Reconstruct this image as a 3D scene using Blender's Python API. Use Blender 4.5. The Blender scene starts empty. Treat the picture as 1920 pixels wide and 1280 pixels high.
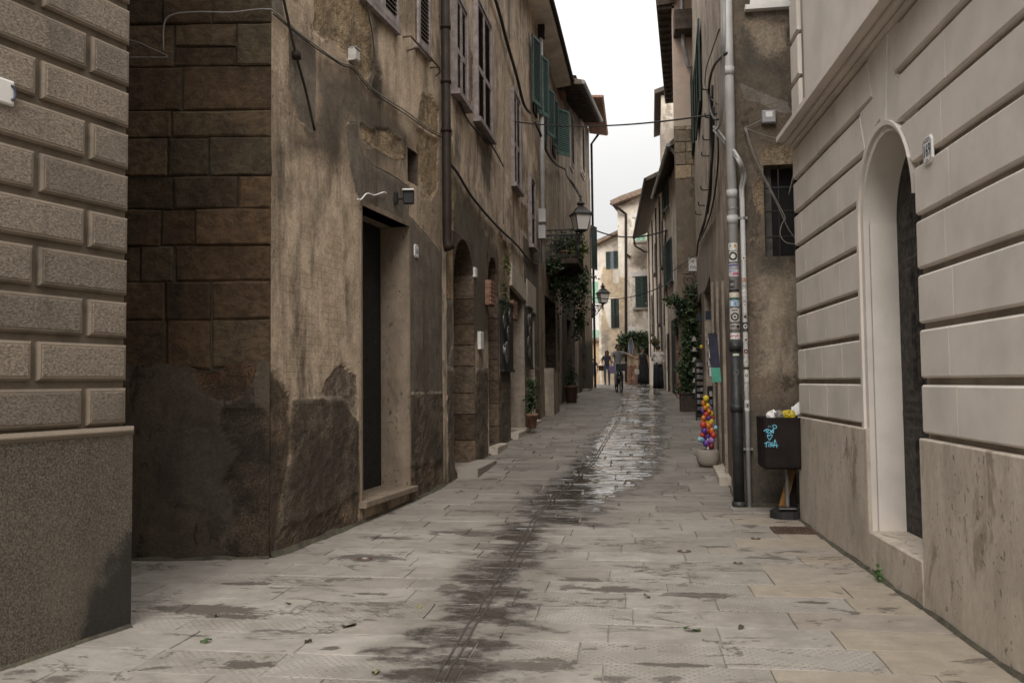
import bpy, bmesh, math, random
import numpy as np
from mathutils import Matrix, Vector
random.seed(7); RNG = np.random.default_rng(7)
S = bpy.context.scene
COL = S.collection

# ------------------------------------------------------------------ camera
F, CX, CY, H = 1600.0, 960.0, 640.0, 1.35
ROLL, PITCH, YAW = 0.011, math.atan(77 / 1600.0), 0.135976
def Rm(ax, a): return np.array(Matrix.Rotation(a, 3, ax))
CM = Rm('Z', YAW) @ Rm('X', math.pi / 2 + PITCH) @ Rm('Z', -ROLL)
CAM = np.array([0, 0, H])
cd = bpy.data.cameras.new('camera'); cam = bpy.data.objects.new('camera', cd); COL.objects.link(cam)
cam.matrix_world = Matrix.Translation((0, 0, H)) @ Matrix(CM.tolist()).to_4x4()
cd.lens = 30.0; cd.sensor_width = 36.0; cd.clip_end = 2000; cd.clip_start = 0.05
cd.dof.use_dof = True; cd.dof.focus_distance = 10.0; cd.dof.aperture_fstop = 4.0
S.camera = cam

# ------------------------------------------------------------------ light
SUN_EL, SUN_AZ = 43.0, 181.0          # azimuth clockwise from +Y
w = bpy.data.worlds.new('World'); S.world = w; w.use_nodes = True
wn, wl = w.node_tree.nodes, w.node_tree.links; wn.clear()
sky = wn.new('ShaderNodeTexSky'); sky.sky_type = 'NISHITA'; sky.sun_disc = False
sky.sun_elevation = math.radians(SUN_EL); sky.sun_rotation = math.radians(SUN_AZ); sky.altitude = 300
sky.dust_density = 3.0
hs = wn.new('ShaderNodeHueSaturation'); hs.inputs['Saturation'].default_value = 0.35
wl.new(sky.outputs[0], hs.inputs['Color'])
tc = wn.new('ShaderNodeTexCoord'); sx = wn.new('ShaderNodeSeparateXYZ'); wl.new(tc.outputs['Generated'], sx.inputs[0])
mr = wn.new('ShaderNodeMapRange'); mr.inputs['From Min'].default_value = 0; mr.inputs['From Max'].default_value = 1
mr.inputs['To Min'].default_value = 5.4; mr.inputs['To Max'].default_value = 26.0      # overcast sky: brighter towards the zenith
pw = wn.new('ShaderNodeMath'); pw.operation = 'POWER'; pw.use_clamp = True; pw.inputs[1].default_value = 1.35
wl.new(sx.outputs['Z'], pw.inputs[0]); wl.new(pw.outputs[0], mr.inputs['Value'])
cl = wn.new('ShaderNodeTexNoise'); cl.inputs['Scale'].default_value = 2.2; cl.inputs['Detail'].default_value = 5
clm = wn.new('ShaderNodeMapRange'); clm.inputs['To Min'].default_value = .84; clm.inputs['To Max'].default_value = 1.14
wl.new(cl.outputs[0], clm.inputs['Value'])
mm = wn.new('ShaderNodeMath'); mm.operation = 'MULTIPLY'; wl.new(mr.outputs[0], mm.inputs[0]); wl.new(clm.outputs[0], mm.inputs[1])
vm = wn.new('ShaderNodeVectorMath'); vm.operation = 'SCALE'; vm.inputs[0].default_value = (1.0, .988, .975)
wl.new(mm.outputs[0], vm.inputs['Scale'])
mx = wn.new('ShaderNodeMix'); mx.data_type = 'RGBA'; mx.inputs['Factor'].default_value = .90
wl.new(hs.outputs[0], mx.inputs[6]); wl.new(vm.outputs[0], mx.inputs[7])
bg = wn.new('ShaderNodeBackground'); bg.inputs['Strength'].default_value = 0.062
wl.new(mx.outputs[2], bg.inputs[0])
wo = wn.new('ShaderNodeOutputWorld'); wl.new(bg.outputs[0], wo.inputs[0])
sd = bpy.data.lights.new('sun', 'SUN'); sd.energy = 1.5; sd.angle = math.radians(36); sd.color = (1, .96, .9)
sun = bpy.data.objects.new('sun', sd); COL.objects.link(sun)
_e, _a = math.radians(SUN_EL), math.radians(SUN_AZ)
sun.rotation_euler = Vector((math.sin(_a) * math.cos(_e), math.cos(_a) * math.cos(_e), math.sin(_e))).to_track_quat('Z', 'Y').to_euler()
S.view_settings.view_transform = 'Standard'; S.view_settings.look = 'None'
S.view_settings.exposure = 0.95; S.view_settings.gamma = 1.0; S.view_settings.use_curve_mapping = False
S.cycles.use_denoising = True; S.cycles.max_bounces = 7; S.cycles.diffuse_bounces = 5
S.cycles.glossy_bounces = 3; S.cycles.transparent_max_bounces = 8; S.cycles.caustics_reflective = False

# ------------------------------------------------------------------ terrain profile and plan
def gz(y):
    t = y - 7.0
    if t <= 0: return 0.0
    if y > 28: return .0465 * 19.5 + .0465 * 7.5 * (1 - math.exp(-(y - 28) / 10))
    return .0465 * (t - 1.5) if t > 3 else .0465 * t * t / 6
GUT = ([-6, 3.84, 8.75, 12.28, 20, 30, 46], [-.8, -.88, -.94, -.55, -.22, .06, .2])
def gutx(y): return float(np.interp(y, *GUT))

class Wall:
    """vertical plane from p0 to p1; outward normal = dir x up"""
    def __init__(s, p0, p1):
        s.p0 = np.array([p0[0], p0[1], 0.0]); s.p1 = np.array([p1[0], p1[1], 0.0])
        s.len = np.linalg.norm(s.p1 - s.p0); s.d = (s.p1 - s.p0) / s.len
        s.n = np.cross(s.d, [0, 0, 1])
        m = np.eye(4); m[:3, 0] = s.d; m[:3, 1] = [0, 0, 1]; m[:3, 2] = s.n; m[:3, 3] = s.p0
        s.M = m
    def hit(s, u, v, off=0.0):
        d = CM @ np.array([(u - CX) / F, -(v - CY) / F, -1.0])
        t = ((s.p0 + s.n * off - CAM) @ s.n) / (d @ s.n)
        p = CAM + d * t
        return float((p - s.p0) @ s.d), float(p[2])
    def su(s, u): return s.hit(u, 700)[0]
    def pos(s, a, z, off=0.0): return s.p0 + s.d * a + np.array([0, 0, z]) + s.n * off
    def poly(s, pts): return [s.hit(*p) for p in pts]

_na = np.array([1.0, -.2655]) / math.hypot(1, .2655)
A_COR, B1_COR, B12, B23, B24, B3E = (-2.82 - .047 * _na[0], 4.57 - .047 * _na[1] - .05), (-2.81, 6.43), (-2.29, 10.36), (-2.03, 19.5), (-1.93, 24.0), (-1.5, 36.0)
WA = Wall((A_COR[0] - .2655 * 5.6, A_COR[1] - 5.6), A_COR)
camr = CM[:, 0].copy(); camr[2] = 0; camr /= np.linalg.norm(camr)
B1L = (B1_COR[0] - camr[0] * 3.2, B1_COR[1] - camr[1] * 3.2)
WB1S = Wall(B1L, B1_COR)
WB1 = Wall(B1_COR, B12)
WB2 = Wall(B12, B23); WB2b = Wall(B23, B24); WB3 = Wall(B24, B3E)
R_X = 1.72
xw = lambda y: 1.74 - .03 * (y - 5.42)
RY = 8.5
WR = Wall((xw(RY), RY), (xw(-1.2), -1.2))
C1C = (1.12, 9.3); C1F = (1.74, 22.0)
WC1E = Wall(C1C, (3.2, 9.3)); WC1 = Wall(C1F, C1C)
WC2 = Wall((1.26, 22.0), (3.0, 22.0))
C3N, C3F_ = (1.36, 31.0), (1.0, 43.5)
WC2c = Wall(C3N, (1.62, 24.4)); WC3 = Wall(C3F_, C3N)
WC2b = Wall((1.3, 30.6), (2.7, 30.6))
WD1 = Wall((-.46, 44.5), (3.2, 44.0)); WD0 = Wall((-1.62, 47.5), (-.40, 47.0))
def XL(y):
    if y < A_COR[1]: return A_COR[0] - .2655 * (A_COR[1] - y)
    if y < 6.5: return -6.2
    return float(np.interp(y, [6.43, 10.36, 19.5, 24, 36, 36.3, 47, 47.2], [-2.81, -2.29, -2.03, -1.93, -1.5, -6, -6, -1.5]))
def XR(y):
    return float(np.interp(y, [-9, 8.6, 8.65, 9.28, 9.32, 22, 22.05, 24, 24.4, 31, 43.5], [xw(-9), xw(8.6), 1.95, 1.95, 1.12, 1.74, 1.6, 1.62, 1.62, 1.36, 1.0]))

# ------------------------------------------------------------------ node helpers / materials
class NT:
    def __init__(s, name):
        s.m = bpy.data.materials.new(name); s.m.use_nodes = True
        s.t = s.m.node_tree; s.t.nodes.clear()
        s.out = s.t.nodes.new('ShaderNodeOutputMaterial'); s.b = s.t.nodes.new('ShaderNodeBsdfPrincipled')
        s.t.links.new(s.b.outputs[0], s.out.inputs[0])
        s.P = s.t.nodes.new('ShaderNodeTexCoord').outputs['Object']
    def n(s, k): return s.t.nodes.new(k)
    def L(s, a, b):
        if isinstance(a, (int, float)): b.default_value = a
        elif isinstance(a, (tuple, list)): b.default_value = tuple(a) + ((1,) if len(a) == 3 and len(b.default_value) == 4 else ())
        else: s.t.links.new(a, b)
    def map(s, sc, v=None, rot=(0, 0, 0)):
        m = s.n('ShaderNodeMapping'); s.L(v or s.P, m.inputs[0]); m.inputs['Scale'].default_value = sc; m.inputs['Rotation'].default_value = rot
        return m.outputs[0]
    def noise(s, sc, det=4, v=None, rough=.55, dist=0):
        m = s.n('ShaderNodeTexNoise'); s.L(v or s.P, m.inputs['Vector']); m.inputs['Scale'].default_value = sc
        m.inputs['Detail'].default_value = det; m.inputs['Roughness'].default_value = rough; m.inputs['Distortion'].default_value = dist
        return m.outputs[0]
    def vor(s, sc, v=None, feat='F1', out='Distance', rnd=1):
        m = s.n('ShaderNodeTexVoronoi'); m.feature = feat; s.L(v or s.P, m.inputs['Vector']); m.inputs['Scale'].default_value = sc
        m.inputs['Randomness'].default_value = rnd
        return m.outputs[out]
    def math(s, op, a, b=0.0, clamp=False):
        m = s.n('ShaderNodeMath'); m.operation = op; m.use_clamp = clamp; s.L(a, m.inputs[0]); s.L(b, m.inputs[1]); return m.outputs[0]
    def rng(s, v, a, b, c=0.0, d=1.0, smooth=True):
        m = s.n('ShaderNodeMapRange'); m.interpolation_type = 'SMOOTHSTEP' if smooth else 'LINEAR'
        s.L(v, m.inputs['Value'])
        for k, x in zip(('From Min', 'From Max', 'To Min', 'To Max'), (a, b, c, d)): m.inputs[k].default_value = x
        return m.outputs[0]
    def mix(s, f, a, b, mode='MIX'):
        m = s.n('ShaderNodeMix'); m.data_type = 'RGBA'; m.blend_type = mode
        s.L(f, m.inputs[0]); s.L(a, m.inputs[6]); s.L(b, m.inputs[7]); return m.outputs[2]
    def mixf(s, f, a, b):
        m = s.n('ShaderNodeMix'); m.data_type = 'FLOAT'; s.L(f, m.inputs[0]); s.L(a, m.inputs[2]); s.L(b, m.inputs[3]); return m.outputs[0]
    def scale(s, c, f):
        m = s.n('ShaderNodeVectorMath'); m.operation = 'SCALE'; s.L(c, m.inputs[0]); s.L(f, m.inputs['Scale']); return m.outputs[0]
    def attr(s, name):
        m = s.n('ShaderNodeAttribute'); m.attribute_name = name; return m.outputs['Fac']
    def rand(s): return s.n('ShaderNodeObjectInfo').outputs['Random']
    def z(s):
        m = s.n('ShaderNodeSeparateXYZ'); s.t.links.new(s.P, m.inputs[0]); return m.outputs
    def bump(s, h, dist=.02, st=1.0):
        m = s.n('ShaderNodeBump'); m.inputs['Strength'].default_value = st; m.inputs['Distance'].default_value = dist
        s.L(h, m.inputs['Height']); s.t.links.new(m.outputs[0], s.b.inputs['Normal'])
    def done(s, col, rough=.85, metal=0.0, spec=.35):
        s.L(col, s.b.inputs['Base Color']); s.L(rough, s.b.inputs['Roughness']); s.L(metal, s.b.inputs['Metallic'])
        s.b.inputs['Specular IOR Level'].default_value = spec
        return s.m

def simple(name, c, rough=.7, metal=0.0, var=.25, sc=14, bump=.003, c2=None, rnd=0.0, spec=.35):
    t = NT(name); n1 = t.noise(sc, 5); n2 = t.noise(sc * 6, 3)
    f = t.rng(n1, .3, .7, 1 - var, 1 + var * .5)
    col = t.mix(t.rng(n1, .35, .7), c, c2) if c2 else t.mix(0.0, c, c)
    col = t.scale(col, f)
    if rnd: col = t.scale(col, t.rng(t.rand(), 0, 1, 1 - rnd, 1 + rnd, False))
    if bump: t.bump(t.math('ADD', t.math('MULTIPLY', n1, .6), t.math('MULTIPLY', n2, .4)), bump * 4, .6)
    return t.done(col, t.rng(n2, .2, .8, max(.05, rough - .1), min(1, rough + .1)), metal, spec)

def old_wall(name, c1, c2, dark, damt=.7, masks=(), streak=1.0, sc=1.0, bump=.02, pits=.5, dthr=.5, mesh=False):
    """weathered plaster; masks: list of (attribute, colA, colB, bump gain, edge width, edge noise)"""
    t = NT(name)
    big = t.noise(.9 * sc, 7, rough=.62); mid = t.noise(4.5 * sc, 8, rough=.65); fine = t.noise(38, 6, rough=.7)
    vs = t.map((1, 1, .16)); st = t.noise(2.6 * sc, 9, t.map((1, 1, .3)), .68, .5); st2 = t.noise(11 * sc, 6, t.map((1, 1, .07)), .6)
    col = t.mix(t.rng(big, .36, .62), c1, c2)
    col = t.mix(t.math('MULTIPLY', t.rng(mid, .42, .68), .55), col, [x * .62 for x in c1])
    flk = t.rng(t.noise(2.4 * sc, 10, t.map((1, 1, .7)), .7, .3), .555, .575); flk2 = t.rng(t.noise(6.5 * sc, 9, t.map((1, 1, .6)), .7), .60, .62)
    col = t.mix(t.math('MULTIPLY', flk, .75), col, [x * .52 for x in c2]); col = t.mix(t.math('MULTIPLY', flk2, .7), col, [min(.9, x * 1.12) for x in c1])
    h = t.math('ADD', t.math('MULTIPLY', mid, .55), t.math('MULTIPLY', fine, .3)); h = t.math('SUBTRACT', h, t.math('MULTIPLY', flk, .18)); h = t.math('ADD', h, t.math('MULTIPLY', flk2, .12))
    pit = t.rng(t.vor(42), .0, .22)
    h = t.math('ADD', h, t.math('MULTIPLY', pit, .12 * pits))
    edgen = t.math('ADD', t.math('MULTIPLY', t.math('SUBTRACT', mid, .5), 1.0), t.math('MULTIPLY', t.math('SUBTRACT', fine, .5), .35))
    for (an, a, b, bg_, ew, en) in masks:
        f = t.rng(t.math('ADD', t.attr(an), t.math('MULTIPLY', edgen, en)), -ew, ew)
        mc = t.mix(t.rng(mid, .38, .64), a, b)
        if bg_ > .8:
            peb = t.noise(70 if bg_ < 2 else 52, 6, rough=.78)
            mc = t.scale(mc, t.rng(peb, .36, .64, .42, 1.6))
            hh = t.math('MULTIPLY', peb, bg_ * .75)
        else:
            hh = t.math('MULTIPLY', t.math('ADD', mid, fine), .3 * bg_)
        col = t.mix(f, col, mc); h = t.mixf(f, h, hh)
    dk = t.math('MULTIPLY', t.rng(t.math('ADD', t.math('MULTIPLY', st, .8), t.math('MULTIPLY', st2, .2)), dthr - .06, dthr + .16), damt * streak)
    col = t.mix(dk, col, dark)
    sm = t.rng(t.noise(1.7 * sc, 9, t.map((1, 1, .45)), .68, .4), .50, .64); col = t.mix(t.math('MULTIPLY', sm, .3 * damt), col, dark)
    if mesh:
        z_ = t.z(); ln = t.math('MAXIMUM', t.math('SINE', t.math('MULTIPLY', z_[1], 2 * math.pi / .06)), t.math('SINE', t.math('MULTIPLY', z_[2], 2 * math.pi / .06)))
        mk = t.math('MULTIPLY', t.rng(ln, .93, .99), t.rng(t.math('ADD', t.attr('m_mesh'), t.math('MULTIPLY', edgen, .5)), -.1, .15)); mk = t.math('MULTIPLY', mk, t.rng(mid, .4, .56))
        col = t.mix(t.math('MULTIPLY', mk, .28), col, dark); h = t.math('SUBTRACT', h, t.math('MULTIPLY', mk, .1))
    col = t.scale(col, t.rng(fine, .25, .75, .72, 1.25))
    t.bump(h, bump, 1.0)
    return t.done(col, t.rng(fine, .2, .8, .78, .98), 0, .25)

# ------------------------------------------------------------------ mesh builder
ORG = {}
def _loc(o):
    while o is not None:
        if o.name in ORG: return ORG[o.name]
        o = o.parent
    return np.zeros(3)
class MB:
    def __init__(s, M=None): s.v = []; s.f = []; s.mi = []; s.M = M; s.k = 0
    def add(s, V, Fs, M=None, mi=None):
        V = np.asarray(V, float).reshape(-1, 3)
        m = M if M is not None else s.M
        if m is not None: V = V @ m[:3, :3].T + m[:3, 3]
        o = s.k; s.v.append(V); s.k += len(V)
        s.f += [tuple(i + o for i in f) for f in Fs]; s.mi += [mi or 0] * len(Fs)
        return s
    def box(s, c, sz, rot=None, mi=None, M=None):
        x, y, z = np.array(sz) / 2.0
        V = np.array([[-x, -y, -z], [x, -y, -z], [x, y, -z], [-x, y, -z], [-x, -y, z], [x, -y, z], [x, y, z], [-x, y, z]])
        if rot is not None: V = V @ np.array(rot).T
        return s.add(V + np.array(c), [(0, 3, 2, 1), (4, 5, 6, 7), (0, 1, 5, 4), (1, 2, 6, 5), (2, 3, 7, 6), (3, 0, 4, 7)], M, mi)
    def b2(s, a, b, mi=None, M=None):   # box from two corners
        a, b = np.array(a, float), np.array(b, float); return s.box((a + b) / 2, abs(b - a), None, mi, M)
    def block(s, poly, n0, n1, bev=.02, jit=0.0, mi=None, M=None, cap=True, dome=0.0):
        """polygon in local (x,y), extruded n0..n1 along local z with a chamfer at the n1 side"""
        P = np.array(poly, float); k = len(P); c = P.mean(0)
        nb = np.roll(P, -1, 0) - P; pv = P - np.roll(P, 1, 0)
        nb /= np.linalg.norm(nb, axis=1)[:, None] + 1e-9; pv /= np.linalg.norm(pv, axis=1)[:, None] + 1e-9
        inn = np.stack([-(nb[:, 1] + pv[:, 1]), nb[:, 0] + pv[:, 0]], 1); ln = np.linalg.norm(inn, axis=1)[:, None] + 1e-6
        inn = inn / ln * np.minimum(1.42, 1 / np.maximum(.5, ln / 2))
        area = np.sum(P[:, 0] * np.roll(P[:, 1], -1) - np.roll(P[:, 0], -1) * P[:, 1])
        if area < 0: inn = -inn
        Q = P + inn * bev
        jj = (RNG.random((k, 2)) - .5) * jit
        V = np.vstack([np.c_[P + jj, np.full(k, n0)], np.c_[P + jj, np.full(k, n1 - bev * .8) + (RNG.random(k) - .5) * jit * .5],
                       np.c_[Q + jj, np.full(k, n1) + (RNG.random(k) - .5) * jit * .5], [[c[0], c[1], n1 + dome]]])
        Fs = []
        for i in range(k):
            j = (i + 1) % k
            a = [(i, j, k + j, k + i), (k + i, k + j, 2 * k + j, 2 * k + i), (2 * k + i, 2 * k + j, 3 * k)]
            Fs += a if area > 0 else [tuple(reversed(q)) for q in a]
        return s.add(V, Fs, M, mi)
    def block_h(s, poly, n0, n1, bev, side=.003, mi=None, M=None):
        """like block, but steep edges get only a hairline chamfer"""
        P = np.array(poly, float); k = len(P)
        ar = np.sum(P[:, 0] * np.roll(P[:, 1], -1) - np.roll(P[:, 0], -1) * P[:, 1])
        if ar < 0: P = P[::-1]
        e = np.roll(P, -1, 0) - P; e /= np.linalg.norm(e, axis=1)[:, None] + 1e-9; nr = np.stack([-e[:, 1], e[:, 0]], 1)
        off = np.where(abs(e[:, 1]) > .6, side, bev); Q = P.copy()
        for i in range(k):
            a, b = i - 1, i; A = np.array([nr[a], nr[b]]); 
            if abs(np.linalg.det(A)) > .25: Q[i] = P[i] + np.linalg.solve(A, [off[a], off[b]])
            else: Q[i] = P[i] + (nr[a] + nr[b]) / 2 * (off[a] + off[b]) / 2
        V = np.vstack([np.c_[P, np.full(k, n0)], np.c_[P, np.full(k, n1 - bev)], np.c_[Q, np.full(k, n1)]])
        Fs = [tuple(range(2 * k, 3 * k))]
        for i in range(k): j = (i + 1) % k; Fs += [(i, j, k + j, k + i), (k + i, k + j, 2 * k + j, 2 * k + i)]
        return s.add(V, Fs, M, mi)
    def prism(s, poly, n0, n1, mi=None, M=None):
        P = np.array(poly, float); k = len(P)
        V = np.vstack([np.c_[P, np.full(k, n0)], np.c_[P, np.full(k, n1)]])
        ar = np.sum(P[:, 0] * np.roll(P[:, 1], -1) - np.roll(P[:, 0], -1) * P[:, 1])
        Fs = [tuple(range(k))[::-1], tuple(range(k, 2 * k))] + [(i, (i + 1) % k, k + (i + 1) % k, k + i) for i in range(k)]
        if ar < 0: Fs = [tuple(reversed(f)) for f in Fs]
        return s.add(V, Fs, M, mi)
    def tube(s, pts, r, n=8, mi=None, M=None, cap=True):
        P = np.array(pts, float); k = len(P); rr = np.full(k, r) if np.isscalar(r) else np.array(r, float)
        T = np.gradient(P, axis=0); T /= np.linalg.norm(T, axis=1)[:, None] + 1e-12
        up = np.array([0, 0, 1.0]) if abs(T[0][2]) < .9 else np.array([1.0, 0, 0])
        u = np.cross(T[0], up); u /= np.linalg.norm(u); V = []
        for i in range(k):
            u = u - T[i] * (u @ T[i]); u /= np.linalg.norm(u) + 1e-12; w_ = np.cross(T[i], u)
            for j in range(n):
                a = 2 * math.pi * j / n; V.append(P[i] + rr[i] * (math.cos(a) * u + math.sin(a) * w_))
        Fs = [(i * n + j, i * n + (j + 1) % n, (i + 1) * n + (j + 1) % n, (i + 1) * n + j) for i in range(k - 1) for j in range(n)]
        if cap: Fs += [tuple(range(n))[::-1], tuple(range((k - 1) * n, k * n))]
        return s.add(V, Fs, M, mi)
    def lathe(s, prof, n=20, c=(0, 0, 0), mi=None, M=None, sq=None):
        V = []; k = len(prof)
        for (r, z) in prof:
            for j in range(n):
                a = 2 * math.pi * (j + .5) / n; V.append((c[0] + r * math.cos(a), c[1] + r * math.sin(a) * (sq or 1), c[2] + z))
        Fs = [(i * n + j, i * n + (j + 1) % n, (i + 1) * n + (j + 1) % n, (i + 1) * n + j) for i in range(k - 1) for j in range(n)]
        Fs += [tuple(range(n))[::-1], tuple(range((k - 1) * n, k * n))]
        return s.add(V, Fs, M, mi)
    def quad(s, a, b, c, d, mi=None, M=None): return s.add([a, b, c, d], [(0, 1, 2, 3)], M, mi)
    def build(s, name, mats, parent=None, smooth=False, kind=None, label=None, attrs=None):
        V = np.vstack(s.v) if s.v else np.zeros((0, 3))
        V = V - _loc(parent)
        me = bpy.data.meshes.new(name); me.from_pydata(V.tolist(), [], s.f)
        for m in (mats if isinstance(mats, (list, tuple)) else [mats]): me.materials.append(m)
        if any(s.mi): me.polygons.foreach_set('material_index', s.mi)
        if smooth: me.polygons.foreach_set('use_smooth', [True] * len(me.polygons))
        if attrs:
            for k_, a in attrs.items():
                at = me.attributes.new(k_, 'FLOAT', 'POINT'); at.data.foreach_set('value', np.asarray(a, np.float32))
        me.update()
        o = bpy.data.objects.new(name, me); COL.objects.link(o)
        if parent is not None: o.parent = parent
        if kind: o['kind'] = kind
        if label: o['label'] = label
        return o
def thing(name, label, cat, loc=(0, 0, 0), group=None):
    o = bpy.data.objects.new(name, None); COL.objects.link(o); o.location = tuple(float(x) for x in loc); o.empty_display_size = .1
    o['label'] = label; o['category'] = cat
    if group: o['group'] = group
    ORG[o.name] = np.array(loc, float); return o
def tag(o, label, cat, group=None):
    o['label'] = label; o['category'] = cat
    if group: o['group'] = group
    # put the origin at the base of the mesh
    n = len(o.data.vertices); a = np.empty(n * 3, np.float32); o.data.vertices.foreach_get('co', a); a = a.reshape(-1, 3)
    c = np.array([(a[:, 0].min() + a[:, 0].max()) / 2, (a[:, 1].min() + a[:, 1].max()) / 2, a[:, 2].min()])
    o.data.transform(Matrix.Translation(tuple(-c))); o.location = tuple(c)
    return o
def rotz(a): return np.array(Matrix.Rotation(a, 3, 'Z'))
def frame(p, dx, up, n):
    m = np.eye(4); m[:3, 0] = dx; m[:3, 1] = up; m[:3, 2] = n; m[:3, 3] = p; return m
def at(wl_, u, v, off=0.0):
    a, z = wl_.hit(u, v, off); return wl_.pos(a, z, off)

# ------------------------------------------------------------------ numpy noise and signed distance
def vnoise(x, y, seed=0):
    xi, yi = np.floor(x).astype(np.int64), np.floor(y).astype(np.int64); fx, fy = x - xi, y - yi
    fx, fy = fx * fx * (3 - 2 * fx), fy * fy * (3 - 2 * fy)
    def h(a, b):
        n = (a * 374761393 + b * 668265263 + seed * 144665) & 0x7fffffff
        n = ((n ^ (n >> 13)) * 1274126177) & 0x7fffffff
        return ((n ^ (n >> 16)) & 0xffff) / 65535.0
    return (h(xi, yi) * (1 - fx) + h(xi + 1, yi) * fx) * (1 - fy) + (h(xi, yi + 1) * (1 - fx) + h(xi + 1, yi + 1) * fx) * fy
def fbm(x, y, oct_=4, seed=0):
    r = 0; a = .5
    for i in range(oct_): r = r + a * vnoise(x * 2 ** i, y * 2 ** i, seed + i * 17); a *= .5
    return r
def sdf(poly, X, Y):
    P = np.array(poly, float); d = np.full(X.shape, 1e9); ins = np.zeros(X.shape, bool)
    for i in range(len(P)):
        a, b = P[i], P[(i + 1) % len(P)]; e = b - a
        t = np.clip(((X - a[0]) * e[0] + (Y - a[1]) * e[1]) / (e @ e + 1e-12), 0, 1)
        d = np.minimum(d, np.hypot(X - a[0] - t * e[0], Y - a[1] - t * e[1]))
        c = ((a[1] > Y) != (b[1] > Y)); xx = a[0] + (Y - a[1]) / (e[1] if abs(e[1]) > 1e-9 else 1e-9) * e[0]
        ins ^= c & (X < xx)
    return np.where(ins, d, -d)

def grid_wall(name, wl_, z1, mat, parent, holes=(), step=.08, masks=None, disp=.008, s0=0.0, s1=None, z0=-.25, seed=1, off=0.0, arch=(), sink=None, ragged=0.0):
    """wall face with rectangular holes (s0,s1,z0,z1), arched heads (s0,s1,zspring) and displaced relief"""
    s1 = wl_.len if s1 is None else s1
    def axis(a, b, ex):
        n = max(2, int((b - a) / step)); g = list(np.linspace(a, b, n))
        ex = [e for e in ex if a < e < b]
        g = [x for x in g if all(abs(x - e) > step * .45 for e in ex) or x in (a, b)]
        return np.array(sorted(g + ex))
    xs = axis(s0, s1, [e for h in holes for e in h[:2]]); zs = axis(z0, z1, [e for h in holes for e in h[2:]])
    X, Z = np.meshgrid(xs, zs); nx, nz = len(xs), len(zs)
    D = disp * ((fbm(X * 1.3 + seed * 7, Z * 1.3, 4, seed) - .47) * 2 + (fbm(X * 9, Z * 9 + seed, 3, seed + 5) - .47) * .6)
    at_ = {}
    if masks:
        for k, polys in masks.items():
            m = np.full(X.shape, -.5)
            for p in polys: m = np.maximum(m, sdf(p, X, Z))
            m = np.clip(m, -.5, .5); at_[k] = m.ravel()
            if sink and k in sink:
                e = m + (fbm(X * 6, Z * 6, 3, seed + 9) - .47) * .12
                D += np.clip(e / .03, -.5, .5) * sink[k] + sink[k] * .5
                if abs(sink[k]) > .009: D += np.where(e > 0, (fbm(X * 16, Z * 16, 3, 3) - .47) * abs(sink[k]) * 1.5, 0)
    # no relief at the outer rim
    rim = np.minimum(np.minimum(X - s0, s1 - X) / .05, 1); D = D * np.clip(rim, 0.15, 1)
    for h in holes:
        dd = np.maximum(np.maximum(h[0] - X, X - h[1]), np.maximum(h[2] - Z, Z - h[3])); D = D * np.clip(np.abs(dd) / .04, 0, 1)
    if ragged: Z = Z + (Z > z1 - 1e-6) * (fbm(X * 2.6 + 3, X * 0 + 1.7, 5, 4) - .5) * ragged
    V = np.stack([X, Z, D + off], -1).reshape(-1, 3)
    keep = []
    cx = (xs[:-1] + xs[1:]) / 2; cz = (zs[:-1] + zs[1:]) / 2
    inh = np.zeros((nz - 1, nx - 1), bool)
    for h in holes: inh |= ((cx > h[0]) & (cx < h[1]))[None, :] & ((cz > h[2]) & (cz < h[3]))[:, None]
    jj, ii = np.nonzero(~inh); b = jj * nx + ii
    Fs = [tuple(q) for q in np.stack([b, b + 1, b + 1 + nx, b + nx], 1).tolist()]
    mb = MB(wl_.M); mb.add(V, Fs)
    return mb.build(name, mat, parent, attrs=at_ or None)
def reveal(wl_, h, depth, mat, parent, name='door_reveal', back=None, backname='door', sides=(1, 1, 1, 1), off=0.0):
    a, b, c, d = h; mb = MB(wl_.M); t = .012; n1 = off - .002
    if sides[0]: mb.b2((a - t, c, -depth), (a, d, n1))
    if sides[1]: mb.b2((b, c, -depth), (b + t, d, n1))
    if sides[2]: mb.b2((a, d, -depth), (b, d + t, n1))
    if sides[3]: mb.b2((a, c - t, -depth), (b, c, n1))
    o = mb.build(name, mat, parent)
    if back: MB(wl_.M).b2((a, c, -depth - .05), (b, d, -depth)).build(backname, back, parent)
    return o
def arch_fill(wl_, a, b, zs, zt, mat, parent, n0=-.35, n1=0.0, name='arch', n=14):
    """spandrels that turn the rectangular head zs..zt of an opening a..b into an arch"""
    mb = MB(wl_.M); m = (a + b) / 2; r = (b - a) / 2; hgt = zt - zs - .02
    for sg in (-1, 1):
        pts = [(m + sg * r, zs)]
        for i in range(n + 1):
            t = math.pi / 2 * i / n; pts.append((m + sg * r * math.cos(t), zs + hgt * math.sin(t)))
        pts = pts[1:] + [(m, zt), (m + sg * r, zt)]
        for i in range(n):
            p, q = pts[i], pts[i + 1]
            tp = (p[0], zt); tq = (q[0], zt)
            mb.quad((p[0], p[1], n1), (tp[0], tp[1], n1), (tq[0], tq[1], n1), (q[0], q[1], n1))
            mb.quad((p[0], p[1], n0), (q[0], q[1], n0), (q[0], q[1], n1), (p[0], p[1], n1))
    return mb.build(name, mat, parent)
def shell(parent, mat, pts, z0, z1, skip=(), name='side_wall', roof=True):
    mb = MB(); k = len(pts)
    for i in range(k):
        if i in skip: continue
        p, q = pts[i], pts[(i + 1) % k]
        mb.quad((p[0], p[1], z0), (q[0], q[1], z0), (q[0], q[1], z1), (p[0], p[1], z1))
    if roof: mb.add([(p[0], p[1], z1) for p in pts], [tuple(range(k))])
    return mb.build(name, mat, parent)
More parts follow.
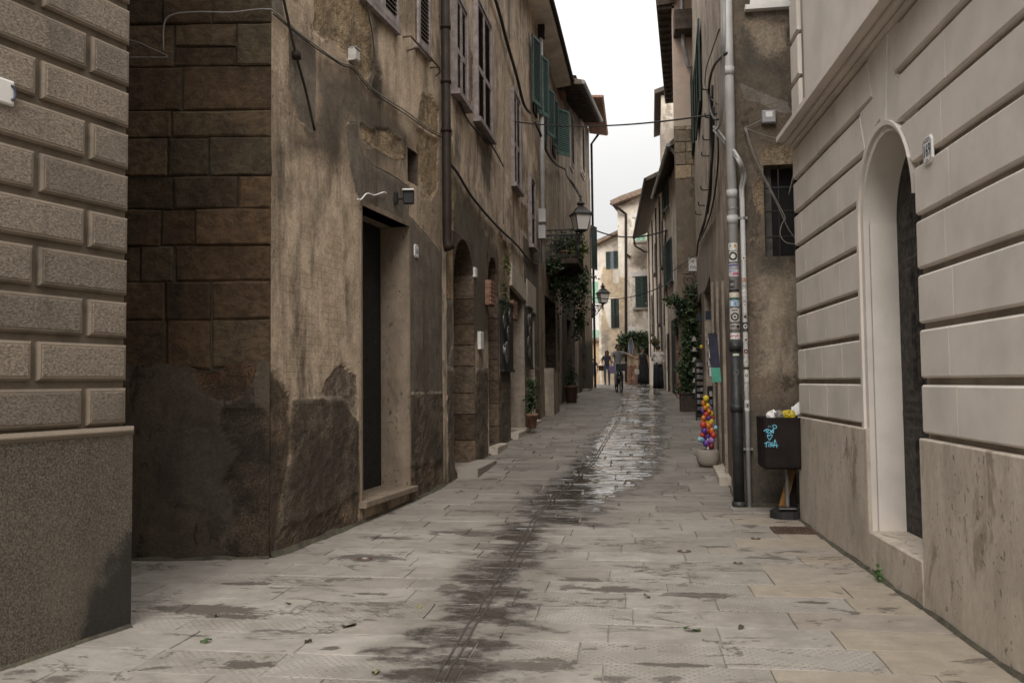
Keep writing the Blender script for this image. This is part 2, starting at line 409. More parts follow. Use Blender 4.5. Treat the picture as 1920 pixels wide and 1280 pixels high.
# ------------------------------------------------------------------ materials
STAINS = [(-2.55, 4.94, .42, .15), (-2.30, 4.80, .2, .06), (-2.04, 6.51, .33, .15), (-1.86, 3.99, .13, .07), (-.50, 4.14, .26, .11), (-1.22, 5.62, .11, .12), (.44, 5.56, .22, .08), (1.08, 5.43, .11, .04), (-1.70, 5.41, .13, .04), (-2.17, 7.37, .24, .07), (-1.40, 7.62, .42, .16), (-.13, 5.65, .34, .09), (-1.54, 4.28, .06, .05), (-.37, 5.93, .16, .07), (-1.0, 6.6, .25, .07), (.2, 4.2, .2, .035), (-2.6, 5.6, .2, .06)]
def street_mat(name):
    t = NT(name); P = t.P
    n1 = t.noise(1.1, 6); n2 = t.noise(7, 7, rough=.65); n3 = t.noise(45, 5, rough=.7)
    rnd = t.math('FRACT', t.math('ADD', t.rand(), t.attr('rnd')))
    col = t.mix(t.rng(rnd, 0, 1, 0, 1, False), (.262, .235, .205), (.325, .297, .263))
    col = t.mix(t.math('MULTIPLY', t.rng(n1, .42, .68), .6), col, (.2, .172, .144)); col = t.mix(t.math('MULTIPLY', t.rng(t.noise(3.1, 7, rough=.65), .48, .66), .35), col, (.17, .146, .12))
    warm = t.rng(t.attr('side'), .2, .8); col = t.mix(t.math('MULTIPLY', warm, t.rng(rnd, .15, .9, .35, 1.0)), col, (.30, .252, .196))
    col = t.scale(col, t.rng(n2, .3, .7, .86, 1.1)); col = t.scale(col, t.rng(n3, .25, .75, .9, 1.1))
    # foot-worn dark stains with ragged edges
    st = t.rng(t.math('ADD', t.noise(2.3, 6, t.map((1, 1.7, 1)), .6, .4), t.math('MULTIPLY', n3, .12)), .665, .70)
    spots = t.rng(t.vor(3.1, t.map((1, 1.4, 1))), .11, .05, 0, 1)
    stain = t.math('MAXIMUM', st, t.math('MULTIPLY', spots, t.rng(n2, .48, .56)))
    stain = t.math('MULTIPLY', stain, .75)
    old = t.rng(t.attr('old'), .1, .9); col = t.mix(t.math('MULTIPLY', old, .75), col, t.mix(rnd, (.125, .108, .09), (.215, .19, .163)))
    cr = t.math('ABSOLUTE', t.math('SUBTRACT', t.noise(1.5, 8, t.map((.7, 1.9, 1)), .66, .7), .5))
    crk = t.math('MULTIPLY', t.rng(cr, .012, .003), t.rng(t.noise(1.3, 3), .5, .58))
    chips = t.rng(t.math('ADD', t.noise(4.2, 8, t.map((.8, 1.7, 1)), .7), t.math('MULTIPLY', t.attr('old'), .045)), .645, .685)
    stain = t.math('MAXIMUM', stain, t.math('MULTIPLY', t.math('MAXIMUM', crk, chips), .85))
    # individual dark stains on the slabs
    sn = t.math('ADD', t.math('MULTIPLY', t.math('SUBTRACT', t.noise(6, 9, t.map((1, 1.6, 1)), .72, .8), .5), 2.3), t.math('MULTIPLY', t.math('SUBTRACT', n3, .5), .3))
    sp = None
    for (cx_, cy_, rx_, ry_) in STAINS:
        m_ = t.n('ShaderNodeMapping'); t.L(P, m_.inputs[0]); m_.inputs['Location'].default_value = (-cx_ / rx_, -cy_ / ry_, 0); m_.inputs['Scale'].default_value = (1 / rx_, 1 / ry_, 0)
        l_ = t.n('ShaderNodeVectorMath'); l_.operation = 'LENGTH'; t.L(m_.outputs[0], l_.inputs[0])
        v_ = t.rng(l_.outputs['Value'], 0, 1.5, 1, 0, False); sp = v_ if sp is None else t.math('MAXIMUM', sp, v_)
    stain = t.math('MAXIMUM', stain, t.math('MULTIPLY', t.math('MULTIPLY', t.rng(t.math('ADD', sp, sn), .40, .56), t.rng(sp, .02, .15)), .88))
    # wet band along the gutter
    wn_ = t.math('ADD', t.math('MULTIPLY', t.math('SUBTRACT', t.noise(2.6, 7, t.map((.9, 1.5, 1)), .66, .3), .5), 1.15), t.math('MULTIPLY', t.math('SUBTRACT', n2, .5), .55))
    wf = t.math('ADD', t.attr('wetf'), wn_)
    wet = t.rng(wf, -.02, .16); damp = t.rng(wf, -.34, .06)
    pool = t.rng(wf, .12, .3)
    col = t.mix(stain, col, (.075, .062, .05))
    col = t.mix(t.math('MULTIPLY', damp, .55), col, (.135, .117, .099)); col = t.mix(t.math('MULTIPLY', wet, .85), col, (.045, .037, .03))
    # chiselled dot rows
    mp = t.map((1, 1, 1), rot=(0, 0, .02)); s_ = t.n('ShaderNodeSeparateXYZ'); t.t.links.new(mp, s_.inputs[0])
    dots = t.math('MULTIPLY', t.math('SINE', t.math('MULTIPLY', s_.outputs[0], 2 * math.pi / .045)), t.math('SINE', t.math('MULTIPLY', s_.outputs[1], 2 * math.pi / .05)))
    dots = t.math('MULTIPLY', t.rng(dots, .35, .8), t.rng(t.math('FRACT', t.math('MULTIPLY', rnd, 7.3)), .35, .5))
    dots = t.math('MULTIPLY', dots, t.rng(n2, .4, .55)); dots = t.math('MULTIPLY', dots, t.math('SUBTRACT', 1.0, warm))
    col = t.scale(col, t.math('SUBTRACT', 1.0, t.math('MULTIPLY', dots, .3)))
    h = t.math('ADD', t.math('MULTIPLY', n2, .0045), t.math('MULTIPLY', n3, .0016))
    h = t.math('SUBTRACT', h, t.math('MULTIPLY', dots, .0022)); h = t.math('SUBTRACT', h, t.math('MULTIPLY', stain, .0025))
    rip = t.math('ADD', t.math('MULTIPLY', t.noise(9, 3), .0016), t.math('MULTIPLY', t.noise(40, 2), .00025))
    h = t.mixf(t.math('MULTIPLY', wet, .92), h, rip)
    h = t.math('ADD', h, t.math('MULTIPLY', t.noise(2.1, 3, t.map((.7, 2.2, 1))), t.mixf(wet, .010, .042)))
    t.bump(h, 1.0, 1.0)
    r = t.mixf(wet, t.rng(n3, .2, .8, .55, .78), t.rng(n2, .35, .65, .04, .17)); r = t.mixf(t.math('MULTIPLY', damp, t.math('SUBTRACT', 1.0, wet)), r, .42)
    t.done(col, r, 0, .5); t.L(t.mixf(wet, .4, .8), t.b.inputs['Specular IOR Level'])
    t.L(t.math('MULTIPLY', wet, t.rng(t.attr('old'), .2, 1.0)), t.b.inputs['Coat Weight']); t.b.inputs['Coat Roughness'].default_value = .06; t.b.inputs['Coat IOR'].default_value = 1.35
    t.t.links.new(t.b.inputs['Normal'].links[0].from_socket, t.b.inputs['Coat Normal']); return t.m
M_STREET = street_mat('worn_paving_stone')
M_MORTAR = simple('pale_joint_mortar', (.36, .33, .29), .9, var=.4, sc=5, c2=(.13, .11, .09))
M_DIRT = simple('dirt', (.09, .08, .06), .95, var=.5, sc=9, c2=(.07, .062, .04), bump=.012)

M_GRAN = None
def granite():
    t = NT('speckled_render'); n1 = t.noise(1.4, 6); n2 = t.noise(95, 4, t.map((1, .6, 1.2)), .75); n3 = t.noise(240, 2); vst = t.noise(5, 6, t.map((1, 1, .2)))
    col = t.mix(t.rng(n2, .36, .64), (.13, .105, .082), (.325, .272, .215))
    col = t.mix(t.math('MULTIPLY', t.rng(n1, .42, .7), .45), col, (.12, .1, .08))
    col = t.mix(t.math('MULTIPLY', t.rng(vst, .52, .7), .5), col, (.07, .056, .045))
    col = t.scale(col, t.rng(t.rand(), 0, 1, .8, 1.12, False))
    t.bump(t.math('ADD', n2, t.math('MULTIPLY', n3, .4)), .006, 1)
    return t.done(col, .85, 0, .3)
M_GRAN = granite()
M_GRANEDGE = simple('smooth_block_edge', (.245, .20, .152), .85, var=.45, sc=6, c2=(.15, .12, .09), rnd=.12)
def plinthA():
    t = NT('speckled_plinth'); n1 = t.noise(1.2, 6); n2 = t.noise(95, 4, rough=.75); vst = t.noise(4, 7, t.map((1, 1, .25)))
    col = t.mix(t.rng(n2, .36, .66), (.05, .042, .033), (.19, .165, .13))
    col = t.mix(t.math('MULTIPLY', t.rng(vst, .45, .7), .4), col, (.06, .055, .045))
    col = t.mix(t.math('MULTIPLY', t.rng(n1, .5, .7), .35), col, (.17, .14, .105))
    d = t.rng(t.math('ADD', t.attr('damp'), t.math('MULTIPLY', t.math('SUBTRACT', t.noise(6, 6), .5), .35)), -.06, .09)   # ragged dark triangular patch at the corner
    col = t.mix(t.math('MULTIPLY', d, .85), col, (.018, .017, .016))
    t.bump(n2, .006, 1); return t.done(col, .85, 0, .3)
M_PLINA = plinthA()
M_PAL = simple('cream_smooth_render', (.69, .63, .57), .8, var=.2, sc=2.2, c2=(.61, .553, .495), bump=.0022, rnd=.04)
M_PALSH = simple('cream_render_joint', (.31, .262, .212), .85, var=.3, sc=4, bump=.002)
def travertine(name, a, b, vein):
    t = NT(name); n1 = t.noise(4.5, 8, t.map((1, 1, .4)), .68, .5); n2 = t.noise(30, 8, t.map((1, 1, .55)), .75); n3 = t.noise(1.6, 6, rough=.6); n4 = t.noise(9, 7, t.map((1, 1, .3)), .7)
    col = t.mix(t.rng(n1, .34, .66), a, b)
    col = t.mix(t.math('MULTIPLY', t.rng(n3, .48, .7), .45), col, [x * .66 for x in b])
    pit = t.math('MULTIPLY', t.rng(n2, .57, .63), t.rng(n4, .46, .58))
    col = t.mix(t.math('MULTIPLY', pit, .8), col, vein)
    col = t.mix(t.math('MULTIPLY', t.rng(t.noise(3.3, 8, t.map((1, 1, .4)), .68, .6), .58, .66), .55), col, vein)
    col = t.scale(col, t.rng(n2, .3, .7, .86, 1.12))
    t.bump(t.math('SUBTRACT', t.math('MULTIPLY', n1, .2), t.math('MULTIPLY', pit, .8)), .009, 1)
    return t.done(col, .7, 0, .3)
M_TRAV = travertine('veined_travertine', (.54, .475, .40), (.42, .36, .295), (.14, .10, .066))
M_MARB = travertine('worn_marble', (.26, .205, .152), (.185, .143, .104), (.085, .063, .045))
M_ANTHR = simple('anthracite_paint', (.012, .0125, .014), .6, var=.4, sc=6, bump=.001)
M_OLDDOOR = simple('flaked_black_door', (.018, .016, .015), .6, var=.6, sc=22, c2=(.05, .042, .035), bump=.004)
M_DARKIN = simple('dark_interior', (.018, .017, .016), .9, var=.2, bump=0)
M_STONE = None
def sandstone(name, a, b, c, rndamt=.32, bump=.02):
    t = NT(name); n1 = t.noise(3, 7, rough=.6); n2 = t.noise(22, 6, rough=.7); n3 = t.noise(13, 8, t.map((1, 1, 1.25)), .7, .2)
    r = t.rand()
    col = t.mix(t.rng(t.math('FRACT', t.math('MULTIPLY', r, 5.7)), 0, 1, 0, 1, False), a, b)
    col = t.mix(t.math('MULTIPLY', t.rng(n1, .45, .68), .6), col, c)
    col = t.scale(col, t.rng(n3, .3, .7, .6, 1.35)); col = t.mix(t.math('MULTIPLY', t.rng(t.vor(38), .2, .05), .35), col, c); col = t.scale(col, t.rng(r, 0, 1, 1 - rndamt, 1 + rndamt, False))
    t.bump(t.math('ADD', n3, t.math('MULTIPLY', n2, .8)), bump, 1); return t.done(col, .92, 0, .2)
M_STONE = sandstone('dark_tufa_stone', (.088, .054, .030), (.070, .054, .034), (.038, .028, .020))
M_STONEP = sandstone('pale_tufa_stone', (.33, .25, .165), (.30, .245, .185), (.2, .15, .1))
M_JAMB = sandstone('brown_jamb_stone', (.14, .098, .066), (.12, .09, .065), (.07, .052, .038))

TAN, TAN2 = (.40, .30, .185), (.27, .195, .118)
GREY, GREY2 = (.19, .162, .13), (.135, .113, .09)
ROUGH, ROUGH2 = (.19, .15, .11), (.085, .066, .048)
PALE, PALE2 = (.58, .462, .345), (.43, .335, .24)
DARK, DARK2 = (.105, .088, .068), (.06, .05, .04)
EARTH, EARTH2 = (.19, .135, .088), (.06, .047, .035)
M_B1 = old_wall('peeling_brown_plaster', (.48, .375, .272), (.30, .228, .162), (.07, .054, .04), .85,
    masks=[('m_dark', DARK, (.17, .135, .1), .3, .16, .55), ('m_pale', PALE, PALE2, .25, .1, .35), ('m_tan', TAN, TAN2, 1.4, .012, .13),
           ('m_grey', GREY, GREY2, .15, .010, .05), ('m_rough', ROUGH, ROUGH2, 1.7, .02, .11), ('m_peb', (.35, .28, .22), (.25, .19, .145), 1.6, .008, .04),
           ('m_earth', EARTH, EARTH2, 1.2, .05, .3)], mesh=True)
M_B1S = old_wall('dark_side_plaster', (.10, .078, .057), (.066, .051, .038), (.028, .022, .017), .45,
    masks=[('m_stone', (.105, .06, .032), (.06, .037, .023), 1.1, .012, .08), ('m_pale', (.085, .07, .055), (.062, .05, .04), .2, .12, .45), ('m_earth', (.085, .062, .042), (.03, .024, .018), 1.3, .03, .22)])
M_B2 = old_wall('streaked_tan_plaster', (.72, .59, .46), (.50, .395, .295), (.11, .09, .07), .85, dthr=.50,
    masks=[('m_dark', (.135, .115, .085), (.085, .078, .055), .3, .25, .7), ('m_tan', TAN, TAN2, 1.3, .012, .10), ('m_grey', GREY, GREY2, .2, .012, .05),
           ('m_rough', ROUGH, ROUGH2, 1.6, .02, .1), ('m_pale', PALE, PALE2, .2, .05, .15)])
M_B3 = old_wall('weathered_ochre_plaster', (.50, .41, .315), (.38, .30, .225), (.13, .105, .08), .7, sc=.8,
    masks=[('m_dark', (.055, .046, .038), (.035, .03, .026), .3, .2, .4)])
M_C1 = old_wall('bleached_side_plaster', (.55, .46, .375), (.44, .355, .28), (.15, .12, .092), .65, sc=.9,
    masks=[('m_dark', (.2, .16, .125), (.13, .105, .08), .3, .2, .5), ('m_pale', (.36, .305, .25), (.3, .25, .2), .2, .02, .06)])
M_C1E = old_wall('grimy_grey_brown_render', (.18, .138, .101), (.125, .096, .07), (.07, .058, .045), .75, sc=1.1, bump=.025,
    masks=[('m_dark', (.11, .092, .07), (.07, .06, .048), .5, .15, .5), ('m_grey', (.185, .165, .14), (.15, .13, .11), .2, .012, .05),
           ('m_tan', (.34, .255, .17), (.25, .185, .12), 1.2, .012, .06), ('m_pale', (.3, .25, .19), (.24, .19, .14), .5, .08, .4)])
M_C3 = old_wall('cracked_cream_plaster', (.78, .69, .585), (.64, .545, .445), (.26, .21, .16), .6)
M_D1 = old_wall('pale_stained_plaster', (.80, .73, .64), (.70, .62, .525), (.34, .285, .23), .5, sc=.6,
    masks=[('m_tan', (.52, .42, .29), (.38, .29, .2), .7, .05, .35), ('m_pale', (.72, .66, .58), (.66, .6, .52), .2, .05, .15), ('m_dark', (.3, .25, .2), (.2, .17, .14), .3, .2, .7)])
M_TOWER = old_wall('brown_tower_plaster', (.21, .165, .12), (.15, .12, .09), (.075, .06, .047), .6)
M_PINK = simple('pale_pink_plaster', (.55, .44, .36), .9, var=.2, sc=3, c2=(.50, .37, .29))
M_ORANGE = simple('apricot_plaster', (.50, .36, .23), .9, var=.2, sc=3)
M_WHITEW = simple('whitish_plaster', (.60, .57, .55), .9, var=.15, sc=3)
def slatmat(n, c): return simple(n, c, .6, var=.3, sc=10, bump=.001)
M_BROWNSL = slatmat('brown_slat_paint', (.13, .10, .085)); M_MAUVE = slatmat('faded_mauve_paint', (.29, .245, .235))
M_TEAL = slatmat('teal_green_paint', (.078, .135, .12)); M_DKGREEN = slatmat('dark_green_paint', (.035, .06, .05)); M_MINT = slatmat('mint_green_paint', (.24, .40, .29))
M_WOODDK = simple('dark_roof_timber', (.10, .078, .062), .8, var=.4, sc=8); M_TERRA = simple('terracotta', (.24, .125, .085), .8, var=.35, sc=9, c2=(.30, .18, .13))
M_SOFFIT = simple('painted_soffit', (.80, .73, .65), .85, var=.2, sc=3)
M_TILE = simple('old_roof_tile', (.25, .17, .12), .9, var=.4, sc=7, c2=(.2, .16, .13), rnd=.2)
M_BROWNPIPE = simple('brown_metal_pipe', (.026, .018, .014), .6, var=.3, sc=5, bump=.001, spec=.15)
M_GREYPIPE = simple('pale_grey_plastic', (.43, .42, .41), .5, var=.18, sc=3, bump=.001); M_DKPIPE = simple('black_iron_pipe', (.03, .03, .03), .5, var=.4, sc=7, bump=.002)
M_ZINC = simple('zinc', (.30, .29, .28), .45, .4, var=.3, sc=6, bump=.001)
M_IRON = simple('wrought_iron', (.03, .028, .026), .55, var=.3, sc=10, bump=.001); M_RUST = simple('rusty_iron', (.09, .055, .038), .8, var=.4, sc=14)
M_CABLE = simple('black_cable', (.035, .032, .03), .6, var=.2, bump=0); M_CABLEG = simple('grey_cable', (.2, .185, .165), .6, var=.25, bump=0)
M_GREYBOX = simple('grey_plastic_box', (.30, .30, .31), .5, var=.12, bump=0); M_WHITE = simple('white_paint', (.72, .70, .67), .5, var=.1, sc=5, bump=0)
M_BLACK = simple('black_paint', (.02, .02, .02), .5, var=.1, bump=0); M_INK = simple('blue_grey_ink', (.06, .065, .10), .6, var=.1, bump=0)
M_MARBLEPL = simple('marble_plaque', (.62, .60, .57), .45, var=.12, sc=6, bump=0)
M_BIN = simple('dark_brown_enamel', (.017, .012, .011), .6, var=.35, sc=4, bump=.001, spec=.15)
M_SPRAY = simple('sky_blue_spray', (.18, .52, .68), .6, var=.2, sc=20, bump=0)
M_CONC = simple('cast_concrete', (.30, .262, .225), .8, var=.25, sc=4, c2=(.25, .215, .185), bump=.002)
M_GLASSW = None
t_ = NT('frosted_lamp_glass'); M_GLASSW = t_.done((.62, .6, .57), .25, 0, .5)
M_LEAF = None
def leafmat(n, a, b):
    t = NT(n); r = t.noise(3.5, 4); r2 = t.noise(30, 2)
    col = t.mix(t.rng(t.math('ADD', t.math('MULTIPLY', r, .6), t.math('MULTIPLY', r2, .4)), .35, .65), a, b)
    t.b.inputs['Transmission Weight'].default_value = 0.0
    return t.done(col, .5, 0, .4)
M_LEAF = leafmat('ivy_leaf', (.018, .034, .014), (.055, .085, .032)); M_LEAFY = leafmat('yellow_green_leaf', (.06, .075, .02), (.13, .135, .04))
M_STEM = simple('woody_stem', (.07, .055, .04), .9)
def plain(n, c, r=.5, spec=.4): t = NT(n); return t.done(c, r, 0, spec)
BALLC = {'yellow': plain('yellow_latex', (.62, .47, .04), .3), 'orange': plain('orange_latex', (.55, .17, .03), .3), 'red': plain('red_latex', (.45, .05, .035), .3),
         'purple': plain('purple_latex', (.13, .055, .26), .3), 'lilac': plain('lilac_latex', (.32, .17, .36), .3), 'blue': plain('pale_blue_latex', (.25, .48, .56), .3),
         'crimson': plain('crimson_latex', (.17, .02, .03), .3)}

# ------------------------------------------------------------------ the street
def wetfield(x, y):
    g = gutx(y)
    if y < 9: c, hw = g - .02, .27 - .01 * max(0, y - 5)
    else: c, hw = g + .05, .34
    f = hw - abs(x - c)
    if y > 8:
        k = min(1, (y - 8) / 4.0); c2 = g + .30 + .1 * k
        f = max(f, (.24 + .42 * k) * min(1, max(0, (44 - y) / 6)) - abs(x - c2))
    # splashes either side
    return max(-.6, min(.5, f))
ground = MB()
ys = list(np.arange(-40, 0, 8)) + list(np.arange(0, 50, 1.0)) + [60, 80, 120, 200, 400]; xs = [-400, -60, -20, -8, -3, 0, 3, 8, 20, 60, 400]
Vg = [(x, y, gz(y) - .0095 - .012 * min(1, max(0, (y - 6.3) / 4))) for y in ys for x in xs]; nx_ = len(xs)
ground.add(Vg, [(j * nx_ + i, j * nx_ + i + 1, (j + 1) * nx_ + i + 1, (j + 1) * nx_ + i) for j in range(len(ys) - 1) for i in range(nx_ - 1)])
g_o = ground.build('ground', M_MORTAR, kind='structure')
street = bpy.data.objects.new('street', None); COL.objects.link(street); street['kind'] = 'structure'
y = 1.2; slabs = []; far = []; row = 0
while y < 47:
    rh = random.choice([.30, .34, .37, .33, .41]) if y > 6.3 else random.choice([.31, .34, .36])
    xl, xr = XL(y + rh / 2) - .03, XR(y + rh / 2) + .03
    if y < 5.0 and y + rh > A_COR[1]: xl = max(xl, -4.2)
    x = max(xl, -5.2); x -= random.random() * .35
    while x < xr:
        wd = random.uniform(.5, .95)
        x1 = min(x + wd, xr)
        if xr - x1 < .28: x1 = xr
        slabs.append((max(x, xl), x1, y, y + rh)); x = x1
    y += rh; row += 1
def slab(mb, x0, x1, y0, y1, lo=False):
    fo = min(1, max(0, (y0 - 6.3) / 4)); g = .0018 + random.random() * .0018 + fo * random.uniform(.001, .006); k = 3 if x1 - x0 > .4 else 2
    jt = .004 + .016 * fo
    P = []
    for i in range(k): P.append((x0 + g + (x1 - x0 - 2 * g) * i / k, y0 + g + random.uniform(-jt, jt)))
    P.append((x1 - g, y0 + g + random.uniform(-jt, jt))); P.append((x1 - g + random.uniform(-jt, jt), (y0 + y1) / 2))
    for i in range(k): P.append((x1 - g - (x1 - x0 - 2 * g) * i / k, y1 - g + random.uniform(-jt, jt)))
    P.append((x0 + g, y1 - g + random.uniform(-jt, jt))); P.append((x0 + g + random.uniform(-jt, jt), (y0 + y1) / 2))
    n0 = len(mb.v); mb.block(P, -.10, 0.0, bev=random.uniform(.002, .005) + fo * .005, jit=.003 + .006 * fo)
    V = mb.v[-1]; yc = (y0 + y1) / 2; xc = (x0 + x1) / 2
    tx, ty, dz = random.uniform(-.004, .004) * (1 + fo), random.uniform(-.009, .009) * (1 + 1.6 * fo), random.uniform(-.002, .002) * (1 + fo)
    V[:, 2] += np.array([gz(v[1]) for v in V]) + dz + (V[:, 0] - xc) * tx + (V[:, 1] - yc) * ty
    # a worn dip around the gutter
    return [wetfield(v[0], v[1]) for v in V], [min(1, max(0, (v[1] - 6.3) / 4.5)) for v in V], [1.0 if (v[0] > .98 and v[1] < 8.6) else 0.0 for v in V]
slabs_in = [s for s in slabs if s[2] > 2.6]
near = [s for s in slabs_in if True][:298]
for s in near:
    mb = MB(); wf, od, sd_ = slab(mb, *s)
    sd_ = [1.0 if ((s[0] + s[1]) / 2 > .95 and s[2] < 8.8) else 0.0] * len(wf)
    mb.build('paving_stone', M_STREET, street, attrs={'wetf': wf, 'side': sd_, 'old': od, 'rnd': [0.0] * len(wf)})
for nm, lst in (('paving_stones', slabs_in[298:] + [s for s in slabs if s[2] <= 2.6]),):
    mb = MB(); wf, rn, od = [], [], []
    for s in lst:
        a, o_, b = slab(mb, *s); wf += a; od += o_; rn += [random.random()] * len(a)
    mb.build(nm, M_STREET, street, kind='stuff', attrs={'wetf': wf, 'side': [0.0] * len(wf), 'old': od, 'rnd': rn})
print('slabs', len(slabs_in), 'last near y', near[-1][2])
# gutter runnel: two thin raised lips along the lowest line
mb = MB(); yy = np.concatenate([np.arange(2.5, 12, .25), np.arange(12, 40, .8)])
for o_, r_ in ((-.022, .009), (.022, .009)):
    mb.tube([(gutx(v) + o_ + .006 * math.sin(v * 9), v, gz(v) - .001) for v in yy], r_, 6)
mb.build('drain_runnel', M_STREET, None, True, kind='structure', attrs={'wetf': [.3] * mb.k, 'side': [0.0] * mb.k, 'old': [0.3] * mb.k, 'rnd': [.2] * mb.k})
# ================================================================== BUILDINGS
def rect(wl_, u0, u1, a, b, um=None, off=0.0):
    """opening from pixel columns u0..u1; a / b = (u,v) points on its top and bottom edges"""
    s0, s1 = sorted((wl_.hit(u0, 700, off)[0], wl_.hit(u1, 700, off)[0]))
    return [s0, s1, wl_.hit(*b, off)[1], wl_.hit(*a, off)[1]]

# ---- near left: render-faced corner building with raised blocks
bA = thing('building', 'grey-brown speckled building with raised blocks and a plain plinth at the near left corner', 'building', (WA.p1[0] - .5, WA.p1[1] - 1, 0))
ZP = 1.115; PIT = .243; HA = 9.0
L = WA.len
WAe = Wall(WA.p1, WA.p1 - WA.n * 4)   # return face in the alley
ptsA = [tuple(WA.p1[:2]), tuple((WA.p1 - WA.n * 5)[:2]), tuple((WA.p0 - WA.n * 5)[:2]), tuple(WA.p0[:2])]
shell(bA, M_GRANEDGE, ptsA, -.2, HA, name='wall')
mb = MB(WA.M); mb.b2((.0, -.2, .001), (L + .03, ZP - .035, .045))
n = 30; xs_ = np.linspace(0, L + .03, 90); zs_ = np.linspace(-.1, ZP - .035, 30)
g = MB(WA.M); X, Z = np.meshgrid(xs_, zs_)
darkA = WA.poly([(120, 1300), (125, 1190), (150, 1110), (185, 1060), (212, 1022), (228, 1005), (238, 1000), (262, 990), (262, 1300)])
g.add(np.stack([X, Z, .047 + 0 * X], -1).reshape(-1, 3), [(j * 90 + i, j * 90 + i + 1, (j + 1) * 90 + i + 1, (j + 1) * 90 + i) for j in range(29) for i in range(89)])
mb.build('plinth_core', M_GRANEDGE, bA)
g.build('plinth', M_PLINA, bA, attrs={'damp': sdf(darkA, X, Z).ravel()})  # 'damp' field marks the dark triangular patch at the corner
mb = MB(WA.M); mb.block([(0, ZP - .035), (L + .04, ZP - .035), (L + .04, ZP + .012), (0, ZP + .012)], .0, .062, .02); mb.build('plinth_coping', M_GRANEDGE, bA)
for r in range(20):
    za = ZP + .028 + r * PIT; zb = za + PIT - .042
    wl0 = WA.hit(155, 600)[0]; wl1 = WA.hit(60, 600)[0]
    Lb = L - wl1
    joints = [L]
    x = L - (L - wl0 if r % 2 == 0 else Lb); joints.append(x)
    while x > 0: x -= Lb * 1.03; joints.append(x)
    for q in range(len(joints) - 1):
        s1_, s0_ = joints[q] - (.0 if q == 0 else .017), joints[q + 1] + .017
        if s0_ < L - 3.2 or r > 11: continue
        mb = MB(WA.M); P = [(s0_, za), (s1_, za), (s1_, zb), (s0_, zb)]
        mb.block(P, -.01, .030, .013)
        i0 = .022; mb.block([(s0_ + i0, za + i0), (s1_ - i0, za + i0), (s1_ - i0, zb - i0), (s0_ + i0, zb - i0)], .026, .0325, .003, mi=1)
        mb.build('stone_block', [M_GRANEDGE, M_GRAN], bA)
pl = MB(WA.M); a0, z0_ = WA.hit(-22, 168); pl.block([(a0 - .02, z0_ - .062), (a0 + .10, z0_ - .062), (a0 + .10, z0_ + .062), (a0 - .02, z0_ + .062)], .03, .055, .008)
pA = tag(pl.build('number_plaque', M_WHITE), 'white number tile cut off by the picture edge on the block-faced wall', 'plaque')
mbt = MB(WA.M); mbt.tube([(a0 + .078 + .022 * math.cos(t), z0_ + .036 * math.sin(t), .0565) for t in np.linspace(-1.5, 1.6, 12)], .007, 6)
o = mbt.build('numeral', M_INK, None); o.parent = pA; o.location = -Vector(pA.location)

# ---- corner house with the dark doorway
bB = thing('corner_house', 'old corner house of dark stone and peeling plaster with a black open doorway', 'house', (B1_COR[0] - .5, B1_COR[1] + 1, 0))
HB = 9.6
ptsB = [B1_COR, B12, (-7.5, 11.2), (-7.5, 5.7)]
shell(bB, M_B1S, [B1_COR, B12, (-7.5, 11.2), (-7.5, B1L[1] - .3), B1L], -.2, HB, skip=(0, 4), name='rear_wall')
hd = rect(WB1, 678, 767, (678, 385), (700, 938)); hd[2] = WB1.hit(700, 932)[1]
hw = rect(WB1, 766, 785, (775, 283), (775, 345))
pB = lambda *p: WB1.poly(p)
mB1 = {
 'm_grey': [pB((540, 45), (562, 62), (592, 95), (592, 175), (590, 240), (586, 252), (560, 225), (545, 170)), pB((650, 238), (658, 228), (670, 230), (674, 262), (678, 288), (702, 312), (735, 328), (768, 352), (766, 425), (720, 400), (678, 380), (668, 360), (656, 310)),
            pB((766, 405), (800, 440), (829, 478), (829, 736), (768, 736)), pB((500, 0), (528, 0), (530, 30), (505, 20))],
 'm_tan': [pB((590, -160), (680, -160), (692, 40), (700, 140), (685, 152), (660, 128), (640, 95), (612, 78), (588, 52)), pB((793, 175), (806, 180), (822, 205), (822, 262), (806, 250), (782, 228)), pB((782, 246), (822, 262), (820, 360), (806, 378), (796, 356), (783, 320)), pB((728, 245), (752, 262), (760, 295), (742, 300), (712, 285), (680, 262), (676, 238))],
 'm_pale': [pB((520, 300), (560, 290), (600, 300), (645, 320), (672, 390), (672, 700), (640, 745), (520, 745), (512, 600)), pB((690, 60), (830, 40), (830, 170), (790, 190), (760, 250), (720, 150)), pB((520, 60), (535, 60), (535, 240), (548, 300), (520, 260))],
 'm_dark': [pB((600, 125), (660, 145), (700, 190), (760, 240), (775, 290), (700, 310), (676, 235), (650, 230), (640, 300), (600, 300), (560, 320), (548, 260), (592, 250)), pB((508, 300), (530, 250), (548, 330), (530, 420), (515, 470)), pB((700, -100), (720, -100), (718, 190), (704, 190)), pB((738, 40), (760, 60), (756, 240), (740, 230)), pB((520, 415), (620, 430), (625, 500), (525, 490))],
 'm_rough': [pB((546, 748), (640, 747), (655, 770), (671, 790), (671, 1010), (505, 1110), (528, 940), (545, 850)), pB((767, 738), (829, 735), (835, 940), (768, 985))],
 'm_mesh': [pB((525, 415), (640, 430), (668, 560), (640, 735), (528, 742))],
 'm_peb': [pB((606, 738), (612, 712), (626, 690), (640, 682), (650, 694), (668, 702), (671, 786), (656, 766), (641, 748), (612, 746))],
 'm_earth': [pB((500, 690), (515, 700), (545, 745), (548, 850), (532, 930), (520, 1110), (480, 1110), (495, 800)), pB((480, 1000), (600, 965), (671, 925), (671, 1000), (480, 1110)), pB((768, 880), (835, 860), (835, 960), (768, 985)), pB((700, 120), (716, 140), (712, 190), (700, 180))]}
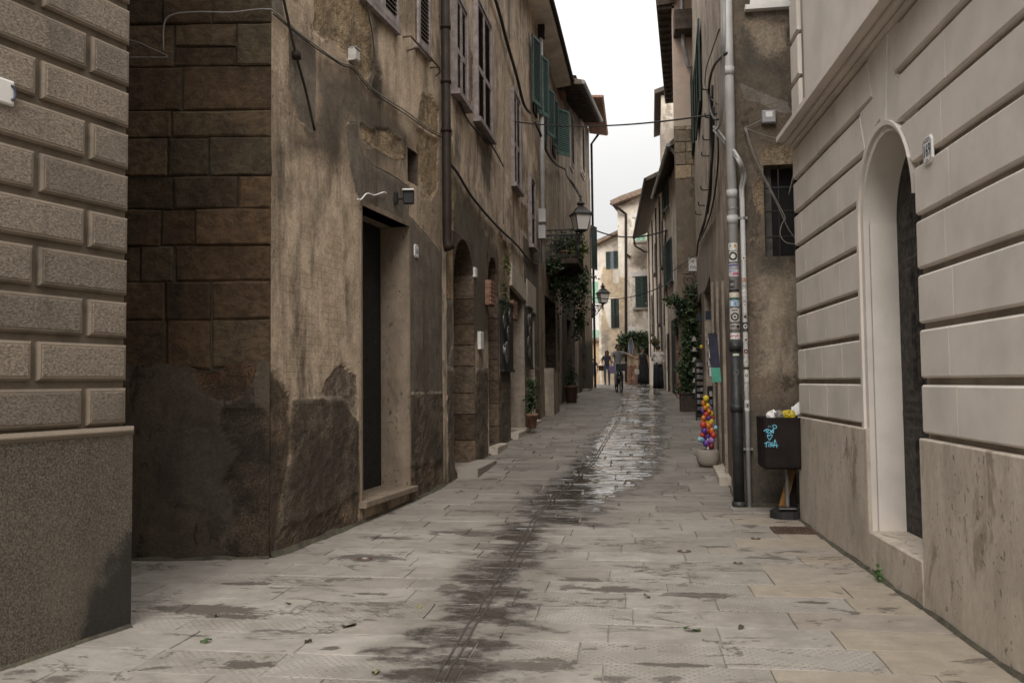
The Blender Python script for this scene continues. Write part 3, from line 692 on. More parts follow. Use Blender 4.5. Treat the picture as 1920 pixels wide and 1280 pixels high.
grid_wall('front_wall', WB1, HB, M_B1, bB, [hd, hw], .028, mB1, .010, z0=-.1, seed=3,
          sink={'m_tan': -.014, 'm_rough': .012, 'm_grey': .006, 'm_peb': -.012, 'm_earth': -.010})
reveal(WB1, hd, .34, M_MARB, bB, 'marble_door_jamb', sides=(1, 1, 1, 0))
mb = MB(WB1.M); mb.b2((hd[0] - .05, hd[3] + .0, -.2), (hd[1] + .02, hd[3] + .055, .012)); mb.b2((hd[0] - .035, hd[2], -.1), (hd[0] - .002, hd[3], .014)); mb.b2((hd[1] + .002, hd[2], -.1), (hd[1] + .03, hd[3], .01)); mb.build('door_surround', M_MARB, bB)
mb = MB(WB1.M); mb.block([(hd[0] - .06, hd[2] - .062), (hd[1] + .07, hd[2] - .062), (hd[1] + .07, hd[2]), (hd[0] - .06, hd[2])], -.45, .075, .008, .003); mb.build('door_sill', M_MARB, bB)
mb = MB(WB1.M); mb.b2((hd[0], hd[2], -.40), ((hd[0] + hd[1]) / 2 - .004, hd[3], -.345)); mb.b2((hd[0] + .08, hd[2] + .15, -.345), (hd[0] + .45, hd[2] + 1.1, -.335)); mb.b2(((hd[0] + hd[1]) / 2 + .004, hd[2], -.40), (hd[1], hd[3], -.345)); mb.b2(((hd[0] + hd[1]) / 2 - .03, hd[2], -.345), ((hd[0] + hd[1]) / 2 + .03, hd[3], -.325), 0)
dB = mb.build('door', M_ANTHR, bB)
mb = MB(WB1.M); mb.lathe([(.0, 0), (.022, .01), (.026, .025), (.014, .04)], 10, (0, 0, 0), M=WB1.M @ np.array(Matrix.Translation(((hd[0] + hd[1]) / 2 + .08, hd[2] + 1.0, -.345)))); mb.build('door_knob', M_RUST, dB)
reveal(WB1, hw, .22, M_B1S, bB, 'vent_reveal', M_DARKIN, 'vent_opening')
# side wall: big tufa blocks above, patched plaster below
sidepl = [(-400, 688), (312, 680), (340, 672), (365, 690), (372, 730), (400, 750), (440, 746), (470, 715), (482, 692), (503, 640), (512, 660), (512, 1120), (-400, 1120)]
S_ = WB1S
zt = S_.hit(400, 690)[1]
gm = {'m_stone': [S_.poly([(364, 600), (510, 600), (505, 655), (480, 700), (468, 725), (452, 744), (430, 752), (405, 748), (385, 738), (368, 712)])],
      'm_pale': [S_.poly([(330, 800), (440, 800), (452, 860), (425, 880), (420, 905), (445, 960), (430, 985), (380, 960), (300, 930), (290, 850)])],
      'm_earth': [S_.poly([(400, 770), (470, 760), (520, 790), (520, 1090), (420, 1090), (445, 960), (420, 905), (450, 850)])]}
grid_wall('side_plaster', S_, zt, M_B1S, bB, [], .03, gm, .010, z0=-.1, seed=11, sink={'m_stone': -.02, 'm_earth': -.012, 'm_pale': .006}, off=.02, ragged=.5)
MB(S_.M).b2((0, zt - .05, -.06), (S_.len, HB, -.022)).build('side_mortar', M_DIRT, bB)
rows = [(690, 600, [312, 395]), (599, 528, [310, 395]), (527, 461, [262, 325]), (459, 393, [300, 365]), (392, 331, [322, 446]), (329, 259, [312, 390]), (257, 208, [318]), (206, 125, [336]), (123, 46, [322, 441]), (44, -40, [300, 395]), (-42, -130, [340, 430]), (-132, -210, [310, 420])]
for (vb, vt, js) in rows:
    zb, zt2 = S_.hit(400, vb)[1], S_.hit(400, vt)[1]
    ss = [S_.hit(j, 600)[0] for j in js]; ss = [ss[0] - 1.25, ss[0] - .55] + ss + [S_.len + .002]
    for i in range(len(ss) - 1):
        a, b = ss[i] + .006, ss[i + 1] - (.006 if i < len(ss) - 2 else 0)
        if random.random() < .25 and zt2 - zb > .25 and b - a < .5 and i < len(ss) - 2:
            m_ = (zb + zt2) / 2 + random.uniform(-.03, .03); segs = [(zb, m_ - .006), (m_ + .006, zt2)]
        else: segs = [(zb, zt2)]
        for (c, d) in segs:
            mb = MB(S_.M); k = random.uniform
            P = [(a + k(-.006, .006), c + k(-.005, .005)), ((a + b) / 2, c + k(-.006, .006)), (b, c + k(-.005, .005)), (b, d + k(-.005, .005)), ((a + b) / 2, d + k(-.006, .006)), (a + k(-.006, .006), d + k(-.005, .005))]
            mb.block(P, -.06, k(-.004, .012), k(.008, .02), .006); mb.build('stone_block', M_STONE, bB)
# upper windows of the corner house
def louvre(wl_, parent, s0, s1, z0, z1, off, mf, ms, leaves=2, fr=.045, n=None, angle=None, name='shutter', mid=False):
    """louvred shutter leaves lying on the wall (or swung out by angle about their hinge)"""
    out = []
    for k in range(leaves):
        a = s0 + (s1 - s0) * k / leaves + .003; b = s0 + (s1 - s0) * (k + 1) / leaves - .003
        M = wl_.M @ np.array(Matrix.Translation((a, z0, off)))
        if angle is not None:
            hinge_right = (k == leaves - 1) if leaves > 1 else angle < 0
            an = abs(angle)
            if leaves > 1 and k == 0 or (leaves == 1 and angle > 0): M = wl_.M @ np.array(Matrix.Translation((a, z0, off)) @ Matrix.Rotation(-an, 4, 'Y'))
            else: M = wl_.M @ np.array(Matrix.Translation((b, z0, off)) @ Matrix.Rotation(an, 4, 'Y') @ Matrix.Translation((-(b - a), 0, 0)))
        w_, h_ = b - a, z1 - z0; mb = MB(M); t = .034
        mb.b2((0, 0, 0), (fr, h_, t)); mb.b2((w_ - fr, 0, 0), (w_, h_, t)); mb.b2((fr, 0, 0), (w_ - fr, fr * 1.5, t)); mb.b2((fr, h_ - fr * 1.2, 0), (w_ - fr, h_, t))
        if mid: mb.b2((fr, h_ * .42, 0), (w_ - fr, h_ * .42 + fr * 1.6, t))
        sh = mb.build(name, mf, parent); sl = MB(M)
        m_ = n or max(8, int(h_ / .055)); R = np.array(Matrix.Rotation(-.55, 3, 'X'))
        for i in range(m_):
            sl.box((w_ / 2, fr * 1.5 + (h_ - fr * 2.7) * (i + .5) / m_, t / 2), (w_ - 2 * fr, .036, .006), R)
        sl.build('slats', ms, sh, kind='stuff'); out.append(sh)
        mb = MB(M); mb.b2((fr * .5, fr * .5, .0), (w_ - fr * .5, h_ - fr * .5, .004)); mb.build('dark_backing', M_DARKIN, sh)
    return out
for (u0, u1, vb, hh, lab) in ((680, 744, 46, 1.5, 1), (782, 805, 98, 1.55, 2)):
    s0, s1 = WB1.su(u0), WB1.su(u1); zb = WB1.hit((u0 + u1) / 2, vb if lab == 2 else 26)[1]
    MB(WB1.M).b2((s0 - .05, zb - .055, -.02), (s1 + .05, zb, .05)).build('window_sill', M_MAUVE, bB)
    louvre(WB1, bB, s0, s1, zb, zb + hh, .018, M_MAUVE, M_BROWNSL, 2 if lab == 1 else 1, .05)
mb = MB(WB1.M); a, z = WB1.hit(756, 70); b, _ = WB1.hit(806, 90); mb.tube([(a, z, -.02), (a, z, .09), (b, z - .06, .12), (b + .03, z - .1, .12), (b + .03, z - .15, .06)], .011, 6); mb.tube([(a + .12, z - .11, -.02), (a + .12, z - .09, .12)], .010, 6); mb.tube([(b, z - .05, -.02), (b, z - .05, .12)], .01, 6)
tag(mb.build('curtain_bar', M_RUST), 'rusty iron hook bar under the slatted window above the black doorway', 'iron bar')
# moss and crumbs at the foot of the wall
mb = MB(WB1.M); P = []
for s_ in np.linspace(0, WB1.len, 60):
    w1 = .02 + .04 * vnoise(np.array(s_ * 5), np.array(.3)); yy_ = WB1.pos(s_, 0)[1]; P += [(s_, gz(yy_) + .015 + .05 * float(vnoise(np.array(s_ * 4), np.array(2.))), .004), (s_, gz(yy_) + .012, float(w1) * .6), (s_, gz(yy_) - .02, float(w1) + .03)]
mb.add(P, [(3 * i + j, 3 * i + 3 + j, 3 * i + 4 + j, 3 * i + 1 + j) for i in range(59) for j in range(2)])
mb.build('moss', M_DIRT, None, True, kind='stuff')

# ---- long middle house on the left
bC = thing('long_house', 'long streaked tan house with brown shutters, arched doorways and a wide pale eave', 'house', (B12[0] - .5, 15, gz(15)))
HC = WB2b.hit(1052, 150)[1]
HC = 9.75
o2 = WB2
shell(bC, M_B2, [B12, B23, B24, (-8.5, 25), (-8.5, 11)], -.2, HC, skip=(0, 1), name='rear_wall')
a1 = rect(o2, 851, 889, (870, 448), (870, 872)); a2 = rect(o2, 916, 934, (925, 482), (925, 850)); d3 = rect(o2, 957, 984, (970, 530), (975, 800)); d4 = rect(o2, 987, 1003, (995, 560), (996, 770))
for h in (a1, a2, d3, d4): h[2] = gz(o2.pos(h[0], 0)[1]) + .12
q = lambda *p: o2.poly(p)
mC = {'m_tan': [q((872, 60), (880, 80), (893, 140), (890, 180), (876, 220), (870, 190), (872, 120)), q((838, 200), (846, 230), (852, 300), (850, 640), (838, 700)), q((936, 430), (955, 470), (960, 560), (938, 600)), q((978, 380), (990, 395), (990, 440), (975, 430)), q((1000, 230), (1010, 300), (1008, 380), (1000, 340))],
      'm_dark': [q((845, 330), (860, 350), (900, 400), (935, 470), (935, 620), (900, 650), (845, 600)), q((852, 130), (858, 200), (862, 300), (854, 300)), q((940, 590), (1015, 560), (1015, 800), (940, 860)), q((896, 250), (922, 280), (921, 380), (902, 330))],
      'm_grey': [q((838, 560), (850, 560), (850, 900), (838, 905)), q((980, 440), (1010, 480), (1010, 640), (985, 640))],
      'm_rough': [q((838, 690), (866, 692), (866, 960), (838, 975)), q((892, 695), (915, 690), (915, 940), (890, 960)), q((935, 690), (957, 685), (957, 880), (935, 900)), q((985, 690), (1016, 690), (1016, 820), (985, 830))],
      'm_pale': [q((900, 30), (1010, 100), (1010, 330), (960, 180), (930, 300), (925, 100)), q((940, 160), (960, 170), (958, 330), (945, 330))]}
grid_wall('front_wall', o2, HC, M_B2, bC, [a1, a2, d3, d4], .055, mC, .018, z0=-.1, seed=5, sink={'m_tan': -.016, 'm_rough': .014, 'm_grey': .006})
for h, bk in ((a1, M_OLDDOOR), (a2, M_OLDDOOR)):
    reveal(o2, h, .38, M_JAMB, bC, 'reveal_lining', bk, 'door')
    arch_fill(o2, h[0], h[1], h[3] - (h[1] - h[0]) / 2, h[3], M_JAMB, bC, -.34, .006)
    zz = h[2] - .05
    while zz < h[3] - (h[1] - h[0]) / 2 - .1:          # jamb stones on the far reveal and on the face
        hh = random.uniform(.3, .42); z2 = min(zz + hh, h[3] - .2)
        mb = MB(o2.M); mb.b2((h[1] - .035, zz + .006, -.30), (h[1] + random.uniform(.01, .03), z2 - .006, .014)); mb.build('jamb_stone', M_JAMB, bC); zz += hh
for h, mt in ((d3, M_B2), (d4, M_B2)):
    reveal(o2, h, .42, M_GREYPLA if 'M_GREYPLA' in globals() else M_C1, bC, 'reveal_lining', M_OLDDOOR, 'door')
def quad_on(wl_, pts, n0, n1, name, mat, parent, bev=.01, jit=.004):
    mb = MB(wl_.M); mb.block([wl_.hit(*p) for p in pts], n0, n1, bev, jit); return mb.build(name, mat, parent)
quad_on(o2, [(957, 535), (985, 567), (985, 533), (957, 492)], -.05, .03, 'stone_lintel', M_TRAV, bC)
quad_on(o2, [(986, 575), (1003, 590), (1003, 540), (986, 522)], -.05, .03, 'stone_lintel', M_TRAV, bC)
for h, u0, u1, nm in ((a1, 866, 915, 'a'), (a2, 932, 944, 'b'), (d3, 962, 988, 'c'), (d4, 990, 1006, 'd')):
    yy_ = o2.pos(h[0], 0)[1]; mb = MB(o2.M); z_ = h[2]
    mb.block([(h[0] + (-.02 if nm != 'a' else .05), gz(yy_) - .05), (h[1] + (.05 if nm != 'a' else .12), gz(yy_) - .05), (h[1] + (.05 if nm != 'a' else .12), z_), (h[0] + (-.02 if nm != 'a' else .05), z_)], -.38, .30 if nm == 'a' else .14, .012, .006); mb.build('doorstep', M_CONC if nm == 'a' else M_TRAV, bC)
# windows: brown louvres in mauve frames
for (u0, u1, pt, pb, lv) in ((853, 873, (862, 18), (862, 190), 2), (894, 920, (907, 38), (907, 248), 2), (963, 975, (969, 193), (969, 358), 2), (995, 1002, (998, 345), (998, 465), 1)):
    s0, s1, z0, z1 = rect(o2, u0, u1, pt, pb)
    mb = MB(o2.M); f = .07
    mb.b2((s0 - f, z0, -.02), (s0, z1 + f, .075)); mb.b2((s1, z0, -.02), (s1 + f, z1 + f, .075)); mb.b2((s0, z1, -.02), (s1, z1 + f, .075)); mb.b2((s0 - f * 1.6, z0 - .07, -.02), (s1 + f * 1.6, z0, .12)); mb.b2((s0, z0, .0), (s1, z1, .018))
    fr = mb.build('window_frame', M_MAUVE, bC)
    louvre(o2, bC, s0, s1, z0, z1, .022, M_MAUVE, M_BROWNSL if lv == 2 else M_DKGREEN, lv, .05, mid=True)
# second stretch, past the pale pipe, in the shadow of the balcony
o3 = WB2b
dk = rect(o3, 1023, 1043, (1030, 560), (1030, 750)); dk[2] = gz(21) + .1; dk2 = rect(o3, 1046, 1052, (1048, 590), (1048, 750)); dk2[2] = gz(22.6) + .1
mCb = {'m_dark': [o3.poly([(1014, 480), (1062, 480), (1062, 800), (1014, 800)])]}  # deep shade under the balcony, put into the wall colour
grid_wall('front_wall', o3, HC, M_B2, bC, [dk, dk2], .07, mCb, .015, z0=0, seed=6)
for h in (dk, dk2): reveal(o3, h, .4, M_B1S, bC, 'reveal_lining', M_DARKIN, 'door')
# open teal shutters above the balcony
for (u0, v0, v1, ang, mt, col) in ((999, 85, 205, .22, M_TEAL, 0), (1009, 120, 226, .38, M_TEAL, 0), (1027, 182, 266, .25, M_TEAL, 0), (1036, 200, 285, .2, M_DKGREEN, 0), (1046, 222, 302, .62, M_TEAL, 1)):
    ww = o3 if u0 > 1010 else o2
    s0 = ww.su(u0); z1, z0 = ww.hit(u0, v0)[1], ww.hit(u0, v1)[1]
    louvre(ww, bC, s0, s0 + .52, z0, z1, .06, mt, mt, 1, .05, angle=ang)
for (u0, u1, v0, v1) in ((1005, 1011, 110, 222), (1020, 1029, 178, 268), (1041, 1046, 225, 300)):
    ww = o3 if u0 > 1015 else o2
    s0, s1, z0, z1 = rect(ww, u0, u1, (u0, v0), (u0, v1)); MB(ww.M).b2((s0, z0, .0), (s1, z1, .03)).build('window', M_DARKIN, bC)
# the pale eave
ev = []
for (x_, y_) in ((-2.02, 12.0), (-2.0, 17.5), B23, B24): ev.append((x_, y_))
mb = MB(); pr = [(-.3, -.06), (.40, .02), (.44, .05), (.44, .13), (-.3, .22)]
Wd = WB2.n
pts = [(B12[0], B12[1] + .3), ((B12[0] + B23[0]) / 2, 15), B23, (B24[0], B24[1] - .05)]
V = []
for p in pts: V += [(p[0] + a, p[1], HC + b) for a, b in pr]
mb.add(V, [(i * 5 + j, i * 5 + (j + 1) % 5, (i + 1) * 5 + (j + 1) % 5, (i + 1) * 5 + j) for i in range(3) for j in range(5)] + [tuple(range(5))[::-1], tuple(range(15, 20))])
mb.build('eave', M_SOFFIT, bC)
mb = MB(); mb.tube([(p[0] + .49, p[1], HC + .09) for p in pts], .055, 8); mb.build('gutter', M_BROWNPIPE, bC)
mb = MB(); mb.add([(pts[0][0] + .4, pts[0][1], HC + .15), (pts[-1][0] + .4, pts[-1][1], HC + .15), (-6, 24, HC + 1.6), (-6, 10.6, HC + 1.6)], [(0, 1, 2, 3)]); mb.build('roof', M_TILE, bC)
c_ = at(o3, 1048, 90, 0); 
mb = MB(); mb.b2((-2.15, 23.0, HC), (-1.75, 23.5, HC + 1.05)); mb.b2((-2.2, 22.95, HC + 1.05), (-1.7, 23.55, HC + 1.13)); mb.build('chimney', M_WHITEW, bC)
mb = MB(); mb.b2((-2.4, 24.4, HC), (-1.72, 25.1, HC + .95)); mb.b2((-2.45, 24.35, HC + .95), (-1.67, 25.15, HC + 1.05))
mb.build('chimney', M_TERRA, bC)

# ---- far left house with timber eave
bD = thing('balcony_house', 'ochre house at the far left bend under a dark timber eave', 'house', (-2.2, 30, gz(30)))
HD = 9.9; HD1 = 12.1; hz = lambda s_: HD + (HD1 - HD) * s_ / WB3.len
shell(bD, M_B3, [B24, B3E, (-8, 36.8), (-8, 24.5)], 0, HD, skip=(0,), name='rear_wall')
mb = MB(WB3.M); mb.prism([(0, HD - .01), (WB3.len, HD - .01), (WB3.len, HD1)], -6, -.02); mb.build('gable', M_B3, bD)
e1 = rect(WB3, 1092, 1098, (1095, 600), (1095, 735)); e2 = rect(WB3, 1064, 1072, (1068, 600), (1068, 740)); e1[2] = gz(31) + .1; e2[2] = gz(26) + .1
mD = {'m_dark': [WB3.poly([(1054, 470), (1078, 480), (1078, 800), (1054, 800)]), WB3.poly([(1085, 640), (1112, 640), (1112, 760), (1085, 760)])]}  # first area puts the deep shade by the balcony into the plaster colour
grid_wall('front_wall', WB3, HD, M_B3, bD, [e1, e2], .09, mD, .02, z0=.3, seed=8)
for h in (e1, e2):
    reveal(WB3, h, .4, M_B1S, bD, 'reveal_lining', M_OLDDOOR, 'door')
    MB(WB3.M).b2((h[0] - .1, gz(WB3.pos(h[0], 0)[1]) - .02, -.3), (h[1] + .1, h[2], .22)).build('doorstep', M_CONC, bD)
for (u0, u1, v0, v1, kind) in ((1074, 1078, 232, 322, 'o'), (1094, 1099, 248, 335, 'f')):
    s0, s1, z0, z1 = rect(WB3, u0, u1, (u0, v0), (u0, v1))
    MB(WB3.M).b2((s0 - .1, z0 - .1, -.02), (s1 + .1, z1 + .08, .05)).build('window_frame', M_SOFFIT, bD)
    louvre(WB3, bD, s0, s1, z0, z1, .05, M_MAUVE if kind == 'o' else M_SOFFIT, M_BROWNSL if kind == 'o' else M_MAUVE, 1, .06)
s0 = WB3.su(1110); z1, z0 = WB3.hit(1112, 436)[1], WB3.hit(1112, 512)[1]
louvre(WB3, bD, WB3.len - .62, WB3.len - .02, z0, z1, .05, M_DKGREEN, M_DKGREEN, 1, .05, angle=.3)
def bp(s_, off, dz): return WB3.pos(s_, hz(max(s_, 0)) + dz, off)
LE = WB3.len * .72
mb = MB(); mb.add([bp(-.2, -.3, -.05), bp(-.2, .74, -.16), bp(LE, .66, -.16), bp(LE, -.3, -.05), bp(-.2, -.3, .25), bp(-.2, .79, -.04), bp(LE, .71, -.04), bp(LE, -.3, .25)],
       [(0, 1, 2, 3), (7, 6, 5, 4), (0, 4, 5, 1), (1, 5, 6, 2), (2, 6, 7, 3)]); mb.build('eave', M_WOODDK, bD)
for i in range(18):
    s_ = .2 + i * .5
    if s_ < LE - .1: mb = MB(); P = [bp(s_, 0, -.16), bp(s_ + .09, 0, -.16), bp(s_ + .09, .66, -.24), bp(s_, .66, -.24), bp(s_, 0, -.06), bp(s_ + .09, 0, -.06), bp(s_ + .09, .66, -.15), bp(s_, .66, -.15)]; mb.add(P, [(0, 1, 2, 3), (7, 6, 5, 4), (0, 4, 5, 1), (1, 5, 6, 2), (2, 6, 7, 3), (3, 7, 4, 0)]); mb.build('rafter', M_WOODDK, bD)
A0, A1 = WB3.len * .55, WB3.len * 1.0
mb = MB(); mb.add([bp(A0, .2, .55), bp(A0, .9, .5), bp(A1, .75, -.35), bp(A1, .0, -.2), bp(A0, .2, .63), bp(A0, .95, .58), bp(A1, .8, -.27), bp(A1, .0, -.12)], [(0, 1, 2, 3), (7, 6, 5, 4), (0, 4, 5, 1), (1, 5, 6, 2), (2, 6, 7, 3)]); mb.build('tiled_verge', M_TERRA, bD)
mb = MB(); mb.tube([bp(-.2, .80, -.10), bp(LE, .74, -.10)], .06, 8); mb.build('gutter', M_ZINC, bD)
mb = MB(); mb.add([bp(-.2, .6, .1), bp(WB3.len, .1, .1), (-8, 36.5, HD1 + .3), (-8, 24.5, HD + 1.3)], [(0, 1, 2, 3)]); mb.build('roof', M_TILE, bD)
mb = MB(WB3.M); mb.tube([(WB3.len - .15, gz(35), .09), (WB3.len - .15, HD1 - .7, .09), (WB3.len - .3, HD1 - .35, .4)], .05, 8); mb.build('downpipe', M_BROWNPIPE, bD)
# ---- right: cream palazzo with smooth bands, travertine base and arched doorway
bR = thing('palazzo', 'cream rendered palazzo with grooved bands, travertine base and an arched black doorway', 'building', (R_X + .5, 5, 0))
HR = 9.0; BZ0, BP = WR.hit(1740, 820, .05)[1], .3315
ra, rb = WR.hit(1632, 900, .04)[0], WR.hit(1733, 900, .04)[0] - .014          # far and near jamb
zc_in = WR.hit(1688, 219, .04)[1] - .012; rad = (rb - ra) / 2; rc = (ra + rb) / 2
zsp = zc_in - rad; ZS = WR.hit(1660, 1003)[1]                # springing, sill top
BAND = .115
print('arch', ra, rb, zc_in, zsp, ZS)
shell(bR, M_PALSH, [(xw(-1.2), -1.2), (xw(RY), RY), (xw(RY) + .3, RY), (xw(RY) + .3, 9.4), (7, 9.4), (7, -1.2)], -.2, HR, skip=(0,), name='rear_wall')
def _u(p):
    q = CM.T @ (np.asarray(p, float) - CAM); return CX + F * q[0] / -q[2]
DEP = .1
while _u(WR.pos(ra, 1.3, -DEP)) < 1690 and DEP < .8: DEP += .005
print('door depth', DEP)
ho = [ra, rb, -.3, zc_in]
mb = MB(WR.M)
for a, b, c, d in ((0, ra, -.2, HR), (rb, WR.len, -.2, HR), (ra, rb, zc_in, HR)): mb.quad((a, c, 0), (b, c, 0), (b, d, 0), (a, d, 0))
mb.build('front_wall', M_PALSH, bR)
arch_fill(WR, ra, rb, zsp, zc_in + .02, M_PAL, bR, -DEP, .0, 'arch_vault', 60)
def jambx(z, e, side):
    """boundary of the opening widened by e at height z"""
    if z <= zsp: return rc + side * (rad + e)
    k = (rad + e) ** 2 - (z - zsp) ** 2
    return rc + side * math.sqrt(k) if k > 0 else None
# architrave band with two fillets
def ring(e0, e1, n0, n1, name, mat, zb=.2):
    # moulding round the arch: full on the far jamb, dying into the blocks on the near one
    mb = MB(WR.M); angs = np.linspace(math.pi, 0.0, 81); k_ = lambda a: max(.0, min(1, (a - .5) / 1.5))
    pts0 = [(rc - rad - e0, zb)] + [(rc + (rad + e0 * k_(a)) * math.cos(a), zsp + (rad + e0 * k_(a)) * math.sin(a)) for a in angs]
    pts1 = [(rc - rad - e1, zb)] + [(rc + (rad + e1 * k_(a)) * math.cos(a), zsp + (rad + e1 * k_(a)) * math.sin(a)) for a in angs]
    V = []
    for p, q_ in zip(pts0, pts1): V += [(p[0], p[1], n0), (p[0], p[1], n1), (q_[0], q_[1], n1), (q_[0], q_[1], n0)]
    k = len(pts0); Fs = [(4 * i + j, 4 * i + (j + 1) % 4, 4 * i + 4 + (j + 1) % 4, 4 * i + 4 + j) for i in range(k - 1) for j in range(4)]
    mb.add(V, Fs); return mb.build(name, mat, bR)
ring(.0, .065, -.01, .034, 'arch_moulding', M_PAL); ring(.066, BAND, -.01, .052, 'arch_moulding', M_PAL)
# reveal faces of the doorway
mb = MB(WR.M); mb.b2((ra - .02, ZS - .1, -DEP), (ra, zsp, -.002)); mb.build('door_reveal', M_PAL, bR); mb = MB(WR.M); mb.b2((rb, ZS - .1, -DEP), (rb + .02, zsp, -.002)); mb.build('door_reveal', M_PAL, bR)
mb = MB(WR.M); mb.b2((ra, ZS, -DEP - .06), (rb, zc_in, -DEP)); dR = mb.build('door', M_OLDDOOR, bR)
mb = MB(WR.M); hh_ = (rb - ra) / 2
for k in range(2):
    x0 = ra + k * hh_ + .03; x1 = x0 + hh_ - .06
    for (z0, z1) in ((ZS + .12, ZS + .75), (ZS + .9, ZS + 1.9), (ZS + 2.0, zsp + .1)):
        mb.block([(x0 + .06, z0), (x1 - .06, z0), (x1 - .06, z1), (x0 + .06, z1)], -DEP, -DEP + .015, .02); mb.block([(x0 + .13, z0 + .07), (x1 - .13, z0 + .07), (x1 - .13, z1 - .07), (x0 + .13, z1 - .07)], -DEP + .01, -DEP + .03, .03)
mb.b2((ra + .03, ZS + .80, -DEP), (rb - .03, ZS + .84, -DEP + .012)); mb.build('door_panel', M_OLDDOOR, dR)
# blocks
EB = {-1: BAND + .024, 1: .014}
ZR0 = zsp + .42 * rad
def row_end(z, z0, side):
    e = EB[side] if z < zsp + .5 * rad or side < 0 else EB[side] + .02
    b = jambx(z, e, side); b = 0 if b is None else abs(b - rc)
    if z0 >= ZR0:
        ph = math.asin(min((z0 - zsp + .05) / (rad + EB[side] + .05), .962)); b = max(b, (z0 - zsp) / math.tan(ph) + (z - z0) * min(.4, 1 / math.tan(ph)))
    return rc + side * b
def band_block(s0, s1, z0, z1):
    g, gv = .0195, .0008; za, zb = z0 + g, z1 - g; zz = np.linspace(za, zb, 7); side = -1 if (s0 + s1) / 2 < rc else 1
    bx = [row_end(z, z0, side) for z in zz]
    if side < 0:
        if s1 < min(bx): return [[(s0 + gv, za), (s1 - gv, za), (s1 - gv, zb), (s0 + gv, zb)]]
        if s0 > min(bx) - .05: return []
        pts = [(s0 + gv, za)] + [(min(b, s1), z) for b, z in zip(bx, zz)] + [(s0 + gv, zb)]
    else:
        if s0 > max(bx): return [[(s0 + gv, za), (s1 - gv, za), (s1 - gv, zb), (s0 + gv, zb)]]
        if s1 < max(bx) + .05: return []
        pts = [(s1 - gv, zb)] + [(max(b, s0), z) for b, z in list(zip(bx, zz))[::-1]] + [(s1 - gv, za)]
    p2 = [pts[0]]
    for p in pts[1:]:
        if math.hypot(p[0] - p2[-1][0], p[1] - p2[-1][1]) > .012: p2.append(p)
    return [p2]
ZCOR = WR.hit(1560, 185, .05)[1]; ZTOPC = WR.hit(1560, 118, .16)[1]; print('cornice', ZCOR, ZTOPC)
nrow = int(round((ZCOR - BZ0) / BP)); BP = (ZCOR - BZ0) / nrow
for r in range(nrow):
    z0, z1 = BZ0 + r * BP, BZ0 + (r + 1) * BP
    nearj = [rb + BAND + (.32 if r % 2 else .40)]; 
    while nearj[-1] < WR.len: nearj.append(nearj[-1] + (1.05 if r % 2 else .92))
    farj = [ra - BAND - .02]; st = .5 if r % 2 else .36
    while farj[-1] > 0: farj.append(farj[-1] - st); st = .62
    js = sorted([max(0, j) for j in farj[1:]] + [rc] + nearj)
    js = [j for j in js if j <= WR.len + .01]
    for a, b in zip(js[:-1], js[1:]):
        if b - a < .05 or a > 7.0: continue
        for P in band_block(a, b, z0, z1):
            mb = MB(WR.M); mb.block_h(P, -.005, .037, .012); mb.build('stone_block', M_PAL, bR)
# plain voussoir field and keystone above the arch, reaching up between the stepped row ends
rws = [(BZ0 + r * BP, BZ0 + (r + 1) * BP) for r in range(nrow) if BZ0 + r * BP >= ZR0]
KS = .11
for side in (-1, 1):
    out = []
    for (z0, z1) in rws:
        for z in (z0 + .004, z1 - .004): out.append((row_end(z, z0, side) - side * .018, z))
    z_lo = rws[0][0]; a0 = math.asin(min(.99, (z_lo - zsp) / (rad + EB[side]))); R_ = rad + EB[side] - .006
    arc = [(rc + side * R_ * math.cos(t), zsp + R_ * math.sin(t)) for t in np.linspace(math.pi / 2 - KS * .75, a0, 12)]
    P = out + [(rc + side * (KS + .03), ZCOR - .004)] + arc
    mb = MB(WR.M); mb.prism(P, -.005, .0335); mb.build('voussoir', M_PAL, bR)
R_ = rad + .02
mb = MB(WR.M); mb.block_h([(rc - KS * .72 * rad, zsp + R_), (rc + KS * .72 * rad, zsp + R_), (rc + KS + .022, ZCOR - .004), (rc - KS - .022, ZCOR - .004)], -.005, .040, .006); mb.build('keystone', M_PAL, bR)
# travertine base panels
ZB = BZ0 - .012
for (a, b) in ((0, ra - .0), (rb + .0, rb + 2.2), (rb + 2.2, WR.len)):
    mb = MB(WR.M); xs_ = (a + .0, b - .004)
    mb.block([(xs_[0], -.2), (xs_[1], -.2), (xs_[1], ZB), (xs_[0], ZB)], 0, .058, .008); mb.build('travertine_panel', M_TRAV, bR)
# the panels stop at the opening; door sill between them
mb = MB(WR.M); mb.block([(ra + .001, -.2), (rb - .001, -.2), (rb - .001, ZS), (ra + .001, ZS)], -.6, .06, .010, .003); mb.build('door_sill', M_TRAV, bR)
# string course: fascia over stepped soffit
mb = MB(WR.M)
def strip(z0, z1, n): mb.b2((-.0 - n * .0, z0, -.02), (WR.len, z1, n))
HC_ = ZTOPC - ZCOR
for k_, (q0, q1, nn) in enumerate(((.0, .2, .062), (.2, .28, .02), (.28, .48, .11), (.48, .54, .07), (.54, .93, .19), (.93, 1.0, .14))): strip(ZCOR + q0 * HC_ + .001, ZCOR + q1 * HC_ - .001, nn)
mb.build('string_course', M_PAL, bR)
ZU = ZTOPC + .001
for r in range(10):
    z0 = ZU + .06 + r * .42
    js = [0.0, .30 if r % 2 else .34]
    mb = MB(WR.M); mb.block([(0, z0 + .02), (.32, z0 + .02), (.32, z0 + .40), (0, z0 + .40)], 0, .035, .015); mb.build('corner_block', M_PAL, bR)
mb = MB(WR.M); mb.b2((.45, ZU, 0), (WR.len, HR, .012)); mb.build('upper_panel', M_PAL, bR)
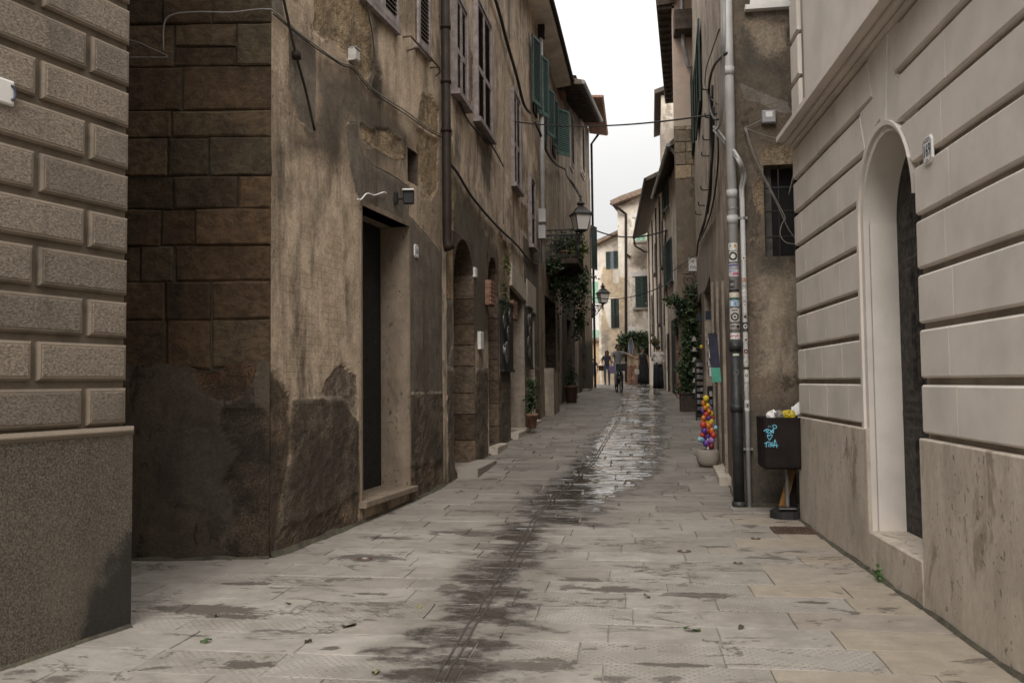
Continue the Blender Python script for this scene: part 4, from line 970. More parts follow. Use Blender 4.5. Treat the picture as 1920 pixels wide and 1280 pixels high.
for k in range(3):
    mb = MB(WR.M); x0 = 1.1 + k * 2.6; mb.b2((x0 - .2, 5.55, 0), (x0 + 1.3, 5.68, .12)); mb.b2((x0 - .12, 5.68, .0), (x0 - .0, 7.7, .06)); mb.b2((x0 + 1.1, 5.68, .0), (x0 + 1.22, 7.7, .06)); mb.b2((x0 - .2, 7.7, 0), (x0 + 1.3, 7.85, .1)); mb.b2((x0, 5.69, .0), (x0 + 1.1, 7.7, .016), 1); mb.build('window', [M_PAL, M_DKGREEN], bR)
mb = MB(WR.M); mb.b2((-.02, HR - .25, 0), (WR.len, HR, .35)); mb.build('eave', M_PAL, bR)
# 169 tile
def text_mesh(txt, size, M, mat, parent, name='lettering', ext=.001, align='CENTER', sx=1.0):
    c = bpy.data.curves.new('t', 'FONT'); c.body = txt; c.size = size; c.extrude = ext; c.align_x = align; c.align_y = 'CENTER'
    o = bpy.data.objects.new('t', c); COL.objects.link(o); bpy.context.view_layer.update()
    me = bpy.data.meshes.new_from_object(o.evaluated_get(bpy.context.evaluated_depsgraph_get())); bpy.data.objects.remove(o); bpy.data.curves.remove(c)
    me.name = name; me.transform(Matrix(np.asarray(M).tolist()) @ Matrix.Diagonal((sx, 1, 1, 1))); me.materials.clear(); me.materials.append(mat)
    q_ = bpy.data.objects.new(name, me); COL.objects.link(q_); q_.parent = parent
    if parent is not None: me.transform(Matrix.Translation(-Vector(_loc(parent).tolist())))
    return q_
def number_tile(wl_, u, v, w_, h_, off, txt, label, tsz, small=False):
    a, z = wl_.hit(u, v, off); p = wl_.pos(a, z, off); t = thing('house_number', label, 'number plate', p)
    c = .18 * w_; mb = MB(wl_.M); x0, x1, z0, z1 = a - w_ / 2, a + w_ / 2, z - h_ / 2, z + h_ / 2
    oct_ = [(x0 + c, z0), (x1 - c, z0), (x1, z0 + c), (x1, z1 - c), (x1 - c, z1), (x0 + c, z1), (x0, z1 - c), (x0, z0 + c)]
    mb.block(oct_, off - .002, off + .012, .004); mb.build('tile', M_WHITE, t)
    mb = MB(wl_.M); k = .84; o2_ = [(a + (x - a) * k, z + (y_ - z) * k, off + .0115) for x, y_ in oct_]; mb.tube(o2_ + [o2_[0], o2_[1]], .0026, 4); mb.build('border', M_INK, t)
    text_mesh(txt, tsz, wl_.M @ np.array(Matrix.Translation((a, z - .004, off + .013))), M_INK, t, 'numerals', sx=.72)
    if small:
        mb = MB(wl_.M); 
        for i in range(9): mb.b2((a - .036 + i * .008, z + h_ * .31, off + .011), (a - .031 + i * .008, z + h_ * .345, off + .0132))
        for i in range(4): mb.b2((a - .016 + i * .008, z - h_ * .36, off + .011), (a - .011 + i * .008, z - h_ * .33, off + .0132))
        mb.build('fine_print', M_INK, t)
    return t
number_tile(WR, 1742, 282, .135, .158, .036, '169', 'white tile numbered 169 in a blue border beside the palazzo arch', .10, True)
number_tile(WB1, 780, 471, .125, .15, .012, '161', 'small white number tile on grey cement beside the black doorway', .085)

# ---- right: brown end wall behind the bin, with the long bleached side running up the street
bE = thing('pipe_house', 'brown rendered house with pipes at its corner and cables down its bleached side', 'house', (2.0, 12, gz(12)))
HE = WC1.hit(1310, -10)[1]; HE = 11.6
E_ = WC1E
hwE = [E_.su(1441), R_X + .02, E_.hit(1470, 480)[1], E_.hit(1470, 308)[1]]
mE = {'m_grey': [E_.poly([(1383, 152), (1402, 160), (1440, 178), (1476, 192), (1488, 212), (1470, 214), (1430, 196), (1396, 184)]), E_.poly([(1398, 14), (1506, 8), (1506, 40), (1480, 36), (1458, 32), (1440, 38), (1412, 30)])],
      'm_tan': [E_.poly([(1425, 292), (1438, 278), (1470, 270), (1520, 268), (1520, 312), (1427, 318)]), E_.poly([(1411, 345), (1425, 330), (1437, 320), (1441, 330), (1441, 412), (1428, 402), (1412, 380)])],
      'm_dark': [E_.poly([(1385, -20), (1420, 10), (1440, 60), (1450, 140), (1440, 180), (1385, 150)]), E_.poly([(1440, 100), (1480, 100), (1475, 195), (1440, 180)]), E_.poly([(1385, 770), (1520, 765), (1520, 980), (1385, 980)]), E_.poly([(1385, 300), (1410, 330), (1412, 420), (1385, 480)]), E_.poly([(1412, 470), (1500, 478), (1440, 530), (1416, 530)])],
      'm_pale': [E_.poly([(1486, 30), (1500, 20), (1510, 240), (1490, 240)]), E_.poly([(1420, 520), (1500, 510), (1500, 700), (1425, 700)]), E_.poly([(1400, 40), (1470, 40), (1480, 100), (1430, 100)])]}
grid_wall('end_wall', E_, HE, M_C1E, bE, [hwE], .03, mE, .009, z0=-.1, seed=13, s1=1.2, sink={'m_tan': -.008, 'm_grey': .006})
reveal(E_, hwE, .22, M_C1E, bE, 'window_reveal', M_DARKIN, 'window_opening')
mb = MB(E_.M)
for k in range(3): zz = hwE[2] + (hwE[3] - hwE[2]) * (.22, .5, .76)[k]; mb.tube([(hwE[0], zz, -.06), (hwE[1], zz, -.06)], .011, 6)
for k in range(2): xx = hwE[0] + .16 + .16 * k; mb.tube([(xx, hwE[2], -.062), (xx, hwE[3], -.062)], .009, 6)
mb.build('window_grille', M_IRON, bE)
mb = MB(E_.M); mb.b2((hwE[0] + .03, hwE[2], -.2), (hwE[0] + .10, hwE[3], -.15)); mb.build('window_frame', simple('grey_wood', (.09, .083, .075), .8), bE)
su0, su1 = E_.su(1412), 1.15; zs_ = E_.hit(1450, 12)[1]
mb = MB(E_.M); mb.b2((su0, zs_ - .05, -.02), (su1, zs_, .09)); mb.build('window_sill', M_WHITE, bE)
mb = MB(E_.M); mb.b2((su0 + .06, zs_, -.01), (su0 + .13, zs_ + 1.5, .03)); mb.b2((su0 + .13, zs_, -.01), (su1, zs_ + .08, .03)); mb.b2((su0 + .13, zs_ + .08, -.01), (su1, zs_ + 1.5, .01)); mb.build('window', [M_WHITE], bE)
shell(bE, M_C1E, [C1C, C1F, (6, 22), (6, 9.6), (2.3, 9.3)], -.2, HE, skip=(0, 4), name='rear_wall')
W1 = WC1
ops = []
for (u0, u1, vt, vb) in ((1309, 1318, 566, 770), (1323, 1336, 540, 800)):
    h = rect(W1, u0, u1, (u0, vt), (u0, vb)); h[2] = gz(W1.pos(h[0], 0)[1]) + .08; ops.append(h)
mC1 = {'m_dark': [W1.poly([(1340, 560), (1374, 560), (1374, 960), (1330, 960), (1322, 600)]), W1.poly([(1306, 520), (1330, 540), (1330, 700), (1306, 700)])], 'm_pale': [W1.poly([(1305, 470), (1337, 420), (1337, 530), (1305, 556)])]}
grid_wall('side_wall', W1, HE, M_C1, bE, ops, .06, mC1, .012, z0=-.1, seed=15)
for h in ops: reveal(W1, h, .4, M_C1, bE, 'door_reveal', M_DARKIN, 'shop_door')
mb = MB(W1.M)
for u in (1340.5, 1350, 1361): a = W1.su(u); yy_ = W1.pos(a, 0)[1]; mb.b2((a - .07, -.1, 0), (a + .07, W1.hit(u, 520)[1], .035))
mb.build('shopfront_post', M_C1, bE)
for (u0, u1, z0, z1) in ((1312, 1321, 5.0, 6.3), (1330, 1343, 3.2, 4.4)):
    pass
mb = MB(W1.M); s0, s1 = W1.su(1349), W1.su(1366); mb.block([(s0, -.1), (s1, -.1), (s1, gz(10.5) + .1), (s0, gz(10.5) + .1)], -.05, .14, .01); mb.build('doorstep', M_TRAV, bE)
for (u0, u1, vt, vb) in ((1305.5, 1313, -120, 172), (1319, 1329, -150, 85)):
    s0, s1 = W1.su(u0), W1.su(u1); z1, z0 = W1.hit(u1, vt)[1], W1.hit(u1, vb)[1]; z1 = min(z1, z0 + 1.9)
    louvre(W1, bE, s0, s1, z0, z1, .03, M_DKGREEN, M_DKGREEN, 2, .06)
mb = MB(W1.M); mb.b2((-.1, HE - .1, -.2), (W1.len, HE + .05, .6)); mb.build('eave', M_WOODDK, bE)

# ---- tower-like house with pink top
bF = thing('stone_tower_house', 'narrow stone house with pink plaster top and deep dark eave above ivy', 'house', (1.9, 25, gz(25)))
HF = 11.0
zp, zs2 = WC2.hit(1288, 236)[1], WC2.hit(1288, 335)[1]
WF = Wall((1.26, 22.0), (1.70, 29.8))
grid_wall('front_wall', WC2, zs2, M_TOWER, bF, [], .1, None, .02, z0=.2, seed=18, s1=1.4)
mb = MB(WC2.M); mb.b2((0, zp, -.3), (1.4, HF + 1.5, .0)); mb.build('upper_plaster', M_PINK, bF)
mb = MB(WC2.M); mb.b2((0, zs2, -.3), (1.4, zp, -.03)); mb.build('stone_core', M_C1E, bF)
zz = zs2
while zz < zp - .1:
    hh = min(random.uniform(.26, .36), zp - zz); x = 0.0
    while x < 1.3:
        ww = random.choice([.28, .42, .55]); mb = MB(WC2.M); mb.block([(x + .008, zz + .008), (x + ww - .008, zz + .008), (x + ww - .008, zz + hh - .008), (x + .008, zz + hh - .008)], -.1, random.uniform(.0, .012), .015, .01); mb.build('stone_block', M_STONEP, bF); x += ww
    zz += hh
shell(bF, M_TOWER, [(1.26, 22.0), (1.70, 29.8), (6, 29.8), (6, 22.0)], 0, HF, skip=(3,), name='side_wall')
mb = MB(); z_ = HF + .02
mb.add([(.86, 21.9, z_), (1.32, 21.9, z_ + .05), (1.74, 29.9, z_ + .05), (1.42, 29.9, z_), (.84, 21.85, z_ + .14), (1.32, 21.85, z_ + .25), (1.74, 29.9, z_ + .25), (1.40, 29.9, z_ + .14)], [(0, 3, 2, 1), (4, 5, 6, 7), (0, 1, 5, 4), (0, 4, 7, 3), (2, 3, 7, 6)]); mb.build('eave', M_WOODDK, bF)
mb = MB(); 
for i in range(18): t = i / 17.5; mb = MB(); mb.b2((.9 + .55 * t, 22.0 + 7.8 * t, z_ - .06), (1.32 + .4 * t, 22.08 + 7.8 * t, z_ + .01)); mb.build('rafter', M_WOODDK, bF)
mb = MB(); zt_ = WC2.hit(1300, 70)[1]; mb.b2((1.28, 21.4, zt_), (2.4, 22.3, zt_ + .5)); mb.build('roof_end', M_WOODDK, bF)
mb = MB(WC2.M); a, z = WC2.hit(1279, 60); b, z2 = WC2.hit(1290, 128); mb.tube([(a, z + 1.0, .2), (a, z, .2), (a + .02, z - .45, .2), (b, z2, .12), (b + .3, z2 - .03, .1)], .055, 8); mb.build('downpipe', M_ZINC, bF)

# ---- tall back house, then the low house with green shutters
bG = thing('tall_rear_house', 'pale stone house rising behind the low shuttered house', 'house', (2.2, 31, gz(31)))
HG = WC2b.hit(1262, 178)[1]
grid_wall('front_wall', WC2b, HG, M_C3, bG, [], .14, None, .02, z0=.5, seed=21)
shell(bG, M_C3, [(1.3, 30.6), (1.45, 36), (6, 36), (6, 30.6)], 0, HG, skip=(3,), name='side_wall')
mb = MB(); mb.add([(1.08, 30.4, HG + .02), (1.4, 30.4, HG + .12), (1.5, 36, HG + .12), (1.2, 36, HG + .02), (1.06, 30.4, HG + .16), (3.0, 30.4, HG + .8), (3, 36, HG + .8), (1.2, 36, HG + .16)], [(0, 3, 2, 1), (4, 5, 6, 7), (0, 1, 5, 4), (0, 4, 7, 3)]); mb.build('eave', M_WOODDK, bG)
bH = thing('shuttered_house', 'low house with long dark green shutters beside the tower', 'house', (1.7, 27, gz(27)))
Wc = WC2c; HHc = Wc.hit(1262, 318)[1]
grid_wall('front_wall', Wc, HHc, M_C3, bH, [], .08, None, .02, z0=.4, seed=23)
shell(bH, M_C3, [(1.62, 24.4), C3N, (5, 31), (5, 24.4)], 0, HHc, skip=(0,), name='side_wall')
for (u0, u1, v0, v1) in ((1251, 1262, 312, 386), (1252, 1267, 448, 532)):
    s0, s1 = sorted((Wc.su(u0), Wc.su(u1))); z1, z0 = Wc.hit((u0 + u1) / 2, v0)[1], Wc.hit((u0 + u1) / 2, v1)[1]
    MB(Wc.M).b2((s0, z0, 0), (s1, z1, .02)).build('window', M_WHITEW, bH)
    m_ = (s1 - s0); louvre(Wc, bH, s0, s0 + m_ * .42, z0, z1, .04, M_DKGREEN, M_DKGREEN, 1, .05, angle=.06); louvre(Wc, bH, s1 - m_ * .42, s1, z0, z1, .04, M_DKGREEN, M_DKGREEN, 1, .05, angle=-.06)
mb = MB(Wc.M); mb.add([(-.1, HHc - .12, .34), (Wc.len + .2, HHc - .12, .34), (Wc.len + .2, HHc + .45, -.3), (-.3, HHc + .45, -.3), (-.1, HHc + .0, .38), (Wc.len + .2, HHc + .0, .38), (Wc.len + .2, HHc + .6, -.3), (-.3, HHc + .6, -.3)], [(0, 1, 2, 3), (7, 6, 5, 4), (0, 4, 5, 1), (1, 5, 6, 2), (0, 3, 7, 4)]); mb.build('eave', M_WOODDK, bH)
mb = MB(Wc.M); mb.tube([(-.1, HHc - .08, .42), (Wc.len + .22, HHc - .08, .42)], .06, 8); mb.tube([(Wc.len + .1, HHc - .08, .42), (Wc.len + .05, HHc - .2, .3), (Wc.len - .05, HHc - .5, .08), (Wc.len - .05, HHc - 2, .08)], .05, 8); mb.build('gutter', M_ZINC, bH)
hS = [Wc.len * .3, Wc.len * .62, .5, WC2c.hit(1262, 600)[1]]
MB(Wc.M).b2((hS[0], .4, 0), (hS[1], hS[3], .02)).build('door', M_DARKIN, bH)
mb = MB(Wc.M); mb.b2((hS[1] + .3, .5, 0), (hS[1] + .6, hS[3] - .2, .12)); mb.build('brick_pier', M_TERRA, bH)

bI = thing('cracked_house', 'cream house with vertical cracks in its plaster at the far right bend', 'house', (1.9, 36, gz(36)))
HI = WC3.hit(1230, 385)[1]; HI = 8.7
grid_wall('front_wall', WC3, HI, M_C3, bI, [], .1, None, .02, z0=.5, seed=25)
shell(bI, M_C3, [C3F_, C3N, (6, 31.0), (6, 43.5)], 0, HI, skip=(0,), name='side_wall')
for (s_, w_, z0, z1) in ((3.2, .12, 2.5, 4.3), (6.4, .1, 4.9, 6.2), (8.8, .12, 2.6, 4.2), (11, .1, 4.6, 6.3)):
    mb = MB(WC3.M); mb.b2((s_, z0 + 1, 0), (s_ + w_ * 7, z1 + 1, .03)); mb.b2((s_ - .06, z0 + .92, 0), (s_ + w_ * 7 + .06, z0 + 1, .1)); mb.build('window', M_WOODDK, bI)
for s_ in (2.2, 5.2, 7.9, 10.2, 12.4): MB(WC3.M).tube([(s_, 2.5, .03), (s_ + .03, HI - .2, .03)], .035, 6).build('wall_pipe', M_WOODDK, bI)
MB(WC3.M).b2((12.2, .6, 0), (13.4, 3.0, .03)).build('door', M_DARKIN, bI)
mb = MB(WC3.M); mb.add([(-.2, HI - .1, .6), (WC3.len, HI - .1, .6), (WC3.len, HI + .3, -.3), (-.2, HI + .3, -.3), (-.2, HI + .02, .64), (WC3.len, HI + .02, .64), (WC3.len, HI + .5, -.4), (-.2, HI + .5, -.4)], [(0, 1, 2, 3), (7, 6, 5, 4), (0, 4, 5, 1), (1, 5, 6, 2), (0, 3, 7, 4)]); mb.build('eave', M_WOODDK, bI)
mb = MB(WC3.M); mb.tube([(-.1, HI - .05, .66), (WC3.len, HI - .05, .66)], .06, 8); mb.tube([(.05, HI - .05, .66), (.05, HI - .5, .6), (.4, HI - .9, .1), (1.2, HI - 1.0, .08)], .045, 8); mb.build('gutter', M_BROWNPIPE, bI)

# ---- closing houses at the end of the view
bJ = thing('end_house', 'tall pale plaster house with green shutters closing the end of the street', 'house', (1.2, 46, gz(45)))
WJ = WD1; zl, zr = WJ.hit(1163, 386)[1], WJ.hit(1243, 352)[1]
def J(*p): return WJ.poly(p)
mJ = {'m_tan': [J((1160, 500), (1175, 500), (1172, 640), (1160, 640)), J((1170, 640), (1200, 640), (1200, 730), (1170, 730))], 'm_pale': [J((1162, 400), (1174, 400), (1174, 520), (1162, 520))], 'm_dark': [J((1180, 460), (1215, 455), (1215, 505), (1185, 505)), J((1190, 570), (1203, 570), (1200, 610), (1192, 610))]}
grid_wall('front_wall', WJ, zl, M_D1, bJ, [], .12, mJ, .03, z0=.8, seed=27)
mb = MB(WJ.M); mb.prism([(0, zl), (WJ.len, zl), (WJ.len, zr + .6), (WJ.su(1243), zr)], -.3, -.005); mb.build('gable', M_D1, bJ)
pj0 = WJ.pos(0, 0); pj1 = WJ.pos(WJ.len, 0)
shell(bJ, M_D1, [tuple(pj1[:2]), (pj1[0], 53), (pj0[0], 53), tuple(pj0[:2])], 0, zl, skip=(3,), name='side_wall')
e_ = lambda u, v: WJ.hit(u, v)
mb = MB(WJ.M); P = [e_(1146, 380), e_(1165, 371), e_(1262, 336), e_(1262, 345), e_(1165, 381), (e_(1150, 388)[0], e_(1150, 388)[1])]
mb.prism(P, -8, .5); mb.build('roof', M_TILE, bJ)
for (u0, u1, v0, v1, mt) in ((1196, 1216, 408, 452, M_MINT), (1194, 1219, 518, 577, M_DKGREEN)):
    s0, s1 = WJ.su(u0), WJ.su(u1); z1, z0 = WJ.hit(u0, v0)[1], WJ.hit(u0, v1)[1]
    MB(WJ.M).b2((s0 - .15, z1, 0), (s1 + .15, z1 + .22, .05)).build('window_lintel', M_WHITEW, bJ); MB(WJ.M).b2((s0 - .12, z0 - .1, 0), (s1 + .12, z0, .1)).build('window_sill', M_CONC, bJ)
    louvre(WJ, bJ, s0, s1, z0, z1, .01, mt, mt, 2, .05, n=22)
mb = MB(WJ.M); mb.tube([WJ.hit(1147, 384) + (.45,), WJ.hit(1163, 394) + (.3,), WJ.hit(1174, 402) + (.08,), WJ.hit(1174, 430) + (.08,), WJ.hit(1174, 715) + (.08,)], .07, 8); mb.build('downpipe', M_BROWNPIPE, bJ)
mb = MB(WJ.M); a, z = WJ.hit(1174, 476); mb.tube([(a, z, .1), (a + .25, z - .2, .1)], .05, 6); mb.build('pipe_stub', M_BROWNPIPE, bJ)
s0, s1 = WJ.su(1203), WJ.su(1218); MB(WJ.M).b2((s0, .8, 0), (s1, WJ.hit(1205, 655)[1], .02)).build('door', M_DARKIN, bJ)
zz = gz(44.5) - .1
while zz < WJ.hit(1187, 684)[1]:      # low brick wall left of the door
    x = WJ.su(1175); k = 0
    while x < WJ.su(1195): mb = MB(WJ.M); mb.block([(x + .008, zz + .008), (x + .24, zz + .008), (x + .24, zz + .1), (x + .008, zz + .1)], 0, .12, .01, .006); mb.build('brick', M_TERRA, bJ); x += .25
    zz += .11

bK = thing('rubble_house', 'stained stone and plaster house with dark shutters left of the tall pale house', 'house', (-1.0, 49, gz(48)))
WK = WD0; zk = WK.hit(1150, 446)[1]
K = lambda *p: WK.poly(p)
mK = {'m_tan': [K((1128, 500), (1165, 505), (1165, 558), (1128, 558)), K((1128, 560), (1140, 560), (1150, 640), (1128, 640)), K((1128, 590), (1148, 590), (1165, 640), (1165, 730), (1128, 730))], 'm_pale': [K((1150, 500), (1164, 500), (1164, 530), (1150, 530)), K((1130, 565), (1146, 565), (1146, 620), (1138, 600))], 'm_dark': [K((1128, 620), (1145, 620), (1145, 660), (1128, 660))]}
grid_wall('front_wall', WK, zk, M_D1, bK, [], .1, mK, .03, z0=.8, seed=29)
p0, p1 = WK.pos(0, 0), WK.pos(WK.len, 0)
shell(bK, M_D1, [tuple(p1[:2]), (p1[0], 55), (p0[0], 55), tuple(p0[:2])], 0, zk, skip=(3,), name='side_wall')
mb = MB(WK.M); mb.prism([WK.hit(1117, 455), WK.hit(1166, 432), WK.hit(1166, 438), WK.hit(1128, 457), WK.hit(1121, 462)], -6, .4); mb.build('roof', M_TILE, bK)
mb = MB(WK.M); mb.prism([(0, zk), (WK.len, zk), (WK.len, WK.hit(1165, 437)[1])], -.3, -.01); mb.build('gable', M_D1, bK)
for (u0, u1, v0, v1, pane) in ((1140, 1163, 472, 504, 1), (1148, 1165, 560, 615, 0)):
    s0, s1 = WK.su(u0), min(WK.su(u1), WK.len - .02); z1, z0 = WK.hit(u0, v0)[1], WK.hit(u0, v1)[1]; w3 = (s1 - s0)
    MB(WK.M).b2((s0 + w3 * .3, z0, 0), (s1 - w3 * .3, z1, .02)).build('window', simple('dim_glass', (.16, .17, .2), .15, bump=0) if pane else M_DARKIN, bK)
    louvre(WK, bK, s0, s0 + w3 * .36, z0, z1, .02, M_DKGREEN, M_DKGREEN, 1, .05, n=18); louvre(WK, bK, s1 - w3 * .36, s1, z0, z1, .02, M_DKGREEN, M_DKGREEN, 1, .05, n=18)
mb = MB(WK.M); a, z = WK.hit(1150, 603); b = WK.su(1164)
for i in range(8): mb.tube([(a + (b - a) * i / 7, z - .3, .22), (a + (b - a) * i / 7, z + .35, .22)], .012, 4)
mb.tube([(a, z + .35, .22), (b, z + .35, .22)], .015, 4); mb.build('window_grille', M_IRON, bK)

bL = thing('far_white_house', 'whitish house with mint shutters glimpsed far beyond the left bend', 'house', (-4, 80, gz(70)))
mb = MB(); mb.b2((-9, 74, .5), (-1.0, 82, 13.0)); mb.build('wall', M_WHITEW, bL)
mb = MB(); mb.b2((-9.3, 73.6, 13.0), (-.8, 82, 13.3)); mb.build('roof', M_TILE, bL)
for zz in (4.0, 8.2): mb = MB(); mb.b2((-3.3, 73.93, zz), (-2.3, 74.02, zz + 1.8)); mb.b2((-3.95, 73.9, zz), (-3.3, 73.98, zz + 1.8)); mb.b2((-2.3, 73.9, zz), (-1.7, 73.98, zz + 1.8)); mb.build('window', M_MINT, bL)
bM = thing('apricot_house', 'low apricot plastered house beyond the left bend', 'house', (-4, 64, gz(60)))
mb = MB(); mb.b2((-9, 60, .5), (-1.35, 66, 4.2)); mb.build('wall', M_ORANGE, bM)
mb = MB(); mb.b2((-9.2, 59.7, 4.2), (-1.25, 66, 4.4)); mb.build('roof', M_TILE, bM)
mb = MB(); mb.b2((-2.0, 59.94, 1.2), (-1.7, 60.02, 3.0)); mb.build('door', M_WOODDK, bM)

# ================================================================== STREET FURNITURE AND THINGS
def spline(pts, n=6):
    P = [np.array(p, float) for p in pts]; P = [2 * P[0] - P[1]] + P + [2 * P[-1] - P[-2]]; out = []
    for i in range(1, len(P) - 2):
        for k in range(n):
            t = k / n; a, b, c, d = P[i - 1:i + 3]
            out.append(.5 * ((2 * b) + (-a + c) * t + (2 * a - 5 * b + 4 * c - d) * t * t + (-a + 3 * b - 3 * c + d) * t ** 3))
    out.append(P[-2]); return out
def cable(name, label, pts, r, mat, cat='cable', group=None, n=5):
    mb = MB(); mb.tube(spline(pts, n), r, 6); return tag(mb.build(name, mat, None, True), label, cat, group)
def wpx(wl_, pts, off=.03): return [at(wl_, u, v, off) for u, v in pts]
def rope(mb, pts, r, n=5): mb.tube(spline(pts, n), r, 6)

# ---- downpipes at the brown end wall
PX = lambda u, v, off=.08: at(WC1E, u, v, off)
pb = PX(1386, 951); pt_ = PX(1380, 0)
xp = float(pb[0]); yp = float(pb[1]); zj = PX(1385, 645)[2]; zk2 = PX(1380, 372)[2]
tp = thing('drainpipe', 'pale grey drainpipe covered in stickers above a black iron foot', 'drainpipe', (xp, yp, gz(yp)))
rp = .052
mb = MB(); mb.tube([(xp, yp, zj - .05), (xp, yp, 7.5)], rp, 18); mb.build('pipe', M_GREYPIPE, tp, True)
mb = MB(); mb.tube([(xp, yp, -.05), (xp, yp, zj)], rp + .005, 18); mb.tube([(xp, yp, zj - .07), (xp, yp, zj + .02)], rp + .013, 18); mb.tube([(xp, yp, 1.02), (xp, yp, 1.10)], rp + .014, 18); mb.tube([(xp, yp, gz(yp) - .02), (xp, yp, gz(yp) + .05)], rp + .02, 18); mb.build('iron_foot', M_DKPIPE, tp, True)
for zc in (zk2, 3.0, 4.6): mb = MB(); mb.tube([(xp, yp, zc), (xp, yp, zc + .09)], rp + .006, 18); mb.build('pipe_collar', M_GREYPIPE, tp, True)
mb = MB(); mb.tube([(xp, yp, zk2 - .12), (xp, yp, zk2 - .10)], rp + .008, 18); mb.box((xp, yp + .06, zk2 - .11), (.03, .08, .02)); mb.build('pipe_clip', M_ZINC, tp)
SC = {}
def smat(c):
    if c not in SC: SC[c] = simple('sticker_%d' % len(SC), c, .5, var=.3, sc=60, bump=0)
    return SC[c]
def patch(x, y, r, z0, z1, a0, a1, mat, parent, name='sticker', n=8):
    """printed patch wrapped on a vertical pipe; angles in degrees, 0 facing the street (-Y)"""
    mb = MB(); V = []
    for i in range(n + 1):
        a = math.radians(-90 + a0 + (a1 - a0) * i / n)
        for z in (z0, z1): V.append((x + r * math.cos(a), y + r * math.sin(a), z))
    mb.add(V, [(2 * i, 2 * i + 2, 2 * i + 3, 2 * i + 1) for i in range(n)]); return mb.build(name, mat, parent)
def disc_patch(x, y, r, zc, ac, rad_, mat, parent, inner=0.0, name='sticker_print', n=16):
    mb = MB(); V = []; 
    for i in range(n):
        t = 2 * math.pi * i / n
        for rr in (inner, rad_):
            a = math.radians(-90 + ac) + rr * math.cos(t) / r; V.append((x + r * math.cos(a), y + r * math.sin(a), zc + rr * math.sin(t)))
    mb.add(V, [(2 * i, 2 * i + 1, (2 * i + 3) % (2 * n), (2 * i + 2) % (2 * n)) for i in range(n)]); return mb.build(name, mat, parent)
zpx = lambda v: PX(1385, v)[2]
def stick(v0, v1, c, prints=(), a=(-80, 75)):
    s_ = patch(xp, yp, rp + .0015, zpx(v1), zpx(v0), a[0], a[1], smat(c), tp)
    for p in prints:
        if p[0] == 'r': patch(xp, yp, rp + .0028, zpx(p[2]), zpx(p[1]), p[3], p[4], smat(p[5]), s_, 'sticker_print')
        else: disc_patch(xp, yp, rp + .0028, zpx(p[1]), p[2], p[3], smat(p[4]), s_, p[5])
WHT, BLK = (.62, .6, .57), (.03, .03, .03)
stick(456, 470, WHT, [('d', 462, 20, .016, (.5, .27, .04), 0), ('d', 461, -40, .008, BLK, 0)], (-70, 50))
stick(472, 491, WHT, [('d', 481, -10, .046, BLK, .027)], (-62, 45))
stick(494, 504, (.30, .28, .36), [('r', 497, 499, -60, 40, (.1, .1, .2)), ('r', 501, 502.5, -60, 50, (.5, .5, .55))])
stick(505, 519, (.55, .5, .52), [('r', 512, 516, -20, 55, (.5, .12, .2)), ('r', 507, 510, -60, 10, (.3, .35, .5))])
stick(526, 541, (.05, .05, .05), [('r', 531, 536, -50, -8, (.22, .21, .2))], (-62, 0))
stick(543, 548, BLK); stick(548.5, 558, (.6, .53, .45)); stick(558.5, 562, (.04, .12, .10))
stick(563, 575, (.33, .42, .52), [('r', 565, 574, -45, -25, (.6, .65, .7)), ('r', 566, 573, -5, 8, (.12, .2, .4))])
stick(578, 603, (.5, .48, .45), [('d', 594, -5, .044, BLK, .028), ('d', 594, -5, .012, BLK, 0), ('r', 581, 583, -40, 20, BLK)])
stick(607, 617, (.36, .34, .32), [('r', 610, 615, 10, 50, BLK), ('r', 611, 613, -60, 0, BLK)])
stick(624, 636, (.66, .62, .6), [('r', 628 + (i % 2), 632 - (i % 3), -65 + i * 20, -52 + i * 20, (.45, .06, .1)) for i in range(7)])
stick(637, 641, (.09, .09, .09))
patch(xp, yp, rp + .007, zpx(667), zpx(663), -35, 30, smat((.5, .55, .42)), tp)
disc_patch(xp, yp, rp + .007, zpx(698), 0, .03, smat((.12, .12, .12)), tp, .02)
# second, thinner conduit
qx = float(PX(1405, 950, .05)[0]); qy = yp + .02; zq = PX(1403, 372)[2]
tq = thing('conduit', 'thin pale grey conduit dotted with small round stickers beside the drainpipe', 'conduit', (qx, qy, gz(qy)))
rq = .026
mb = MB(); mb.tube([(qx, qy, -.05), (qx, qy, zq)], rq, 14); mb.build('pipe', M_GREYPIPE, tq, True)
for v in (408, 842): mb = MB(); z_ = zpx(v); mb.tube([(qx, qy, z_ - .012), (qx, qy, z_ + .012)], rq + .006, 14); mb.b2((qx - .06, qy + .0, z_ - .012), (qx + .05, qy + .03, z_ + .012)); mb.build('pipe_clip', M_ZINC, tq)
def stq(v0, v1, c, prints=()):
    s_ = patch(qx, qy, rq + .0012, zpx(v1), zpx(v0), -80, 80, smat(c), tq)
    for (vc, r_, col, inn) in prints: disc_patch(qx, qy, rq + .002, zpx(vc), 0, r_, smat(col), s_, inn)
stq(480, 488, WHT, [(484, .009, BLK, 0)]); stq(520, 530, (.45, .43, .41), [(525, .021, (.45, .12, .03), 0)]); stq(532, 541, (.5, .48, .46), [(536, .015, BLK, .010)])
stq(543, 556, (.62, .6, .58)); stq(558, 578, (.5, .48, .46), [(565, .012, BLK, .007), (572, .006, BLK, 0)]); stq(586, 598, (.4, .38, .36), [(594, .015, BLK, 0)])
stq(604, 622, (.08, .08, .08), [(612, .024, WHT, .013), (612, .0, BLK, 0)]); stq(626, 640, (.55, .53, .5), [(637, .012, BLK, 0)]); stq(650, 668, (.5, .47, .45), [(659, .024, (.13, .03, .03), .01)])
